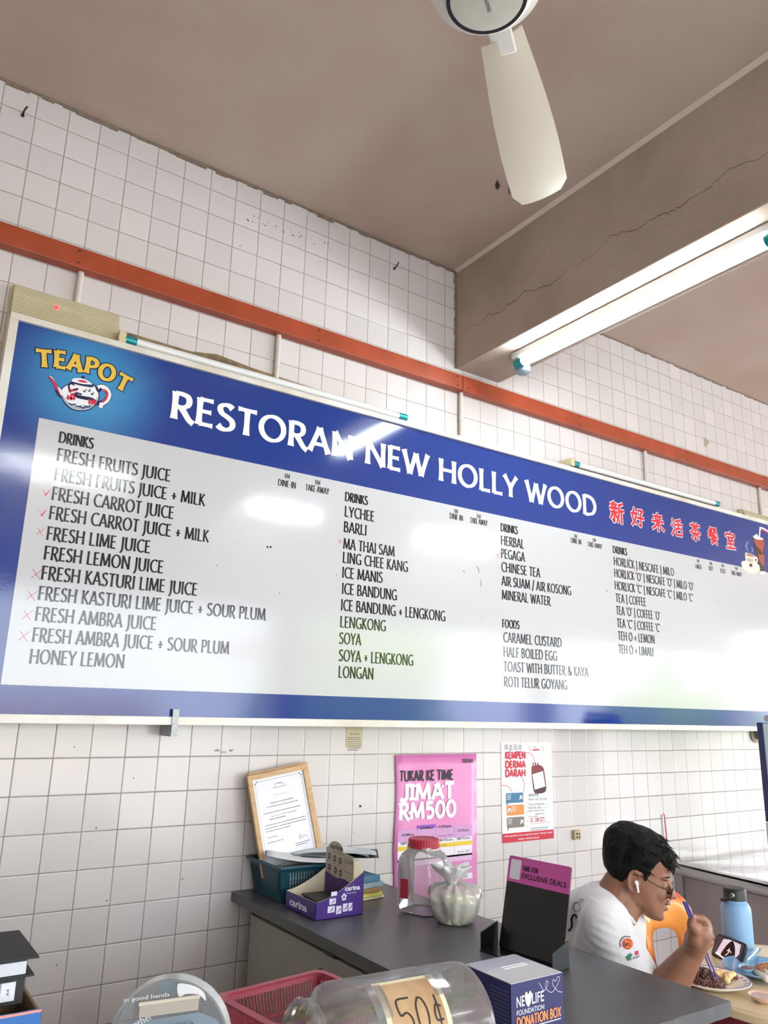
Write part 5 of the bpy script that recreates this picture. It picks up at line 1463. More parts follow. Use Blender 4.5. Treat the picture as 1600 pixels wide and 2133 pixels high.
# flat flared rim with rounded corners
rmp = []
for w_, z_ in ((-.003, .855), (.011, .857), (.012, .862), (-.003, .863)):
    rmp.append([rim_pt(x, y, z_) for x, y in rrect(-w_, -w_, LX + w_, LYb + w_, .02, 5)])
n = len(rmp[0]); vs = [p for r in rmp for p in r]; fs = []
for i in range(4):
    for k in range(n): fs.append((i * n + k, i * n + (k + 1) % n, ((i + 1) % 4) * n + (k + 1) % n, ((i + 1) % 4) * n + k))
MB().add(vs, fs).build('rim', REDP, rb, smooth=True)
# clear jar lying on its side, 50 cent sweets
LYc = Vector((0, -1.370, .8595)); Rj = .0975
ljar = thing('sweet_jar', (.42, LYc.y, CZ), 'clear plastic sweet jar lying on its side with a handwritten 50 cent card', 'jar')
jm = Matrix.Translation((.262, LYc.y, LYc.z)) @ Matrix.Rotation(math.radians(-4), 4, 'Z') @ Matrix.Rotation(math.radians(90), 4, 'Y')
JC = clear_plastic('sweet_jar_plastic', (.95, .95, .96), .12, .12, (.84, .84, .86), .7)
MB().lathe([(.074, -.028), (.079, -.026), (.079, -.006), (.070, -.004), (.074, .004), (.092, .016), (Rj, .03), (Rj, .278), (.0955, .291), (.087, .299), (.001, .302)], jm, 64, cap=False).build('jar_body', JC, ljar, smooth=True)
MB().lathe([(.0795, -.024), (.082, -.020), (.0795, -.016)], jm, 48, cap=False).build('neck_ring', JC, ljar, smooth=True)
# card taped round the jar
def jar_pt(a, t, r=Rj + .0012):   # a along the axis, t angle: 0 up, + towards the camera
    return jm @ Vector((-r * math.cos(t), -r * math.sin(t), a))
def jar_sheet(a0, a1, t0, t1, r, n=14):
    vs = [jar_pt(a0 + (a1 - a0) * i / 6, t0 + (t1 - t0) * j / n, r) for j in range(n + 1) for i in range(7)]
    return vs, [(j * 7 + i, j * 7 + i + 1, (j + 1) * 7 + i + 1, (j + 1) * 7 + i) for j in range(n) for i in range(6)]
cdp = MB().add(*jar_sheet(.085, .205, .25, 1.75, Rj + .001)).build('price_card', M('#e0d6b4', .6), ljar, smooth=True)
MB().add(*jar_sheet(.095, .196, .33, 1.70, Rj + .0016)).build('kraft_paper', mat('kraft', '#c0a07a', .7, noise=.25, nscale=22, color2='#a8845f'), cdp, smooth=True)
ink = MB(); jf = lambda a, b, c=0.0: jar_pt(a, 1.02 - b / Rj, Rj + .0022 + c)
for st in ([(.136, .036), (.112, .034), (.112, .012), (.124, .014), (.132, .004), (.130, -.012), (.120, -.020), (.110, -.016)], [(.152, .034), (.144, .020), (.143, -.004), (.150, -.017), (.160, -.010), (.163, .012), (.159, .030), (.152, .034)],
           [(.190, .014), (.181, .018), (.176, .006), (.178, -.004), (.190, -.004)], [(.184, .034), (.184, .004), (.183, -.034)]):
    pen_stroke(ink, st, jf, .003, 0, True)
ink.build('handwriting', M('#2d2824', .6), cdp, recalc=False)
TAPE = clear_plastic('tape', (1, 1, 1), .1, .15)
for q in ((.070, .100, .30, .9), (.19, .222, .22, .7)): MB().add(*jar_sheet(*q, Rj + .002)).build('sticky_tape', TAPE, ljar, smooth=True)
SW = [('green sweet packet in the sweet jar, nearest its round end', '#8fbf4a', .250, -.030, .034, 6), ('pale green sweet packet under the top green one at the sweet jar round end', '#b4cf6c', .235, -.046, .036, -8), ('green sweet packet in the middle of the sweet jar behind the price card', '#76ad45', .150, -.040, .036, 10),
      ('yellow sweet packet in the sweet jar left of the price card', '#dcc24e', .075, -.042, .034, -12), ('orange-red sweet packet near the mouth of the sweet jar', '#cf6a4a', .030, -.048, .028, 16), ('white sweet packet lying low in the sweet jar under the yellow and orange ones', '#e2e0c8', .055, -.066, .036, 0),
      ('cream sweet packet lying low in the middle of the sweet jar', '#e6dfb8', .145, -.064, .04, 0), ('lime sweet packet lying lowest at the round end of the sweet jar', '#a3c552', .235, -.066, .04, 0)]
for lab, col, a, dz, s_, rot in SW:
    c = jm @ Vector((0, 0, a)); m = Matrix.Translation(c + Vector((0, -.018, dz))) @ Matrix.Rotation(math.radians(rot), 4, 'Z') @ Matrix.Rotation(math.radians(rot * .7), 4, 'Y')
    o = MB().box((-s_ * .75, -.034, -.007), (s_ * .75, .034, .007), m).build('sweet_packet', M(col, .3, coat=.3), bevel=.006, seg=3); tag(o, lab, 'sweet', 'sweets in the lying jar')
# yellow packet standing by the jar mouth
yp = on_z(630, 2133, .80)
yk = MB(); m = Matrix.Translation((yp.x - .001, yp.y + .012, CZ)) @ Matrix.Rotation(math.radians(20), 4, 'Z')
yk.box((-.011, -.008, .0005), (.011, .008, .066), m)
yo = yk.build('snack_packet', M('#cfc92a', .35, coat=.3), bevel=.003); tag(yo, 'upright yellow snack packet between the red basket and the lying sweet jar', 'packet')
mb = MB(); f = frame(m @ Vector((-.009, -.0084, .02)), m.to_3x3() @ Vector((1, 0, 0)), (0, 0, 1), m.to_3x3() @ Vector((0, -1, 0))); print_text(mb, 'ORI', f, .002, .015, .034, .044); mb.build('print', M('#3a3a20', .5), yo, recalc=False)
# ---- donation box
dx0, dx1, dy0, dy1, dzt = .585, .711, -1.480, -1.357, .94
db = thing('donation_box', ((dx0 + dx1) / 2, (dy0 + dy1) / 2, CZ), 'square clear donation box with a navy NEW LIFE sleeve on the front counter', 'donation box')
ACR = clear_plastic('acrylic', (.96, .97, .98), .03, .10, (.8, .82, .86))
mb = MB(); mb.box((dx0 + .0012, dy0 + .0012, CZ + .0005), (dx1 - .0012, dy1 - .0012, dzt - .003)); mb.build('acrylic_body', ACR, db)
mb = MB()   # lid with its slot
sx0, sx1, sy0, sy1 = dx0 + .045, dx1 - .025, dy0 + .066, dy0 + .071
for lo_, hi_ in (((dx0, dy0), (dx1, sy0)), ((dx0, sy1), (dx1, dy1)), ((dx0, sy0), (sx0, sy1)), ((sx1, sy0), (dx1, sy1))): mb.box((*lo_, dzt - .003), (*hi_, dzt))
mb.build('lid', clear_plastic('acrylic_lid', (.97, .97, .98), .04, .72, (.80, .80, .85)), db)
mb = MB(); mb.box((sx0 - .002, sy1, dzt), (sx1 + .002, sy1 + .003, dzt + .0012)); mb.box((sx0 - .002, sy0 - .003, dzt), (sx1 + .002, sy0, dzt + .0008)); mb.build('slot_edge', M('#f0f1f5', .2), db)
NAVY = M('#2b2a5c', .4); 
mb = MB()
for lo_, hi_ in (((dx0 - .001, dy0 - .001), (dx1 + .001, dy0)), ((dx0 - .001, dy1), (dx1 + .001, dy1 + .001)), ((dx0 - .001, dy0), (dx0, dy1)), ((dx1, dy0), (dx1 + .001, dy1))): mb.box((*lo_, CZ + .001), (*hi_, dzt - .001))
slv = mb.build('sleeve', [NAVY], db)
Fd = frame((dx0, dy0 - .0014, CZ), (1, 0, 0), (0, 0, 1), (0, -1, 0)); Ld = frame((dx0 - .0014, dy1, CZ), (0, -1, 0), (0, 0, 1), (-1, 0, 0))
w_ = dx1 - dx0; top_ = dzt - CZ
blk = [('#5b3a8e', Fd, .068, 0, w_ + .001, .085), ('#4f8fc6', Fd, 0, 0, .068, .085), ('#b8562f', Ld, .060, 0, .123, .085), ('#7a3f8f', Ld, 0, 0, .060, .085)]
for c_, F_, x0_, y0_, x1_, y1_ in blk: mb = MB(); mb.prism([(x0_, y0_), (x1_, y0_), (x1_, y1_), (x0_, y1_)], F_, 0, .0002); mb.build('colour_panel', M(c_, .4), slv)
mb = MB()
for F_, x_, y_ in ((Fd, .022, .040), (Fd, .084, .047), (Ld, .066, .045)): mb.prism(rrect(x_, y_, x_ + .036, y_ + .030, .003), F_, .0003, .0005)
print_text(mb, 'NE', Fd, .011, .030, top_ - .038, top_ - .022, .0003, .01); print_text(mb, 'LIFE', Fd, .048, .077, top_ - .038, top_ - .022, .0003, .01)
mb.flat(smooth_poly([(.031, top_ - .022), (.033, top_ - .034), (.039, top_ - .041), (.045, top_ - .034), (.047, top_ - .022), (.043, top_ - .017), (.039, top_ - .022), (.035, top_ - .017)], 5), Fd, .0004)
print_text(mb, 'FOUNDATION', Fd, .011, .077, top_ - .051, top_ - .043, .0003)
mb.flat([(.011, top_ - .0735), (.118, top_ - .0735), (.118, top_ - .072), (.011, top_ - .072)], Fd, .0003); grey_lines(mb, Fd, .011, .055, top_ - .079, 1, .005, .0022, .0003, 4)
for st in ([(.066, top_ - .008), (.078, top_ - .022), (.088, top_ - .012), (.084, top_ - .008), (.082, top_ - .018), (.096, top_ - .028), (.110, top_ - .020), (.118, top_ - .008), (.112, top_ - .006), (.108, top_ - .012), (.102, top_ - .008), (.100, top_ - .016), (.112, top_ - .028), (.124, top_ - .032)],): pen_stroke(mb, st, Fd, .0007, .0003, True)
print_text(mb, 'NEW LIFE', Ld, .008, .046, top_ - .036, top_ - .025, .0003); print_text(mb, 'FOUNDATION', Ld, .008, .046, top_ - .044, top_ - .039, .0003)
mb.build('white_print', M('#e6e4ef', .45), slv, recalc=False)
mb = MB(); grey_lines(mb, Ld, .070, .118, top_ - .016, 12, .0062, .002, .0003, 5); mb.build('small_print', M('#5a5a86', .5), slv, recalc=False)
mb = MB(); bold_text(mb, 'DONATION BOX', Fd, .010, .119, top_ - .069, top_ - .054, .2, .0004); mb.build('orange_print', M('#e58a54', .45), slv, recalc=False)
mb = MB()
for F_, x_, y_ in ((Fd, .022, .040), (Fd, .084, .047), (Ld, .066, .045)):
    print_text(mb, 'NEW LIFE', F_, x_ + .005, x_ + .031, y_ + .016, y_ + .023, .0007); print_text(mb, 'FOUNDATION', F_, x_ + .006, x_ + .030, y_ + .011, y_ + .014, .0007); grey_lines(mb, F_, x_ + .010, x_ + .028, y_ + .006, 1, .004, .002, .0007, 2)
mb.build('panel_print', M('#3d3a52', .5), slv, recalc=False)
# ---- clear arched donation stand
ac = at_depth(362, 2075, 1.12)
af = R0.copy(); af.z = 0; af.normalize(); an_ = Vector((af.y, -af.x, 0))   # face normal towards the camera
aw = .086; abz = CZ
arc = thing('arched_donation_box', (ac.x, ac.y, CZ), 'clear acrylic donation box with a round arched top and pale blue printed sheet', 'donation box')
AF = frame((ac.x, ac.y, CZ), af, (0, 0, 1), an_)
ztop = at_depth(362, 2036, 1.12).z - CZ
cy_ = ztop - aw * .98
def arch(rx, z0_, n=30): return [(rx, z0_)] + [(rx * math.cos(math.radians(180 * i / n)), cy_ + rx * .98 * math.sin(math.radians(180 * i / n))) for i in range(n + 1)] + [(-rx, z0_)]
o_, i_ = arch(aw, .0), arch(aw - .003, .003)
mb = MB(); mb.prism(o_, AF, .012, .015); mb.build('front_pane', ACR, arc)
mb = MB(); mb.prism(o_, AF, -.015, -.012); mb.build('back_pane', ACR, arc)
mb = MB(); n = len(o_)
vs = [AF(x, y, d) for d in (-.012, .012) for P_ in (o_, i_) for x, y in P_]
fs = []
for i in range(n):
    j = (i + 1) % n
    fs += [(i, j, 2 * n + j, 2 * n + i), (n + i, 3 * n + i, 3 * n + j, n + j), (i, n + i, n + j, j), (2 * n + i, 2 * n + j, 3 * n + j, 3 * n + i)]
mb.add(vs, fs).build('rim', clear_plastic('acrylic_edge', (.95, .97, .97), .08, .45, (.92, .94, .94)), arc, smooth=True)
sl = MB(); zs = ztop - .031
sl.prism([(-.043, zs - .018), (.040, zs - .006), (.040, zs + .010), (-.043, zs - .002)], AF, .0155, .0185); sl.build('coin_chute', M('#b9b3a8', .5), arc)
mb = MB(); mb.tube([AF(-.044, zs - .001, .0185), AF(.041, zs + .011, .0185)], .0028, 10); mb.build('slot_lip', M('#dcd6c6', .3), arc, smooth=True)
LBLUE = M('#b6d3e6', .45)
shp = [(-aw + .012, .005), (aw - .005, .005), (aw - .005, zs - .040), (aw - .020, zs - .020), (.040, zs - .012), (-.055, zs - .028), (-aw + .013, zs - .060)]
sh_ = MB().prism(shp, AF, .0090, .0098); sh_ = sh_.build('printed_sheet', LBLUE, arc)
mb = MB(); tf = frame(AF(0, 0, .0158), af * math.cos(.14) + Vector((0, 0, math.sin(.14))), Vector((0, 0, math.cos(.14))) - af * math.sin(.14), an_)
print_text(mb, '马来西亚大爱社区众筹平台', tf, -.045, .062, zs - .037, zs - .027, .0001); grey_lines(mb, tf, -.005, .064, zs - .044, 1, .006, .0025, .0001, 8); grey_lines(mb, tf, -.03, .05, zs - .054, 1, .006, .002, .0001, 9)
mb.build('print', M('#55697c', .5), sh_, recalc=False)
mb = MB(); print_text(mb, 'Together', frame(AF(0, 0, .0158), af * math.cos(.5) + Vector((0, 0, math.sin(.5))), Vector((0, 0, math.cos(.5))) - af * math.sin(.5), an_), -.06 + .086, -.01 + .086, ztop - .066, ztop - .054)
print_text(mb, 'in good hands', tf, -.036, .030, zs + .006, zs + .013, .0005)
mb.flat(smooth_poly([(.010, ztop - .005), (.030, ztop - .007), (.046, ztop - .015), (.050, ztop - .026), (.040, zs + .012), (.022, zs + .013), (.012, ztop - .022), (.008, ztop - .013)], 5), AF, .0156)
mb.build('white_print', M('#e4e6ea', .5), arc, recalc=False)
mb = MB(); mb.prism([(-.03, zs + .004), (.012, zs + .008), (.010, ztop - .008), (-.012, ztop - .006), (-.026, ztop - .012)], AF, -.0115, -.0105); mb.build('backing_sheet', M('#9dc0c6', .5), arc)
# ---- cardboard box with folders and a blue card, left edge
cbx = thing('cardboard_box', (-.28, -1.2, CZ), 'brown cardboard box full of papers at the left end of the front counter', 'box')
CB = M('#8a7252', .85, noise=.12, nscale=14); x0, x1, y0, y1, zt = -.46, -.133, -1.243, -1.085, .950
mb = MB(); t_ = .004
for lo_, hi_ in (((x0, y0, CZ + .001), (x1, y0 + t_, zt)), ((x0, y1 - t_, CZ + .001), (x1, y1, zt)), ((x0, y0, CZ + .001), (x0 + t_, y1, zt)), ((x1 - t_, y0, CZ + .001), (x1, y1, zt)), ((x0, y0, CZ + .001), (x1, y1, CZ + .005))): mb.box(lo_, hi_)
mb.build('carton', CB, cbx)
for i, (x, c_, lab) in enumerate(((-.160, '#6a5560', 'mauve folder standing in the cardboard box, nearest its right side'), (-.176, '#8fa3ac', 'grey-blue plastic folder standing in the cardboard box'), (-.200, '#2c2d2e', 'black folder standing in the cardboard box behind the blue card'))):
    m = Matrix.Translation((x, -1.165, CZ + .006)) @ Matrix.Rotation(math.radians(-8), 4, 'Y')
    o = MB().box((-.004, -.065, 0), (.004, .06, .165 - .004 * i), m).build('folder', M(c_, .4), bevel=.002); tag(o, lab, 'folder', 'folders standing in the cardboard box')
ew = MB().box((-.46, y0 - .0045, CZ + .001), (-.1345, y0 - .001, .956)).build('payment_sign', M('#2f6db5', .35, coat=.2)); tag(ew, 'blue card sign reading eWallets and apps in front of the cardboard box', 'sign')
mb = MB(); EF = frame((-.1345, y0 - .005, .956), (1, 0, 0), (0, 0, 1), (0, -1, 0))
mb.flat([(-.33, -.0035), (0, -.0035), (0, 0), (-.33, 0)], EF); mb.build('red_edge', M('#e0958c', .4), ew, recalc=False)
mb = MB(); print_text(mb, 'eWallets', EF, -.072, -.0165, -.0255, -.014, .0001, .03); print_text(mb, 'apps', EF, -.0475, -.0275, -.043, -.0295, .0001, .03, ref='apps'); print_text(mb, 'and', EF, -.062, -.043, -.056, -.045, .0001, .03)
mb.build('lettering', M('#e8edf4', .4), ew, recalc=False)
def binder(name, lo_, hi_, label, open_gap):
    b_ = thing(name, ((lo_[0] + hi_[0]) / 2, (lo_[1] + hi_[1]) / 2, lo_[2]), label, 'binder')
    BK = mat('binder_cloth', '#2b2a2b', .6, noise=.15, nscale=120)
    (xa, ya, za), (xb, yb, zb) = lo_, hi_
    MB().box((xa, ya, za), (xb, yb, za + .003)).build('cover', BK, b_, bevel=.001)
    if open_gap:
        MB().hexa([(xa, ya, zb - .003), (xb + .004, ya, zb - .006), (xb + .004, yb, zb - .006), (xa, yb, zb - .003)], [(xa, ya, zb), (xb + .004, ya, zb - .003), (xb + .004, yb, zb - .003), (xa, yb, zb)]).build('cover', BK, b_, bevel=.001)
        MB().box((xa + .01, ya + .006, za + .0035), (xb - .012, yb - .01, zb - .009)).build('paper_block', M('#c9ccd4', .5), b_)
        MB().box((xa + .002, ya + .002, za + .003), (xa + .006, yb, zb - .003)).build('spine', BK, b_)
    else:
        MB().box((xa, ya, zb - .003), (xb, yb, zb)).build('cover', BK, b_, bevel=.001)
        sp_ = MB().box((xa, ya, za + .003), (xb, ya + .004, zb - .003)).build('spine', BK, b_)
        MB().box((xa + .01, ya + .006, za + .0035), (xb - .008, yb - .006, zb - .0035)).build('paper_block', M('#bfbdb8', .6), b_)
        MB().box((xb - .060, ya - .0006, za + .006), (xb - .012, ya, zb - .007)).build('spine_label', M('#dcdee4', .4), sp_)
        mb = MB(); sf = frame((xb - .060, ya - .0010, za + .006), (1, 0, 0), (0, 0, 1), (0, -1, 0)); hh = zb - za - .013
        mb.prism([(.012, 0), (.028, 0), (.028, hh), (.012, hh)], sf, 0, .0001); mb.build('grey_band', M('#8e929a', .5), sp_)
        mb = MB(); g_ = frame(sf(.020, 0, .0003), (0, 0, 1), (-1, 0, 0), (0, -1, 0)); print_text(mb, 'RING FILE', g_, hh * .15, hh * .85, -.003, .003); print_text(mb, 'A4', frame(sf(.038, 0, .0003), (0, 0, 1), (-1, 0, 0), (0, -1, 0)), hh * .3, hh * .65, -.002, .002); mb.build('print', M('#3a3d44', .5), sp_, recalc=False)
binder('ring_binder', (-.45, -1.196, .9515), (-.152, -1.00, .990), 'black ring binder with a white spine label lying across the cardboard box, under another', False)
binder('ring_binder', (-.45, -1.212, .9912), (-.142, -1.046, 1.021), 'topmost black ring binder, half open, on the stack at the left edge', True)
# ================================================================ dining table, food, chair, stainless counter
TZ = .70; TC = Vector((1.847, -1.284, TZ)); TR = .356
tbl = thing('dining_table', (TC.x, TC.y, 0), 'round cream topped dining table beyond the steel desk', 'table')
tm = Matrix.Translation((TC.x, TC.y, 0))
MB().lathe([(TR - .006, TZ - .024), (TR, TZ - .020), (TR, TZ - .004), (TR - .004, TZ), (TR - .012, TZ + .0002), (.001, TZ + .0002)], tm, 96).build('table_top', mat('cream_laminate', '#d9c39c', .3, noise=.07, nscale=7, coat=.2), tbl, smooth=True)
MB().lathe([(TR - .009, TZ + .0003), (TR - .012, TZ + .0012), (TR - .015, TZ + .0003)], tm, 96, cap=False).build('edge_line', M('#cdb691', .35), tbl, smooth=True)
MB().lathe([(.045, .02), (.045, TZ - .025)], tm, 24).build('pedestal', M('#7c2436', .4), tbl, smooth=True)
MB().lathe([(.22, .0), (.21, .02), (.05, .035)], tm, 32).build('foot', M('#7c2436', .4), tbl, smooth=True)
fr_ = MB().lathe([(TR - .045, TZ - .085), (TR - .045, TZ - .0245)], tm, 64); fr_.build('apron', M('#7c2436', .45), tbl, smooth=True)
def plate(name, c, r, col, label, rimcol=None):
    p = thing(name, c, label, 'plate')
    m = Matrix.Translation(c)
    MB().lathe([(r * .55, .0008), (r * .6, .003), (r * .97, .017), (r, .0195), (r * .985, .021), (r * .92, .019), (r * .62, .009), (r * .55, .0075), (.001, .0075)], m, 64).build('dish', M(col, .22, coat=.3), p, smooth=True)
    if rimcol: MB().lathe([(r * .985, .0215), (r * .955, .0206), ], m, 64, cap=False).build('rim_line', M(rimcol, .3), p, smooth=True)
    return p
pc = on_z(1482, 2043, TZ + .012); pc.z = TZ + .0008
pl = plate('noodle_plate', pc, .100, '#ece6da', 'white patterned plate of dark noodles in front of the seated person', '#5f6aa8')
mb = MB(); rr = random.Random(4)
for i in range(26):
    a = 2 * math.pi * i / 26; r_ = .088
    z_ = .0183
    c = pc + Vector((r_ * math.cos(a), r_ * math.sin(a), z_))
    mb.ball(c, (.0055, .0055, .0007), n=8, k=4)
mb.build('rim_flowers', M('#b98bb5', .35), pl, smooth=True)
def strands(name, c, n, rad, hgt, col, label, cat, r=.0021, seed=1, ln=10):
    rr = random.Random(seed); mb = MB()
    for i in range(n):
        a = rr.random() * 6.28; q = rad * math.sqrt(rr.random())
        p = Vector((q * math.cos(a), q * math.sin(a), 0)); d = rr.random() * 6.28
        pts = []
        for k in range(ln):
            hz = hgt * max(0, 1 - (p.length / rad) ** 2) * (.45 + .55 * rr.random())
            pts.append(Vector(c) + Vector((p.x, p.y, hz + .002)))
            d += rr.uniform(-.9, .9); p = p + Vector((math.cos(d), math.sin(d), 0)) * .0075
            if p.length > rad: p = p * (rad / p.length) ; d += 2.2
        mb.tube(spline(pts, 3), r, 6)
    return tag(mb.build(name, mat(name + '_colour', col, .3, noise=.35, nscale=60, coat=.3), smooth=True), label, cat, kind='stuff')
nc = pc + Vector((-.030, .008, .0095))
strands('dark_noodles', nc, 105, .058, .036, '#5f3524', 'heap of dark brown fried noodles on the patterned plate', 'noodles')
mb = MB(); rr = random.Random(8)
for i in range(16):
    mb.ball(pc + Vector((.042 + rr.uniform(-.02, .02), -.008 + rr.uniform(-.026, .022), .014 + rr.uniform(0, .016))), (rr.uniform(.007, .014), rr.uniform(.007, .013), rr.uniform(.006, .010)), n=10, k=7)
o = mb.build('fried_egg_pieces', mat('fried_batter', '#d39a4e', .5, noise=.5, nscale=45, color2='#f0d7a0', bump=.5, bscale=160), remesh=.0018, smooth_it=1); tag(o, 'golden brown fried piece beside the dark noodles on the patterned plate', 'fried food')
mb = MB(); mb.ball(pc + Vector((.066, -.030, .0175)), (.009, .006, .0045)); tag(mb.build('chilli_slice', M('#7f2f27', .3), smooth=True), 'dark red chilli piece at the right side of the patterned plate', 'chilli')
bpc = on_z(1588, 2021, TZ + .012); bpc.z = TZ + .0008
bpc = Vector((bpc.x, bpc.y, bpc.z))
bpl = plate('blue_plate', bpc, .105, '#7fa6cc', 'light blue plate of white rice rolls at the right edge of the table')
for i in range(5):
    q = bpc + Vector((-.064 + .020 * i, -.034 + .002 * i, .017 + (.004 if i % 2 else 0)))
    m = Matrix.Rotation(math.radians(58), 4, 'Z')
    mb = MB(); mb.capsule(q + m @ Vector((-.030, 0, 0)), q + m @ Vector((.030, 0, 0)), .0095, .0095)
    tag(mb.build('rice_roll', mat('rice_roll', '#ddd8cb', .35, sss=.0, noise=.05), smooth=True), 'white rice roll under fried shallots on the light blue plate, %s from the left' % ('first', 'second', 'third', 'fourth', 'last')[i], 'rice roll', 'rice rolls on the blue plate')
mb = MB(); rr = random.Random(9)
for i in range(150):
    a, q = rr.random() * 6.28, math.sqrt(rr.random())
    c = bpc + Vector((-.022 + .046 * q * math.cos(a), -.026 + .022 * q * math.sin(a) , .029 + .010 * (1 - q)))
    mb.ball(c, (rr.uniform(.0015, .004), rr.uniform(.0012, .003), .0014), n=6, k=4)
tag(mb.build('fried_shallots', mat('shallot', '#9a4f28', .5, noise=.4, nscale=80, color2='#c07a3a'), smooth=True), 'brown fried shallots scattered over the rice rolls', 'shallots', kind='stuff')
# soup spoon
sc0 = on_z(1556, 2012, TZ + .03); sc0.z = TZ + .026
tip = at_depth(1584, 1976, 2.30)
spn = thing('soup_spoon', sc0, 'pale blue soup spoon holding red sauce on the light blue plate', 'spoon')
SPB = M('#8fbfd0', .25, coat=.3)
dirn = (tip - sc0); fl = Vector((dirn.x, dirn.y, 0)).normalized(); sd_ = Vector((-fl.y, fl.x, 0))
vs = []; fs = []; nn_ = 20
for k_, (s_, z_) in enumerate(((.35, -.011), (.75, -.007), (.97, .001), (1.0, .003), (.93, .002), (.7, -.0045), (.3, -.0085))):
    for j in range(nn_):
        a = 2 * math.pi * j / nn_; vs.append(sc0 + fl * (.034 * s_ * math.cos(a)) + sd_ * (.021 * s_ * math.sin(a)) + Vector((0, 0, z_)))
for i in range(6):
    for j in range(nn_): fs.append((i * nn_ + j, i * nn_ + (j + 1) % nn_, (i + 1) * nn_ + (j + 1) % nn_, (i + 1) * nn_ + j))
fs.append(tuple(range(nn_ - 1, -1, -1))); fs.append(tuple(6 * nn_ + j for j in range(nn_)))
MB().add(vs, fs).build('bowl', SPB, spn, smooth=True)
hp = spline([sc0 + fl * .030 + Vector((0, 0, .0)), sc0 + fl * .048 + Vector((0, 0, .008)), sc0.lerp(tip, .75), tip], 5)
vs = []; fs = []
for i, p in enumerate(hp):
    w_ = .007 - .0015 * math.sin(i / len(hp) * 3.1); 
    for a, b in ((-w_, .0035), (-w_ * .5, 0), (w_ * .5, 0), (w_, .0035), (w_ * .5, -.0028), (-w_ * .5, -.0028)): vs.append(p + sd_ * a + Vector((0, 0, b)))
for i in range(len(hp) - 1):
    for j in range(6): fs.append((i * 6 + j, i * 6 + (j + 1) % 6, (i + 1) * 6 + (j + 1) % 6, (i + 1) * 6 + j))
fs.append(tuple(range(6))); fs.append(tuple((len(hp) - 1) * 6 + j for j in range(6)))
MB().add(vs, fs).build('handle', SPB, spn, smooth=True)
mb = MB(); mb.ball(sc0 + Vector((0, 0, -.002)), (.026, .017, .003), Matrix.Rotation(math.atan2(fl.y, fl.x), 4, 'Z')); mb.build('sauce', M('#8a2f38', .15), spn, smooth=True)
# little sauce dish
sd0 = on_z(1588, 2078, TZ + .01); sd0.z = TZ + .0008
sdh = thing('sauce_dish', sd0, 'small pale pink sauce dish near the edge of the cream table', 'dish')
MB().lathe([(.017, .0005), (.022, .004), (.031, .014), (.033, .016), (.030, .0155), (.020, .0085), (.001, .008)], Matrix.Translation(sd0), 40).build('dish', M('#e3bfb0', .35), sdh, smooth=True)
MB().lathe([(.026, .0130), (.001, .0132)], Matrix.Translation(sd0), 32, cap=False).build('sauce', M('#d5b0a0', .2, noise=.2, nscale=90), sdh)
# blue flask
fb = on_z(1541, 1991, TZ); fb.z = TZ + .0006
fl_ = thing('water_flask', fb, 'pale blue steel water flask with a black cap standing on the table', 'flask')
FB = M('#7ea6cc', .38, bump=.05, bscale=300)
m = Matrix.Translation(fb)
MB().lathe([(.040, .0), (.0435, .003), (.0435, .122), (.042, .136), (.036, .147), (.032, .151), (.032, .157)], m, 48).build('flask_body', FB, fl_, smooth=True)
cp_ = MB().lathe([(.0335, .156), (.0335, .185), (.031, .189), (.001, .190)], m, 40).build('cap', M('#1d1d1f', .45), fl_, smooth=True)
sl_ = -R0.copy(); sl_.z = 0; sl_.normalize(); tw = -R2.copy(); tw.z = 0; tw.normalize()
hub = fb + (sl_ * .55 + tw * .8).normalized() * .034 + Vector((0, 0, .173))
nrm_ = (sl_ * .55 + tw * .8).normalized()
q = nrm_.to_track_quat('Z', 'Y').to_matrix().to_4x4()
MB().lathe([(.0065, -.002), (.0065, .003), (.004, .0042), (.001, .0045)], Matrix.Translation(hub) @ q, 20).build('pivot', M('#c9ccd0', .25, metal=.7), cp_, smooth=True)
mb = MB(); mb.tube(spline([hub - nrm_ * .001, hub + sl_ * .012 + Vector((0, 0, -.010)), fb + sl_ * .040 + Vector((0, 0, .154))], 6), .006, 10); mb.build('carry_loop', M('#1d1d1f', .45), cp_, smooth=True)
# phone leaning on the flask
A_, B_ = on_z(1480, 1990, TZ), on_z(1541, 2015, TZ)
ph_ax = (B_ - A_); ph_ax.z = 0; PW_ = ph_ax.length; ph_ax.normalize(); back = Vector((-ph_ax.y, ph_ax.x, 0))
if back.dot(R2) < 0: back = -back
phu = (Vector((0, 0, 1)) * .86 + back * .5).normalized(); phn = ph_ax.cross(phu)
if phn.dot(R2) > 0: phn = -phn
PH = max(.066, PW_ * .50)
PF = frame(A_ + Vector((0, 0, .002)) , ph_ax, phu, phn)
pho = thing('phone', A_, 'black cased phone propped sideways against the blue flask showing a video', 'phone')
MB().prism(rrect(0, 0, PW_, PH, .010), PF, -.009, 0).build('case', M('#1b1b1f', .4), pho, bevel=.0015)
scn = MB().prism(rrect(.005, .005, PW_ - .005, PH - .005, .006), PF, .0002, .0006).build('screen', mat('screen_dark', '#2a2a30', .1, emit='#3a3a44', estr=.25), pho)
mb = MB(); mb.flat([(.018, .008), (.030, PH - .010), (.052, PH - .006), (PW_ - .018, PH - .008), (PW_ - .014, .03), (PW_ - .03, .008)], PF, .0008); mb.build('picture_pale', mat('screen_pale', '#b9aeb8', .2, emit='#b9aeb8', estr=.35), scn, recalc=False)
mb = MB(); mb.flat(smooth_poly([(.040, .008), (.046, PH * .55), (.060, PH * .86), (.072, PH * .84), (.086, PH * .5), (PW_ - .03, .008)], 4), PF, .0010); mb.build('picture_figure', mat('screen_figure', '#17171c', .2), scn, recalc=False)
mb = MB()
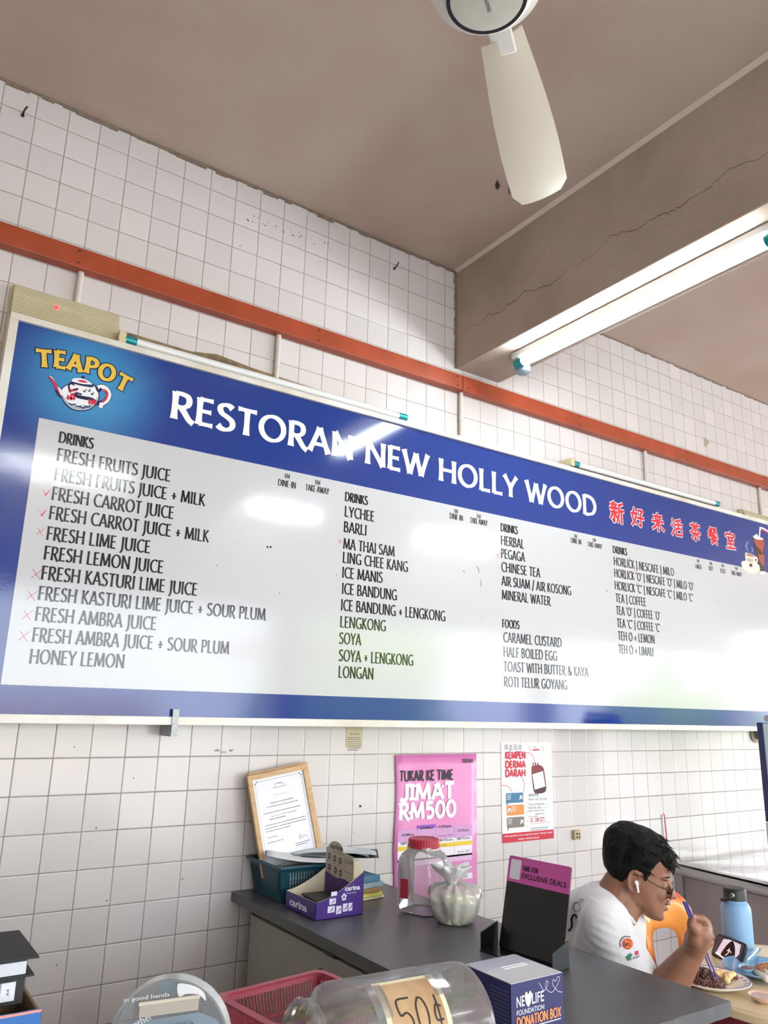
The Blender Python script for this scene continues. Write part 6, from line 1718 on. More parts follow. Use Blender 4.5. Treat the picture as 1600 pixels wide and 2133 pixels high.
pen_stroke(mb, [(.056, PH * .20), (.064, PH * .36), (.062, PH * .55)], PF, .0024, .0012); pen_stroke(mb, [(.056, PH * .42), (.064, PH * .48), (.074, PH * .40)], PF, .002, .0013); pen_stroke(mb, [(.018, PH * .18), (.036, PH * .12), (.056, PH * .08), (.080, PH * .1)], PF, .004, .0012, True)
mb.build('picture_white', mat('screen_white', '#e8e8ee', .2, emit='#e8e8ee', estr=.4), scn, recalc=False)

# orange plastic chair on the far side of the table
def marbled():
    m, nt, b = new_mat('orange_plastic')
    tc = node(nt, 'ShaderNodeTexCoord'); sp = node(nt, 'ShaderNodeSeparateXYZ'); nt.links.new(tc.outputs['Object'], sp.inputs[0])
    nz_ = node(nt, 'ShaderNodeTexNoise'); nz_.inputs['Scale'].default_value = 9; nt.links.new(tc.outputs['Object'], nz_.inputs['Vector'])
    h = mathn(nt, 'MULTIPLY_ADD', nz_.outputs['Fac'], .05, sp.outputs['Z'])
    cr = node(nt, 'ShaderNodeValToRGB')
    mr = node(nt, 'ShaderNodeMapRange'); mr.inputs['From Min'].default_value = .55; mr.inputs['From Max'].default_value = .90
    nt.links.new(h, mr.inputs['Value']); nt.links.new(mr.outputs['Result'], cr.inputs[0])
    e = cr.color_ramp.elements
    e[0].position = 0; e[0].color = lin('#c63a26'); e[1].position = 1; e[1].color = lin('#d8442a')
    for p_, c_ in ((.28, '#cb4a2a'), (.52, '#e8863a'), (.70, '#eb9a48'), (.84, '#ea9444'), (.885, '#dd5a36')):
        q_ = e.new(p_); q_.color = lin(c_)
    nt.links.new(cr.outputs[0], b.inputs['Base Color']); b.inputs['Roughness'].default_value = .22; b.inputs['Coat Weight'].default_value = .3
    b.inputs['Subsurface Weight'].default_value = .0
    return m
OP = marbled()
def plastic_chair(label, cx, cy, face, first=None):
    """plastic armless chair; face: unit vector the sitter looks along"""
    ch = thing('plastic_chair', (cx, cy, 0), label, 'chair', 'orange plastic chairs')
    fy = Vector((face[0], face[1], 0)).normalized(); fxv = Vector((-fy.y, fy.x, 0))
    P0 = Vector((cx, cy, 0))
    F_ = frame(P0, fxv, (0, 0, 1), -fy)      # a across, b up, c backwards
    W2 = .127
    outer = [(-W2 * .55, .45), (-W2 * .72, .52), (-W2 * .86, .62), (-W2 * .99, .72), (-W2 * 1.02, .79), (-W2 * .72, .842), (-W2 * .25, .862), (W2 * .25, .862), (W2 * .72, .842), (W2 * 1.02, .79), (W2 * .99, .72), (W2 * .86, .62), (W2 * .72, .52), (W2 * .55, .45)]
    inner = [(-W2 * .20, .48), (-W2 * .30, .54), (-W2 * .42, .62), (-W2 * .52, .70), (-W2 * .46, .735), (-W2 * .2, .748), (W2 * .2, .748), (W2 * .46, .735), (W2 * .52, .70), (W2 * .42, .62), (W2 * .30, .54), (W2 * .20, .48)]
    oc = [(p.x, p.y) for p in spline([Vector((x, y, 0)) for x, y in outer], 6)]; ic = [(p.x, p.y) for p in spline([Vector((x, y, 0)) for x, y in inner], 6)]
    def resample(P, n):
        L = [0]
        for a, b in zip(P, P[1:]): L.append(L[-1] + math.hypot(b[0] - a[0], b[1] - a[1]))
        out = []; k = 0
        for i in range(n):
            t = L[-1] * i / (n - 1)
            while k < len(L) - 2 and L[k + 1] < t: k += 1
            s_ = (t - L[k]) / max(1e-9, L[k + 1] - L[k]); out.append((P[k][0] + (P[k + 1][0] - P[k][0]) * s_, P[k][1] + (P[k + 1][1] - P[k][1]) * s_))
        return out
    n = 72; oc, ic = resample(oc, n), resample(ic, n)
    def bow(x, y): return .165 + .03 * (1 - (x / W2) ** 2) + .10 * (y - .45)     # the shell curves back and leans
    vs = []
    for k, (t, e_) in enumerate(((0, 0), (.12, .012), (.5, .017), (.88, .012), (1, 0), (.88, -.006), (.5, -.007), (.12, -.006))):
        for (x0_, y0_), (x1_, y1_) in zip(oc, ic):
            x, y = x0_ + (x1_ - x0_) * t, y0_ + (y1_ - y0_) * t
            vs.append(F_(x, y, bow(x, y) - e_))
    fs = [(k * n + i, k * n + i + 1, ((k + 1) % 8) * n + i + 1, ((k + 1) % 8) * n + i) for k in range(8) for i in range(n - 1)]
    fs += [tuple(k * n for k in range(8)), tuple(k * n + n - 1 for k in range(7, -1, -1))]
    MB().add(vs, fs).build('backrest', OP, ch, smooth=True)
    mb = MB(); seat = rrect(-W2 * 1.1, -.17, W2 * 1.1, .19, .06)
    sf_ = frame(P0 + Vector((0, 0, .445)), fxv, -fy, (0, 0, 1))
    mb.prism(seat, sf_, -.018, 0); mb.build('seat', OP, ch, bevel=.008, seg=3)
    for sx in (-1, 1):
        for sy in (-1, 1):
            top_p = P0 + fxv * (sx * .13) - fy * (sy * .15) + Vector((0, 0, .428)); bot = P0 + fxv * (sx * .17) - fy * (sy * .19) + Vector((0, 0, .002))
            MB().tube([top_p, bot], [.024, .017], 12).build('leg', OP, ch, smooth=True)
plastic_chair('orange-red plastic chair with an open arched back on the far side of the table', 1.798, -1.10, (0, -1))
# stainless counter against the wall
SS = mat('stainless', '#a8a4a2', .28, metal=.85, noise=.12, nscale=3, stretch=(1, 1, .2))
sk = thing('stainless_counter', (3.6, -.5, 0), 'stainless steel counter against the tiled wall at the right with a shiny sheet on top', 'counter')
SZ = .695
def sx_at(y): return 3.10 + y * .13
mb = MB(); mb.hexa([(sx_at(0), -.002, .02), (sx_at(-1.3), -1.3, .02), (6.5, -1.3, .02), (6.5, -.002, .02)], [(sx_at(0), -.002, SZ - .04), (sx_at(-1.3), -1.3, SZ - .04), (6.5, -1.3, SZ - .04), (6.5, -.002, SZ - .04)])
mb.build('cabinet', mat('steel_panel', '#9b8f8d', .35, metal=.55, noise=.15, nscale=2), sk, bevel=.004)
mb = MB(); mb.tube([(sx_at(0) - .01, -.004, SZ - .030), (sx_at(-1.32) - .01, -1.32, SZ - .030)], .022, 16); mb.build('rim', SS, sk, smooth=True)
mb = MB(); mb.box((sx_at(0) - .024, -.045, .02), (sx_at(0) + .004, -.004, SZ - .045)); mb.build('corner_post', SS, sk, bevel=.003)
top_n = 22; vs = []; fs = []; rr = random.Random(12)
for j in range(top_n + 1):
    for i in range(top_n + 1):
        y = -.003 - 1.30 * j / top_n; x = sx_at(y) + .0 + (6.45 - sx_at(y)) * (i / top_n) ** 1.4
        w_ = mnoise.noise(Vector((x * 3.1, y * 5.0, 0))) * .012 + mnoise.noise(Vector((x * 9, y * 11, 2))) * .004
        vs.append((x, y, SZ + .003 + (w_ if 0 < j else w_ * .2) * (0 if i == 0 else 1)))
for j in range(top_n):
    for i in range(top_n): fs.append((j * (top_n + 1) + i, j * (top_n + 1) + i + 1, (j + 1) * (top_n + 1) + i + 1, (j + 1) * (top_n + 1) + i))
o = MB().add(vs, fs).build('shiny_sheet', mat('polished_sheet', '#dcdde2', .06, metal=.9), sk, smooth=True); s_ = o.modifiers.new('thick', 'SOLIDIFY'); s_.thickness = .006
# tall dispenser at the right edge
q0 = on_z(1591, 1853, SZ + .01)
ds = thing('banner_stand', (q0.x + .06, q0.y, SZ), 'tall narrow navy and grey stand with a red foot on the stainless counter', 'stand')
def px_z(v): return on_y(1593, v, q0.y).z
xa = on_y(1593.5, 1700, q0.y).x
MB().box((xa, q0.y - .03, px_z(1712)), (xa + .3, q0.y, px_z(1505))).build('navy_panel', M('#1b2050', .3, coat=.3), ds, bevel=.004)
MB().box((xa - .002, q0.y - .03, px_z(1826)), (xa + .3, q0.y, px_z(1713))).build('grey_panel', M('#b4b2b4', .35), ds, bevel=.004)
MB().box((xa - .014, q0.y - .038, SZ + .012), (xa + .31, q0.y + .004, px_z(1827))).build('red_foot', M('#b23646', .35), ds, bevel=.008)
MB().tube([(on_y(1584, 1495, q0.y).x, q0.y - .03, px_z(1496)), (xa + .3, q0.y - .03, px_z(1498))], .014, 16).build('top_bar', M('#a9a7a6', .3, metal=.7), ds, smooth=True)
# ================================================================ the seated person
HF = Vector((.600, -.800, 0)); HL = Vector((.800, .600, 0)); ZZ = Vector((0, 0, 1))
pitch = math.radians(17)
hf, hu = HF * math.cos(pitch) - ZZ * math.sin(pitch), HF * math.sin(pitch) + ZZ * math.cos(pitch)
HO = at_depth(1325, 1838, 2.21) + HL * .071
def HP(f, l, u): return HO + hf * f + HL * l + hu * u
hip = at_depth(1205, 2150, 2.30)
person = thing('person', (hip.x, hip.y, 0), 'person in a white T-shirt with glasses and one earbud, hunched over a plate of noodles', 'person')
SKIN = mat('skin', '#93674f', .5, noise=.10, nscale=12, color2='#845a48', sss=.12, bump=.06, bscale=250)
LEV = [(-.090, .080, .050, .016), (-.086, .086, .040, .026), (-.076, .094, .020, .040), (-.062, .092, .000, .050), (-.045, .092, -.020, .057), (-.025, .091, -.055, .063), (0, .087, -.085, .068), (.0275, .083, -.098, .071), (.045, .086, -.101, .072), (.07, .087, -.104, .072), (.095, .077, -.101, .068), (.115, .058, -.090, .058), (.130, .030, -.070, .040), (.137, .005, -.050, .018)]
def head_ring(u, xf, xb, w, n=40, grow=None):
    out = []
    xm, a = (xf + xb) / 2, (xf - xb) / 2
    for k in range(n):
        ph = 2 * math.pi * k / n
        c, s = math.cos(ph), math.sin(ph)
        e = 2 / 2.3
        x = xm + a * math.copysign(abs(c) ** e, c)
        y = w * math.copysign(abs(s) ** e, s) * (1 - .22 * max(0, c) ** 2)
        out.append((x, y))
    return out
core = MB(); vs = []; fs = []; n = 40
def interp(u):
    for a, b in zip(LEV, LEV[1:]):
        if a[0] <= u <= b[0]:
            t = (u - a[0]) / (b[0] - a[0]); return [a[i] + (b[i] - a[i]) * t for i in range(1, 4)]
    return list(LEV[0][1:] if u < LEV[0][0] else LEV[-1][1:])
US = [LEV[0][0] + (LEV[-1][0] - LEV[0][0]) * i / 44 for i in range(45)]
for u in US:
    for x, y in head_ring(u, *interp(u)): vs.append(HP(x, y, u))
for i in range(len(US) - 1):
    for k in range(n): fs.append((i * n + k, i * n + (k + 1) % n, (i + 1) * n + (k + 1) % n, (i + 1) * n + k))
fs.append(tuple(range(n - 1, -1, -1))); fs.append(tuple((len(US) - 1) * n + k for k in range(n)))
core.add(vs, fs)
hm = Matrix((hf, HL, hu)).transposed()
def hball(mb, f, l, u, r): mb.ball(HP(f, l, u), r, hm.to_4x4(), n=20, k=14)
core.capsule(HP(.083, 0, .026), HP(.103, 0, -.006), .0070, .0095); hball(core, .107, 0, -.010, (.0095, .0105, .0080))
for s in (-1, 1):
    hball(core, .095, s * .0125, -.0135, (.0105, .0075, .0065)); hball(core, .058, s * .026, -.014, (.030, .024, .030)); hball(core, .070, s * .026, .034, (.018, .024, .0075))
    hball(core, .072, s * .031, .012, (.011, .013, .009))
    hball(core, .012, s * .048, -.040, (.032, .012, .026))
hball(core, .0965, 0, -.032, (.0080, .019, .0065)); hball(core, .0930, 0, -.050, (.0085, .016, .0065)); hball(core, .082, 0, -.076, (.016, .021, .014))
for s in (-1, 1):    # ears with a rolled rim
    core.ball(HP(-.006, s * .072, -.002), (.017, .007, .029), (hm @ Matrix.Rotation(math.radians(-8), 3, 'Y')).to_4x4(), n=18, k=12)
    rim = [HP(-.006 + .0165 * math.cos(a) - .004 * math.sin(a), s * (.077 + .003 * (math.cos(a) < 0)), .002 + .028 * math.sin(a)) for a in [math.radians(x) for x in range(20, 330, 18)]]
    core.tube(rim, .0036, 8); core.ball(HP(.002, s * .074, -.026), (.008, .005, .008), hm.to_4x4())
nb_ = at_depth(1276, 1886, 2.26)
core.capsule(HP(-.028, 0, -.02), nb_, .054, .064)
core.capsule(HP(.0, 0, -.045), at_depth(1290, 1900, 2.24), .044, .055)
core.capsule(nb_, at_depth(1268, 1925, 2.28), .066, .08)
# right arm: elbow below the desk edge, forearm up to the fist
sh_r = at_depth(1258, 1922, 2.13); el_r = at_depth(1366, 2090, 2.02); wr_r = at_depth(1444, 1982, 1.985)
core.capsule(sh_r, el_r, .046, .041)
mid = el_r.lerp(wr_r, .38)
core.capsule(el_r, mid, .043, .046); core.capsule(mid, wr_r, .046, .0285)
palm = at_depth(1459, 1944, 1.965)
core.capsule(wr_r, at_depth(1452, 1960, 1.972), .0285, .031)
core.capsule(at_depth(1452, 1958, 1.972), palm, .031, .029); core.capsule(at_depth(1466, 1962, 1.985), at_depth(1469, 1934, 1.985), .020, .019)
core.capsule(at_depth(1448, 1955, 1.955), at_depth(1447, 1930, 1.955), .021, .018)
FING = [[(1450, 1940, 1.945), (1440, 1925, 1.935), (1443, 1910, 1.938)], [(1470, 1928, 1.965), (1464, 1914, 1.950), (1450, 1911, 1.944)], [(1477, 1938, 1.985), (1472, 1921, 1.985), (1455, 1917, 1.975)], [(1480, 1951, 2.000), (1474, 1930, 2.010), (1454, 1928, 2.000)], [(1480, 1964, 2.010), (1472, 1944, 2.025), (1452, 1942, 2.015)]]
RF = [(.0125, .0110, .0090), (.0105, .0098, .0082), (.0108, .0100, .0084), (.0102, .0095, .0080), (.0095, .0085, .0072)]
for ch_, r_ in zip(FING, RF):
    P_ = [at_depth(*p) for p in ch_]
    core.capsule(P_[0], P_[1], r_[0], r_[1]); core.capsule(P_[1], P_[2], r_[1], r_[2])
# left arm hanging down with the hand on the lap
sh_l = at_depth(1290, 1915, 2.44); el_l = Vector((1.66, -.70, .66)); wr_l = Vector((1.60, -.90, .63))
core.capsule(sh_l, el_l, .046, .040); core.capsule(el_l, wr_l, .042, .027); core.capsule(wr_l, wr_l + Vector((-.01, -.06, -.008)), .026, .026)
for k_ in range(4):
    b_ = wr_l + Vector((.020 - .016 * k_, -.078 - .008 * (k_ in (1, 2)), -.008)); core.capsule(b_, b_ + Vector((-.004, -.034, -.008)), .009, .008); core.capsule(b_ + Vector((-.004, -.034, -.008)), b_ + Vector((-.006, -.052, -.020)), .008, .007)
core.capsule(wr_l + Vector((-.030, -.03, -.008)), wr_l + Vector((-.048, -.066, -.014)), .011, .009)
body = core.build('body', SKIN, person, remesh=.0029, smooth_it=3)
# lips, eyes, brows
LIP = M('#94584f', .4)
mb = MB(); mb.ball(HP(.0995, 0, -.0335), (.0062, .0165, .0045), hm.to_4x4()); mb.ball(HP(.0960, 0, -.0495), (.0070, .0140, .0050), hm.to_4x4())
mb.build('lips', LIP, person, remesh=.0014, smooth_it=2)
for s in (-1, 1):
    e_ = MB().ball(HP(.0735, s * .030, .0115), .0090, n=20, k=14).build('eye', M('#a79a94', .2), person, smooth=True)
    MB().ball(HP(.0805, s * .0305, .0105), (.0030, .0048, .0048), hm.to_4x4(), n=14, k=10).build('iris', M('#1c120e', .1), e_, smooth=True)
    mb = MB(); mb.tube(spline([HP(.082, s * .014, .035), HP(.083, s * .030, .040), HP(.073, s * .048, .036)], 5), [.0016 + .0012 * math.sin(i / 10 * 3.14) for i in range(11)], 8); mb.build('eyebrow', M('#1a1412', .7), person, smooth=True)
for p_ in (FING[0][2], FING[1][2]):
    c = at_depth(*p_); MB().ball(c + R1 * (-.004) - R2 * .006, (.0042, .0042, .002), n=10, k=6).build('fingernail', M('#c79a88', .35), person, smooth=True)
# hair
HAIR = mat('black_hair', '#070606', .62, spec=.25, bump=.7, bscale=90, stretch=(1.5, 1.5, 6))
LINE = [(-.13, -.034), (-.075, -.034), (-.052, -.030), (-.034, -.016), (-.024, .006), (-.016, .030), (.010, .031), (.016, .012), (.026, .010), (.032, .034), (.036, .058), (.046, .078), (.056, .072), (.066, .064), (.082, .060), (.12, .060)]
def hline(f):
    for (a, b), (c, d) in zip(LINE, LINE[1:]):
        if a <= f <= c: return b + (d - b) * (f - a) / (c - a)
    return LINE[-1][1]
vs = []; fs = []; n = 120
UH = [-.045 + (.137 + .045) * i / 90 for i in range(91)]
for u in UH:
    xf, xb, w = interp(u)
    for x, y in head_ring(u, xf, xb, w, n):
        ctr = (xf + xb) / 2
        dx, dy = x - ctr, y
        L_ = max(1e-6, math.hypot(dx, dy))
        t = (u - hline(x)) / .006
        t = max(-1.0, min(1.0, t))
        g = .007 + .005 * max(0, (u - .04) / .1) + .003 * max(0, x / .09) * max(0, min(1, (u - .05) / .03)) + .004 * (x < -.05)
        nz = mnoise.noise(Vector((x * 42 + y * 60, y * 42, u * 30))) * .0035 + mnoise.noise(Vector((x * 110, y * 130, u * 60))) * .0022
        side = min(1, max(.45, (u - .005) / .05)) if abs(y) > .045 and x > -.02 else 1
        gg = (g * side + nz) * (max(0, t) ** .5) - .007 * max(0, -t) - .001
        q = min(1.35, 1 + gg / L_)
        z_ = u + max(0, t) * .006 * max(0, (u - .09) / .047) + nz * .8
        vs.append(HP(ctr + dx * q, dy * q, z_))
for i in range(len(UH) - 1):
    for k in range(n): fs.append((i * n + k, i * n + (k + 1) % n, (i + 1) * n + (k + 1) % n, (i + 1) * n + k))
fs.append(tuple((len(UH) - 1) * n + k for k in range(n))); fs.append(tuple(range(n - 1, -1, -1)))
rr = random.Random(21)
hair = MB().add(vs, fs)
def tuft(f, l, u, d, ln, r, bend):
    p = HP(f, l, u); d = (hf * d[0] + HL * d[1] + hu * d[2]).normalized(); b_ = hf * bend[0] + HL * bend[1] + hu * bend[2]
    hair.tube([p, p + d * ln * .4 + b_ * ln * .1, p + d * ln * .75 + b_ * ln * .35, p + d * ln + b_ * ln * .7], [r, r * .8, r * .45, r * .08], 5)
for i in range(240):
    u = rr.uniform(.03, .135); xf, xb, w = interp(u); ph = rr.uniform(0, 6.283)
    c, s = math.cos(ph), math.sin(ph); x = (xf + xb) / 2 + (xf - xb) / 2 * c * 1.08; y = w * s * 1.1
    if u < hline(x) + .012: continue
    tuft(x, y, u + .002, (.55 + c * .3, s * .3, .1), rr.uniform(.010, .020), rr.uniform(.0015, .0028), (.3, 0, -.6))
for i in range(70):    # the top and the crown
    x = rr.uniform(-.09, .05); y = rr.uniform(-.045, .045)
    tuft(x, y, .137 - .9 * (x + .03) ** 2 - 6 * y * y, (.7, rr.uniform(-.4, .4), .35), rr.uniform(.012, .022), rr.uniform(.0014, .0026), (.3, 0, -.5))
for i in range(90):    # fringe falling on the forehead
    y = rr.uniform(-.05, .05); x = .092 - 6 * y * y
    tuft(x - rr.uniform(0, .012), y, rr.uniform(.068, .100), (.22, rr.uniform(-.25, .25), -1), rr.uniform(.016, .030), rr.uniform(.0014, .0028), (-.15, rr.uniform(-.3, .3), .1))
hair.build('hair', HAIR, person, smooth=True, angle=180)
# T-shirt
SHIRT = mat('white_cotton', '#dcdadd', .8, noise=.03, nscale=6, bump=.25, bscale=16, stretch=(1.0, 1.6, .6))
ts = MB()
D = at_depth
col_ = D(1266, 1893, 2.27)
for a, b, ra, rb_ in ((D(1252, 1893, 2.28), D(1238, 1960, 2.30), .076, .112), (D(1238, 1960, 2.30), D(1222, 2070, 2.32), .112, .118), (D(1222, 2070, 2.32), hip + Vector((0, 0, .04)), .118, .125),
                      (D(1240, 1886, 2.28), D(1262, 1922, 2.14), .062, .068), (D(1246, 1890, 2.32), D(1290, 1915, 2.44), .062, .066), (D(1262, 1922, 2.14), D(1248, 1985, 2.20), .070, .075),
                      (D(1255, 1890, 2.27), D(1284, 1915, 2.26), .067, .072), (D(1284, 1925, 2.28), D(1270, 2010, 2.32), .085, .105), (D(1218, 1893, 2.30), D(1200, 1960, 2.32), .060, .085)):
    ts.capsule(a, b, ra, rb_, 24)
slv_e = sh_r.lerp(el_r, .62)
ts.capsule(D(1260, 1922, 2.13), slv_e, .066, .0575, 24)
ts.capsule(sh_l, sh_l.lerp(el_l, .6), .062, .056, 24)
# folds running from the armpit over the sleeve, laid on the cloth before it is made one surface
from mathutils.bvhtree import BVHTree
pre = ts.build('t_shirt', SHIRT, None, remesh=.0055, smooth_it=5)
pb_v = BVHTree.FromObject(pre, bpy.context.evaluated_depsgraph_get())
def on_pre(u, v, sink):
    d_ = ray(u, v).normalized(); h = pb_v.ray_cast(EYE, d_)
    return (h[0] + d_ * sink) if h[0] is not None else None
folds = (((1222, 1950), (1258, 1972), (1300, 1990), .0085), ((1228, 1938), (1262, 1957), (1302, 1976), .0080), ((1232, 1926), (1262, 1940), (1290, 1953), .0070), ((1218, 1964), (1254, 1990), (1296, 2008), .0085),
         ((1242, 1912), (1268, 1922), (1288, 1934), .0065), ((1250, 1898), (1268, 1906), (1282, 1914), .0055), ((1215, 1868), (1232, 1872), (1250, 1884), .0050), ((1330, 2008), (1340, 2012), (1352, 2020), .005))
runs = []
for p, q, s_, r_ in folds:
    P_ = [on_pre(a.x, a.y, r_ * .12) for a in spline([Vector((*p, 0)), Vector((*q, 0)), Vector((*s_, 0))], 5)]
    runs.append(([x for x in P_ if x is not None], r_))
bpy.data.objects.remove(pre)
for P_, r_ in runs:
    for k_ in range(len(P_) - 1):
        t0, t1 = k_ / len(P_), (k_ + 1) / len(P_)
        ts.capsule(P_[k_], P_[k_ + 1], r_ * (.35 + .65 * math.sin(3.14 * t0)), r_ * (.35 + .65 * math.sin(3.14 * t1)), 10)
tee = ts.build('t_shirt', SHIRT, person, remesh=.0055, smooth_it=4)
# collar band
cn = (HP(-.02, 0, -.03) - nb_).normalized(); cu = cn.orthogonal().normalized(); cv = cn.cross(cu)
ccen = nb_ + cn * .002
mb = MB(); mb.tube([ccen + (cu * math.cos(a) + cv * math.sin(a)) * .0735 for a in [math.radians(x) for x in range(0, 361, 12)]], .0075, 8); mb.build('collar', SHIRT, person, smooth=True)
# jeans and shoes, under the table
JE = M('#2c3242', .8)
mb = MB()
kn = [hip + Vector((.02, -.40, -.03)), hip + Vector((.20, -.36, -.03))]; an2 = [Vector((kn[0].x, kn[0].y + .03, .09)), Vector((kn[1].x, kn[1].y + .03, .09))]
for s, k_, a_ in ((-1, kn[0], an2[0]), (1, kn[1], an2[1])):
    h0 = hip + Vector((.09 * s, .0, -.03)); mb.capsule(h0, k_, .085, .062, 20); mb.capsule(k_, a_, .060, .045, 20)
mb.capsule(hip + Vector((-.06, 0, 0)), hip + Vector((.06, 0, 0)), .11, .11, 20)
mb.build('jeans', JE, person, remesh=.008, smooth_it=4)
for a_ in an2: mb = MB(); mb.capsule(a_ + Vector((0, .03, -.05)), a_ + Vector((0, -.14, -.058)), .040, .032); mb.build('shoe', M('#26242a', .6), person, smooth=True)
stl = thing('plastic_stool', (hip.x, hip.y, 0), 'orange-red plastic stool under the seated person, hidden behind the steel desk', 'stool')
MB().lathe([(.150, .34), (.160, .36), (.155, .378), (.13, .385), (.001, .385)], Matrix.Translation((hip.x, hip.y, 0)), 40).build('seat', OP, stl, smooth=True)
for sx in (-1, 1):
    for sy in (-1, 1): MB().tube([Vector((hip.x + sx * .09, hip.y + sy * .09, .36)), Vector((hip.x + sx * .14, hip.y + sy * .14, .002))], [.022, .016], 12).build('leg', OP, stl, smooth=True)
# prints on the shirt, laid onto its surface
dg = bpy.context.evaluated_depsgraph_get()
bvh = BVHTree.FromObject(tee, dg)
Wt = wm(tee)
def on_shirt(u, v, off=.0015):
    o_, d_ = EYE, ray(u, v).normalized()
    Wi = Wt.inverted()
    hit = bvh.ray_cast(Wi @ o_, (Wi.to_3x3() @ d_).normalized())
    if hit[0] is None: return at_depth(u, v, 2.1)
    p = Wt @ hit[0]
    return p - d_ * off
def decal(mb, poly, off=.0015, rings=3):
    cx_, cy_ = sum(p[0] for p in poly) / len(poly), sum(p[1] for p in poly) / len(poly)
    n = len(poly); vs = [on_shirt(cx_, cy_, off)]
    for r in range(1, rings + 1):
        for x, y in poly: vs.append(on_shirt(cx_ + (x - cx_) * r / rings, cy_ + (y - cy_) * r / rings, off))
    fs = [(0, 1 + i, 1 + (i + 1) % n) for i in range(n)]
    for r in range(rings - 1):
        for i in range(n): fs.append((1 + r * n + i, 1 + (r + 1) * n + i, 1 + (r + 1) * n + (i + 1) % n, 1 + r * n + (i + 1) % n))
    mb.add(vs, fs)
def dstroke(mb, pts, w, off=.0022, smooth=True):
    P = [Vector((x, y, 0)) for x, y in pts]
    if smooth: P = spline(P, 5)
    L, Rr = [], []
    for i, p in enumerate(P):
        t = (P[min(i + 1, len(P) - 1)] - P[max(i - 1, 0)]).normalized(); nn = Vector((-t.y, t.x, 0)) * w / 2
        L.append(on_shirt(p.x + nn.x, p.y + nn.y, off)); Rr.append(on_shirt(p.x - nn.x, p.y - nn.y, off))
    k = len(P); mb.add(L + Rr, [(i, i + 1, k + i + 1, k + i) for i in range(k - 1)])
mb = MB(); decal(mb, ell(1307.5, 1966, 11.5, 12, 28)); mb.build('badge', M('#e8703f', .6), tee, recalc=False)
mb = MB()
dstroke(mb, ell(1306.5, 1965, 14.5, 14.5, 24, 150, 300), 1.6); dstroke(mb, ell(1308, 1967, 8.5, 9, 24, 60, 220), 1.3, .003); dstroke(mb, ell(1308, 1967, 9, 9, 24, 250, 330), 1.2, .003)
for st in ([(1302, 1965), (1306, 1971)], [(1306, 1964), (1302, 1971)], [(1307, 1964), (1307, 1971), (1310, 1970), (1307, 1967.5), (1310, 1965.5), (1307, 1964)], [(1314, 1965), (1311.5, 1965), (1311.5, 1968), (1314, 1968), (1314, 1971), (1311.5, 1971)]): dstroke(mb, st, 1.0, .0032, False)
for st in ([(1310, 1999), (1314, 1995), (1313, 2001), (1317, 1996)], [(1318, 1998), (1321, 1993), (1322, 1999)], [(1323, 1996), (1327, 1992), (1327, 1997)], [(1328, 1994), (1334, 1990)]): dstroke(mb, st, .9, .003)
# back print: an S and a round outline above it
dstroke(mb, [(1201, 1912), (1199, 1906), (1194, 1907), (1190.5, 1914), (1191, 1922), (1191, 1930), (1187, 1937), (1183, 1938)], 4.2, .003)
dstroke(mb, ell(1201, 1890, 7.5, 9, 20, 0, 360), 1.2, .003); dstroke(mb, [(1194, 1882), (1203, 1878), (1211, 1880)], 1.0, .003); dstroke(mb, [(1206, 1875), (1213, 1873), (1215, 1879)], 1.2, .003)
mb.build('black_print', M('#1f1d22', .6), tee, recalc=False)
mb = MB(); decal(mb, [(1304, 1993), (1314, 1985), (1318, 1990), (1311, 1997), (1309, 2003)], .002, 2); mb.build('green_print', M('#2d7a5a', .6), tee, recalc=False)
mb = MB(); decal(mb, [(1323, 1982), (1330, 1980), (1331, 1988), (1324, 1990)], .002, 2); mb.build('red_print', M('#c43c50', .6), tee, recalc=False)
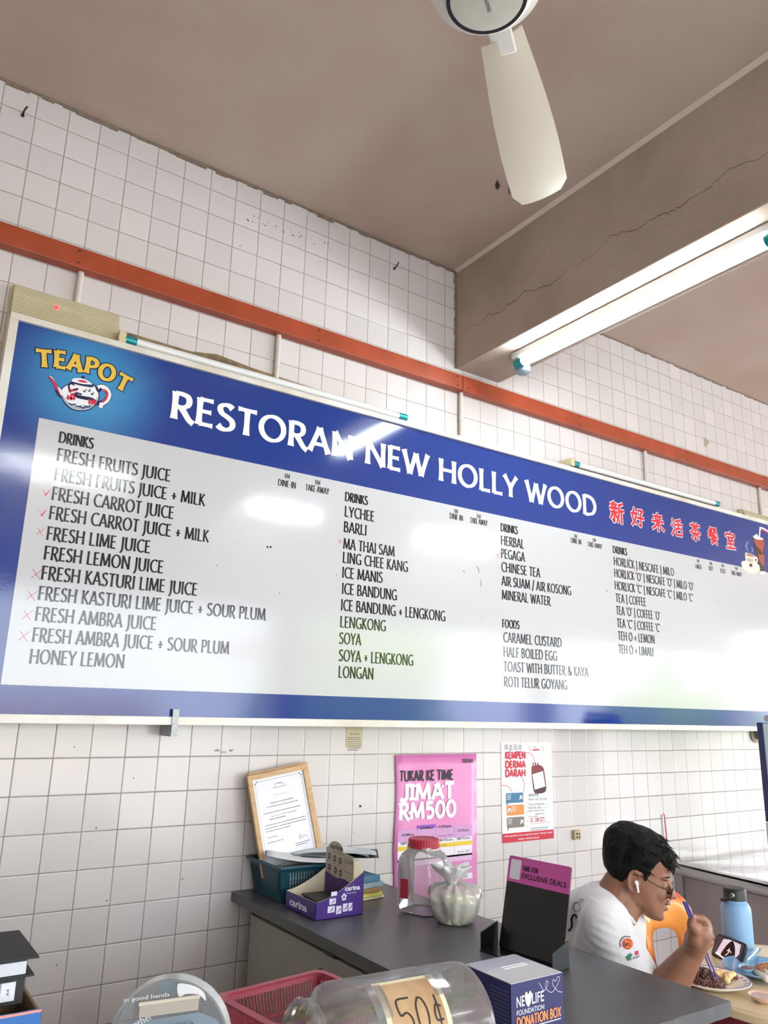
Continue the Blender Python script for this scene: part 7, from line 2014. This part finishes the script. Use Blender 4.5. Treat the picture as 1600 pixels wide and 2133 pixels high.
# glasses
GB = M('#141216', .3)
eg = thing('eyeglasses', HP(.098, 0, 0), 'thin black framed eyeglasses on the seated person\'s face', 'glasses')
for s in (-1, 1):
    ring_ = [HP(.1005 - .10 * (abs(y) - .03) ** 1 * (abs(y) > .03) - .12 * (z_ * -1) * (z_ < 0) * -0, y, z_) for y, z_ in [(s * .033 + .0215 * math.cos(a), .002 + .0205 * math.sin(a)) for a in [math.radians(x) for x in range(0, 361, 15)]]]
    rg = MB().tube(ring_, .0012, 8).build('lens_rim', GB, eg, smooth=True)
    mb = MB(); mb.add(ring_[:-1], [tuple(range(len(ring_) - 1))]); mb.build('lens', clear_plastic('lens_glass', (.97, .97, .98), .02, .02), rg, recalc=False)
    mb = MB(); mb.tube([HP(.0985, s * .0545, .008), HP(.06, s * .070, .012), HP(.010, s * .0795, .0225), HP(-.012, s * .079, .019)], .0011, 8); mb.build('temple', GB, eg, smooth=True)
mb = MB(); mb.tube(spline([HP(.1005, -.0115, .006), HP(.104, 0, .010), HP(.1005, .0115, .006)], 5), .0011, 8); mb.build('bridge', GB, eg, smooth=True)
# earbud
eb = thing('earbud', HP(.0, -.08, 0), 'white wireless earbud in the seated person\'s ear', 'earbud')
mb = MB(); mb.capsule(HP(.000, -.081, .002), HP(.003, -.083, -.001), .0056, .0048); mb.build('speaker_tip', M('#eeeef0', .25, coat=.3), eb, smooth=True)
mb = MB(); mb.capsule(HP(.003, -.085, -.001), HP(.0115, -.0855, -.0195), .0030, .0028); mb.build('stem', M('#f2f2f4', .25, coat=.3), eb, smooth=True)
# chopsticks held in the fist
tipc = on_z(1492, 2041, TZ + .030); thr = at_depth(1444, 1922, 1.940)
dv = (thr - tipc).normalized(); sidev = dv.cross(R2).normalized()
for i, (lab, o_, o2) in enumerate((('purple chopstick held in the fist, left of the pair', -.003, -.004), ('purple chopstick held in the fist, right of the pair', .003, .003))):
    ln = (thr - tipc).length + .075 + .004 * i
    mb = MB(); a = tipc + sidev * o_ * 1.2; b = tipc + dv * ln + sidev * o2 * .8
    mb.tube([a, a.lerp(b, .5), b], [.0017, .0027, .0036], 8)
    tag(mb.build('chopstick', M('#5b4a8c', .35), smooth=True), lab, 'chopstick', 'chopsticks')
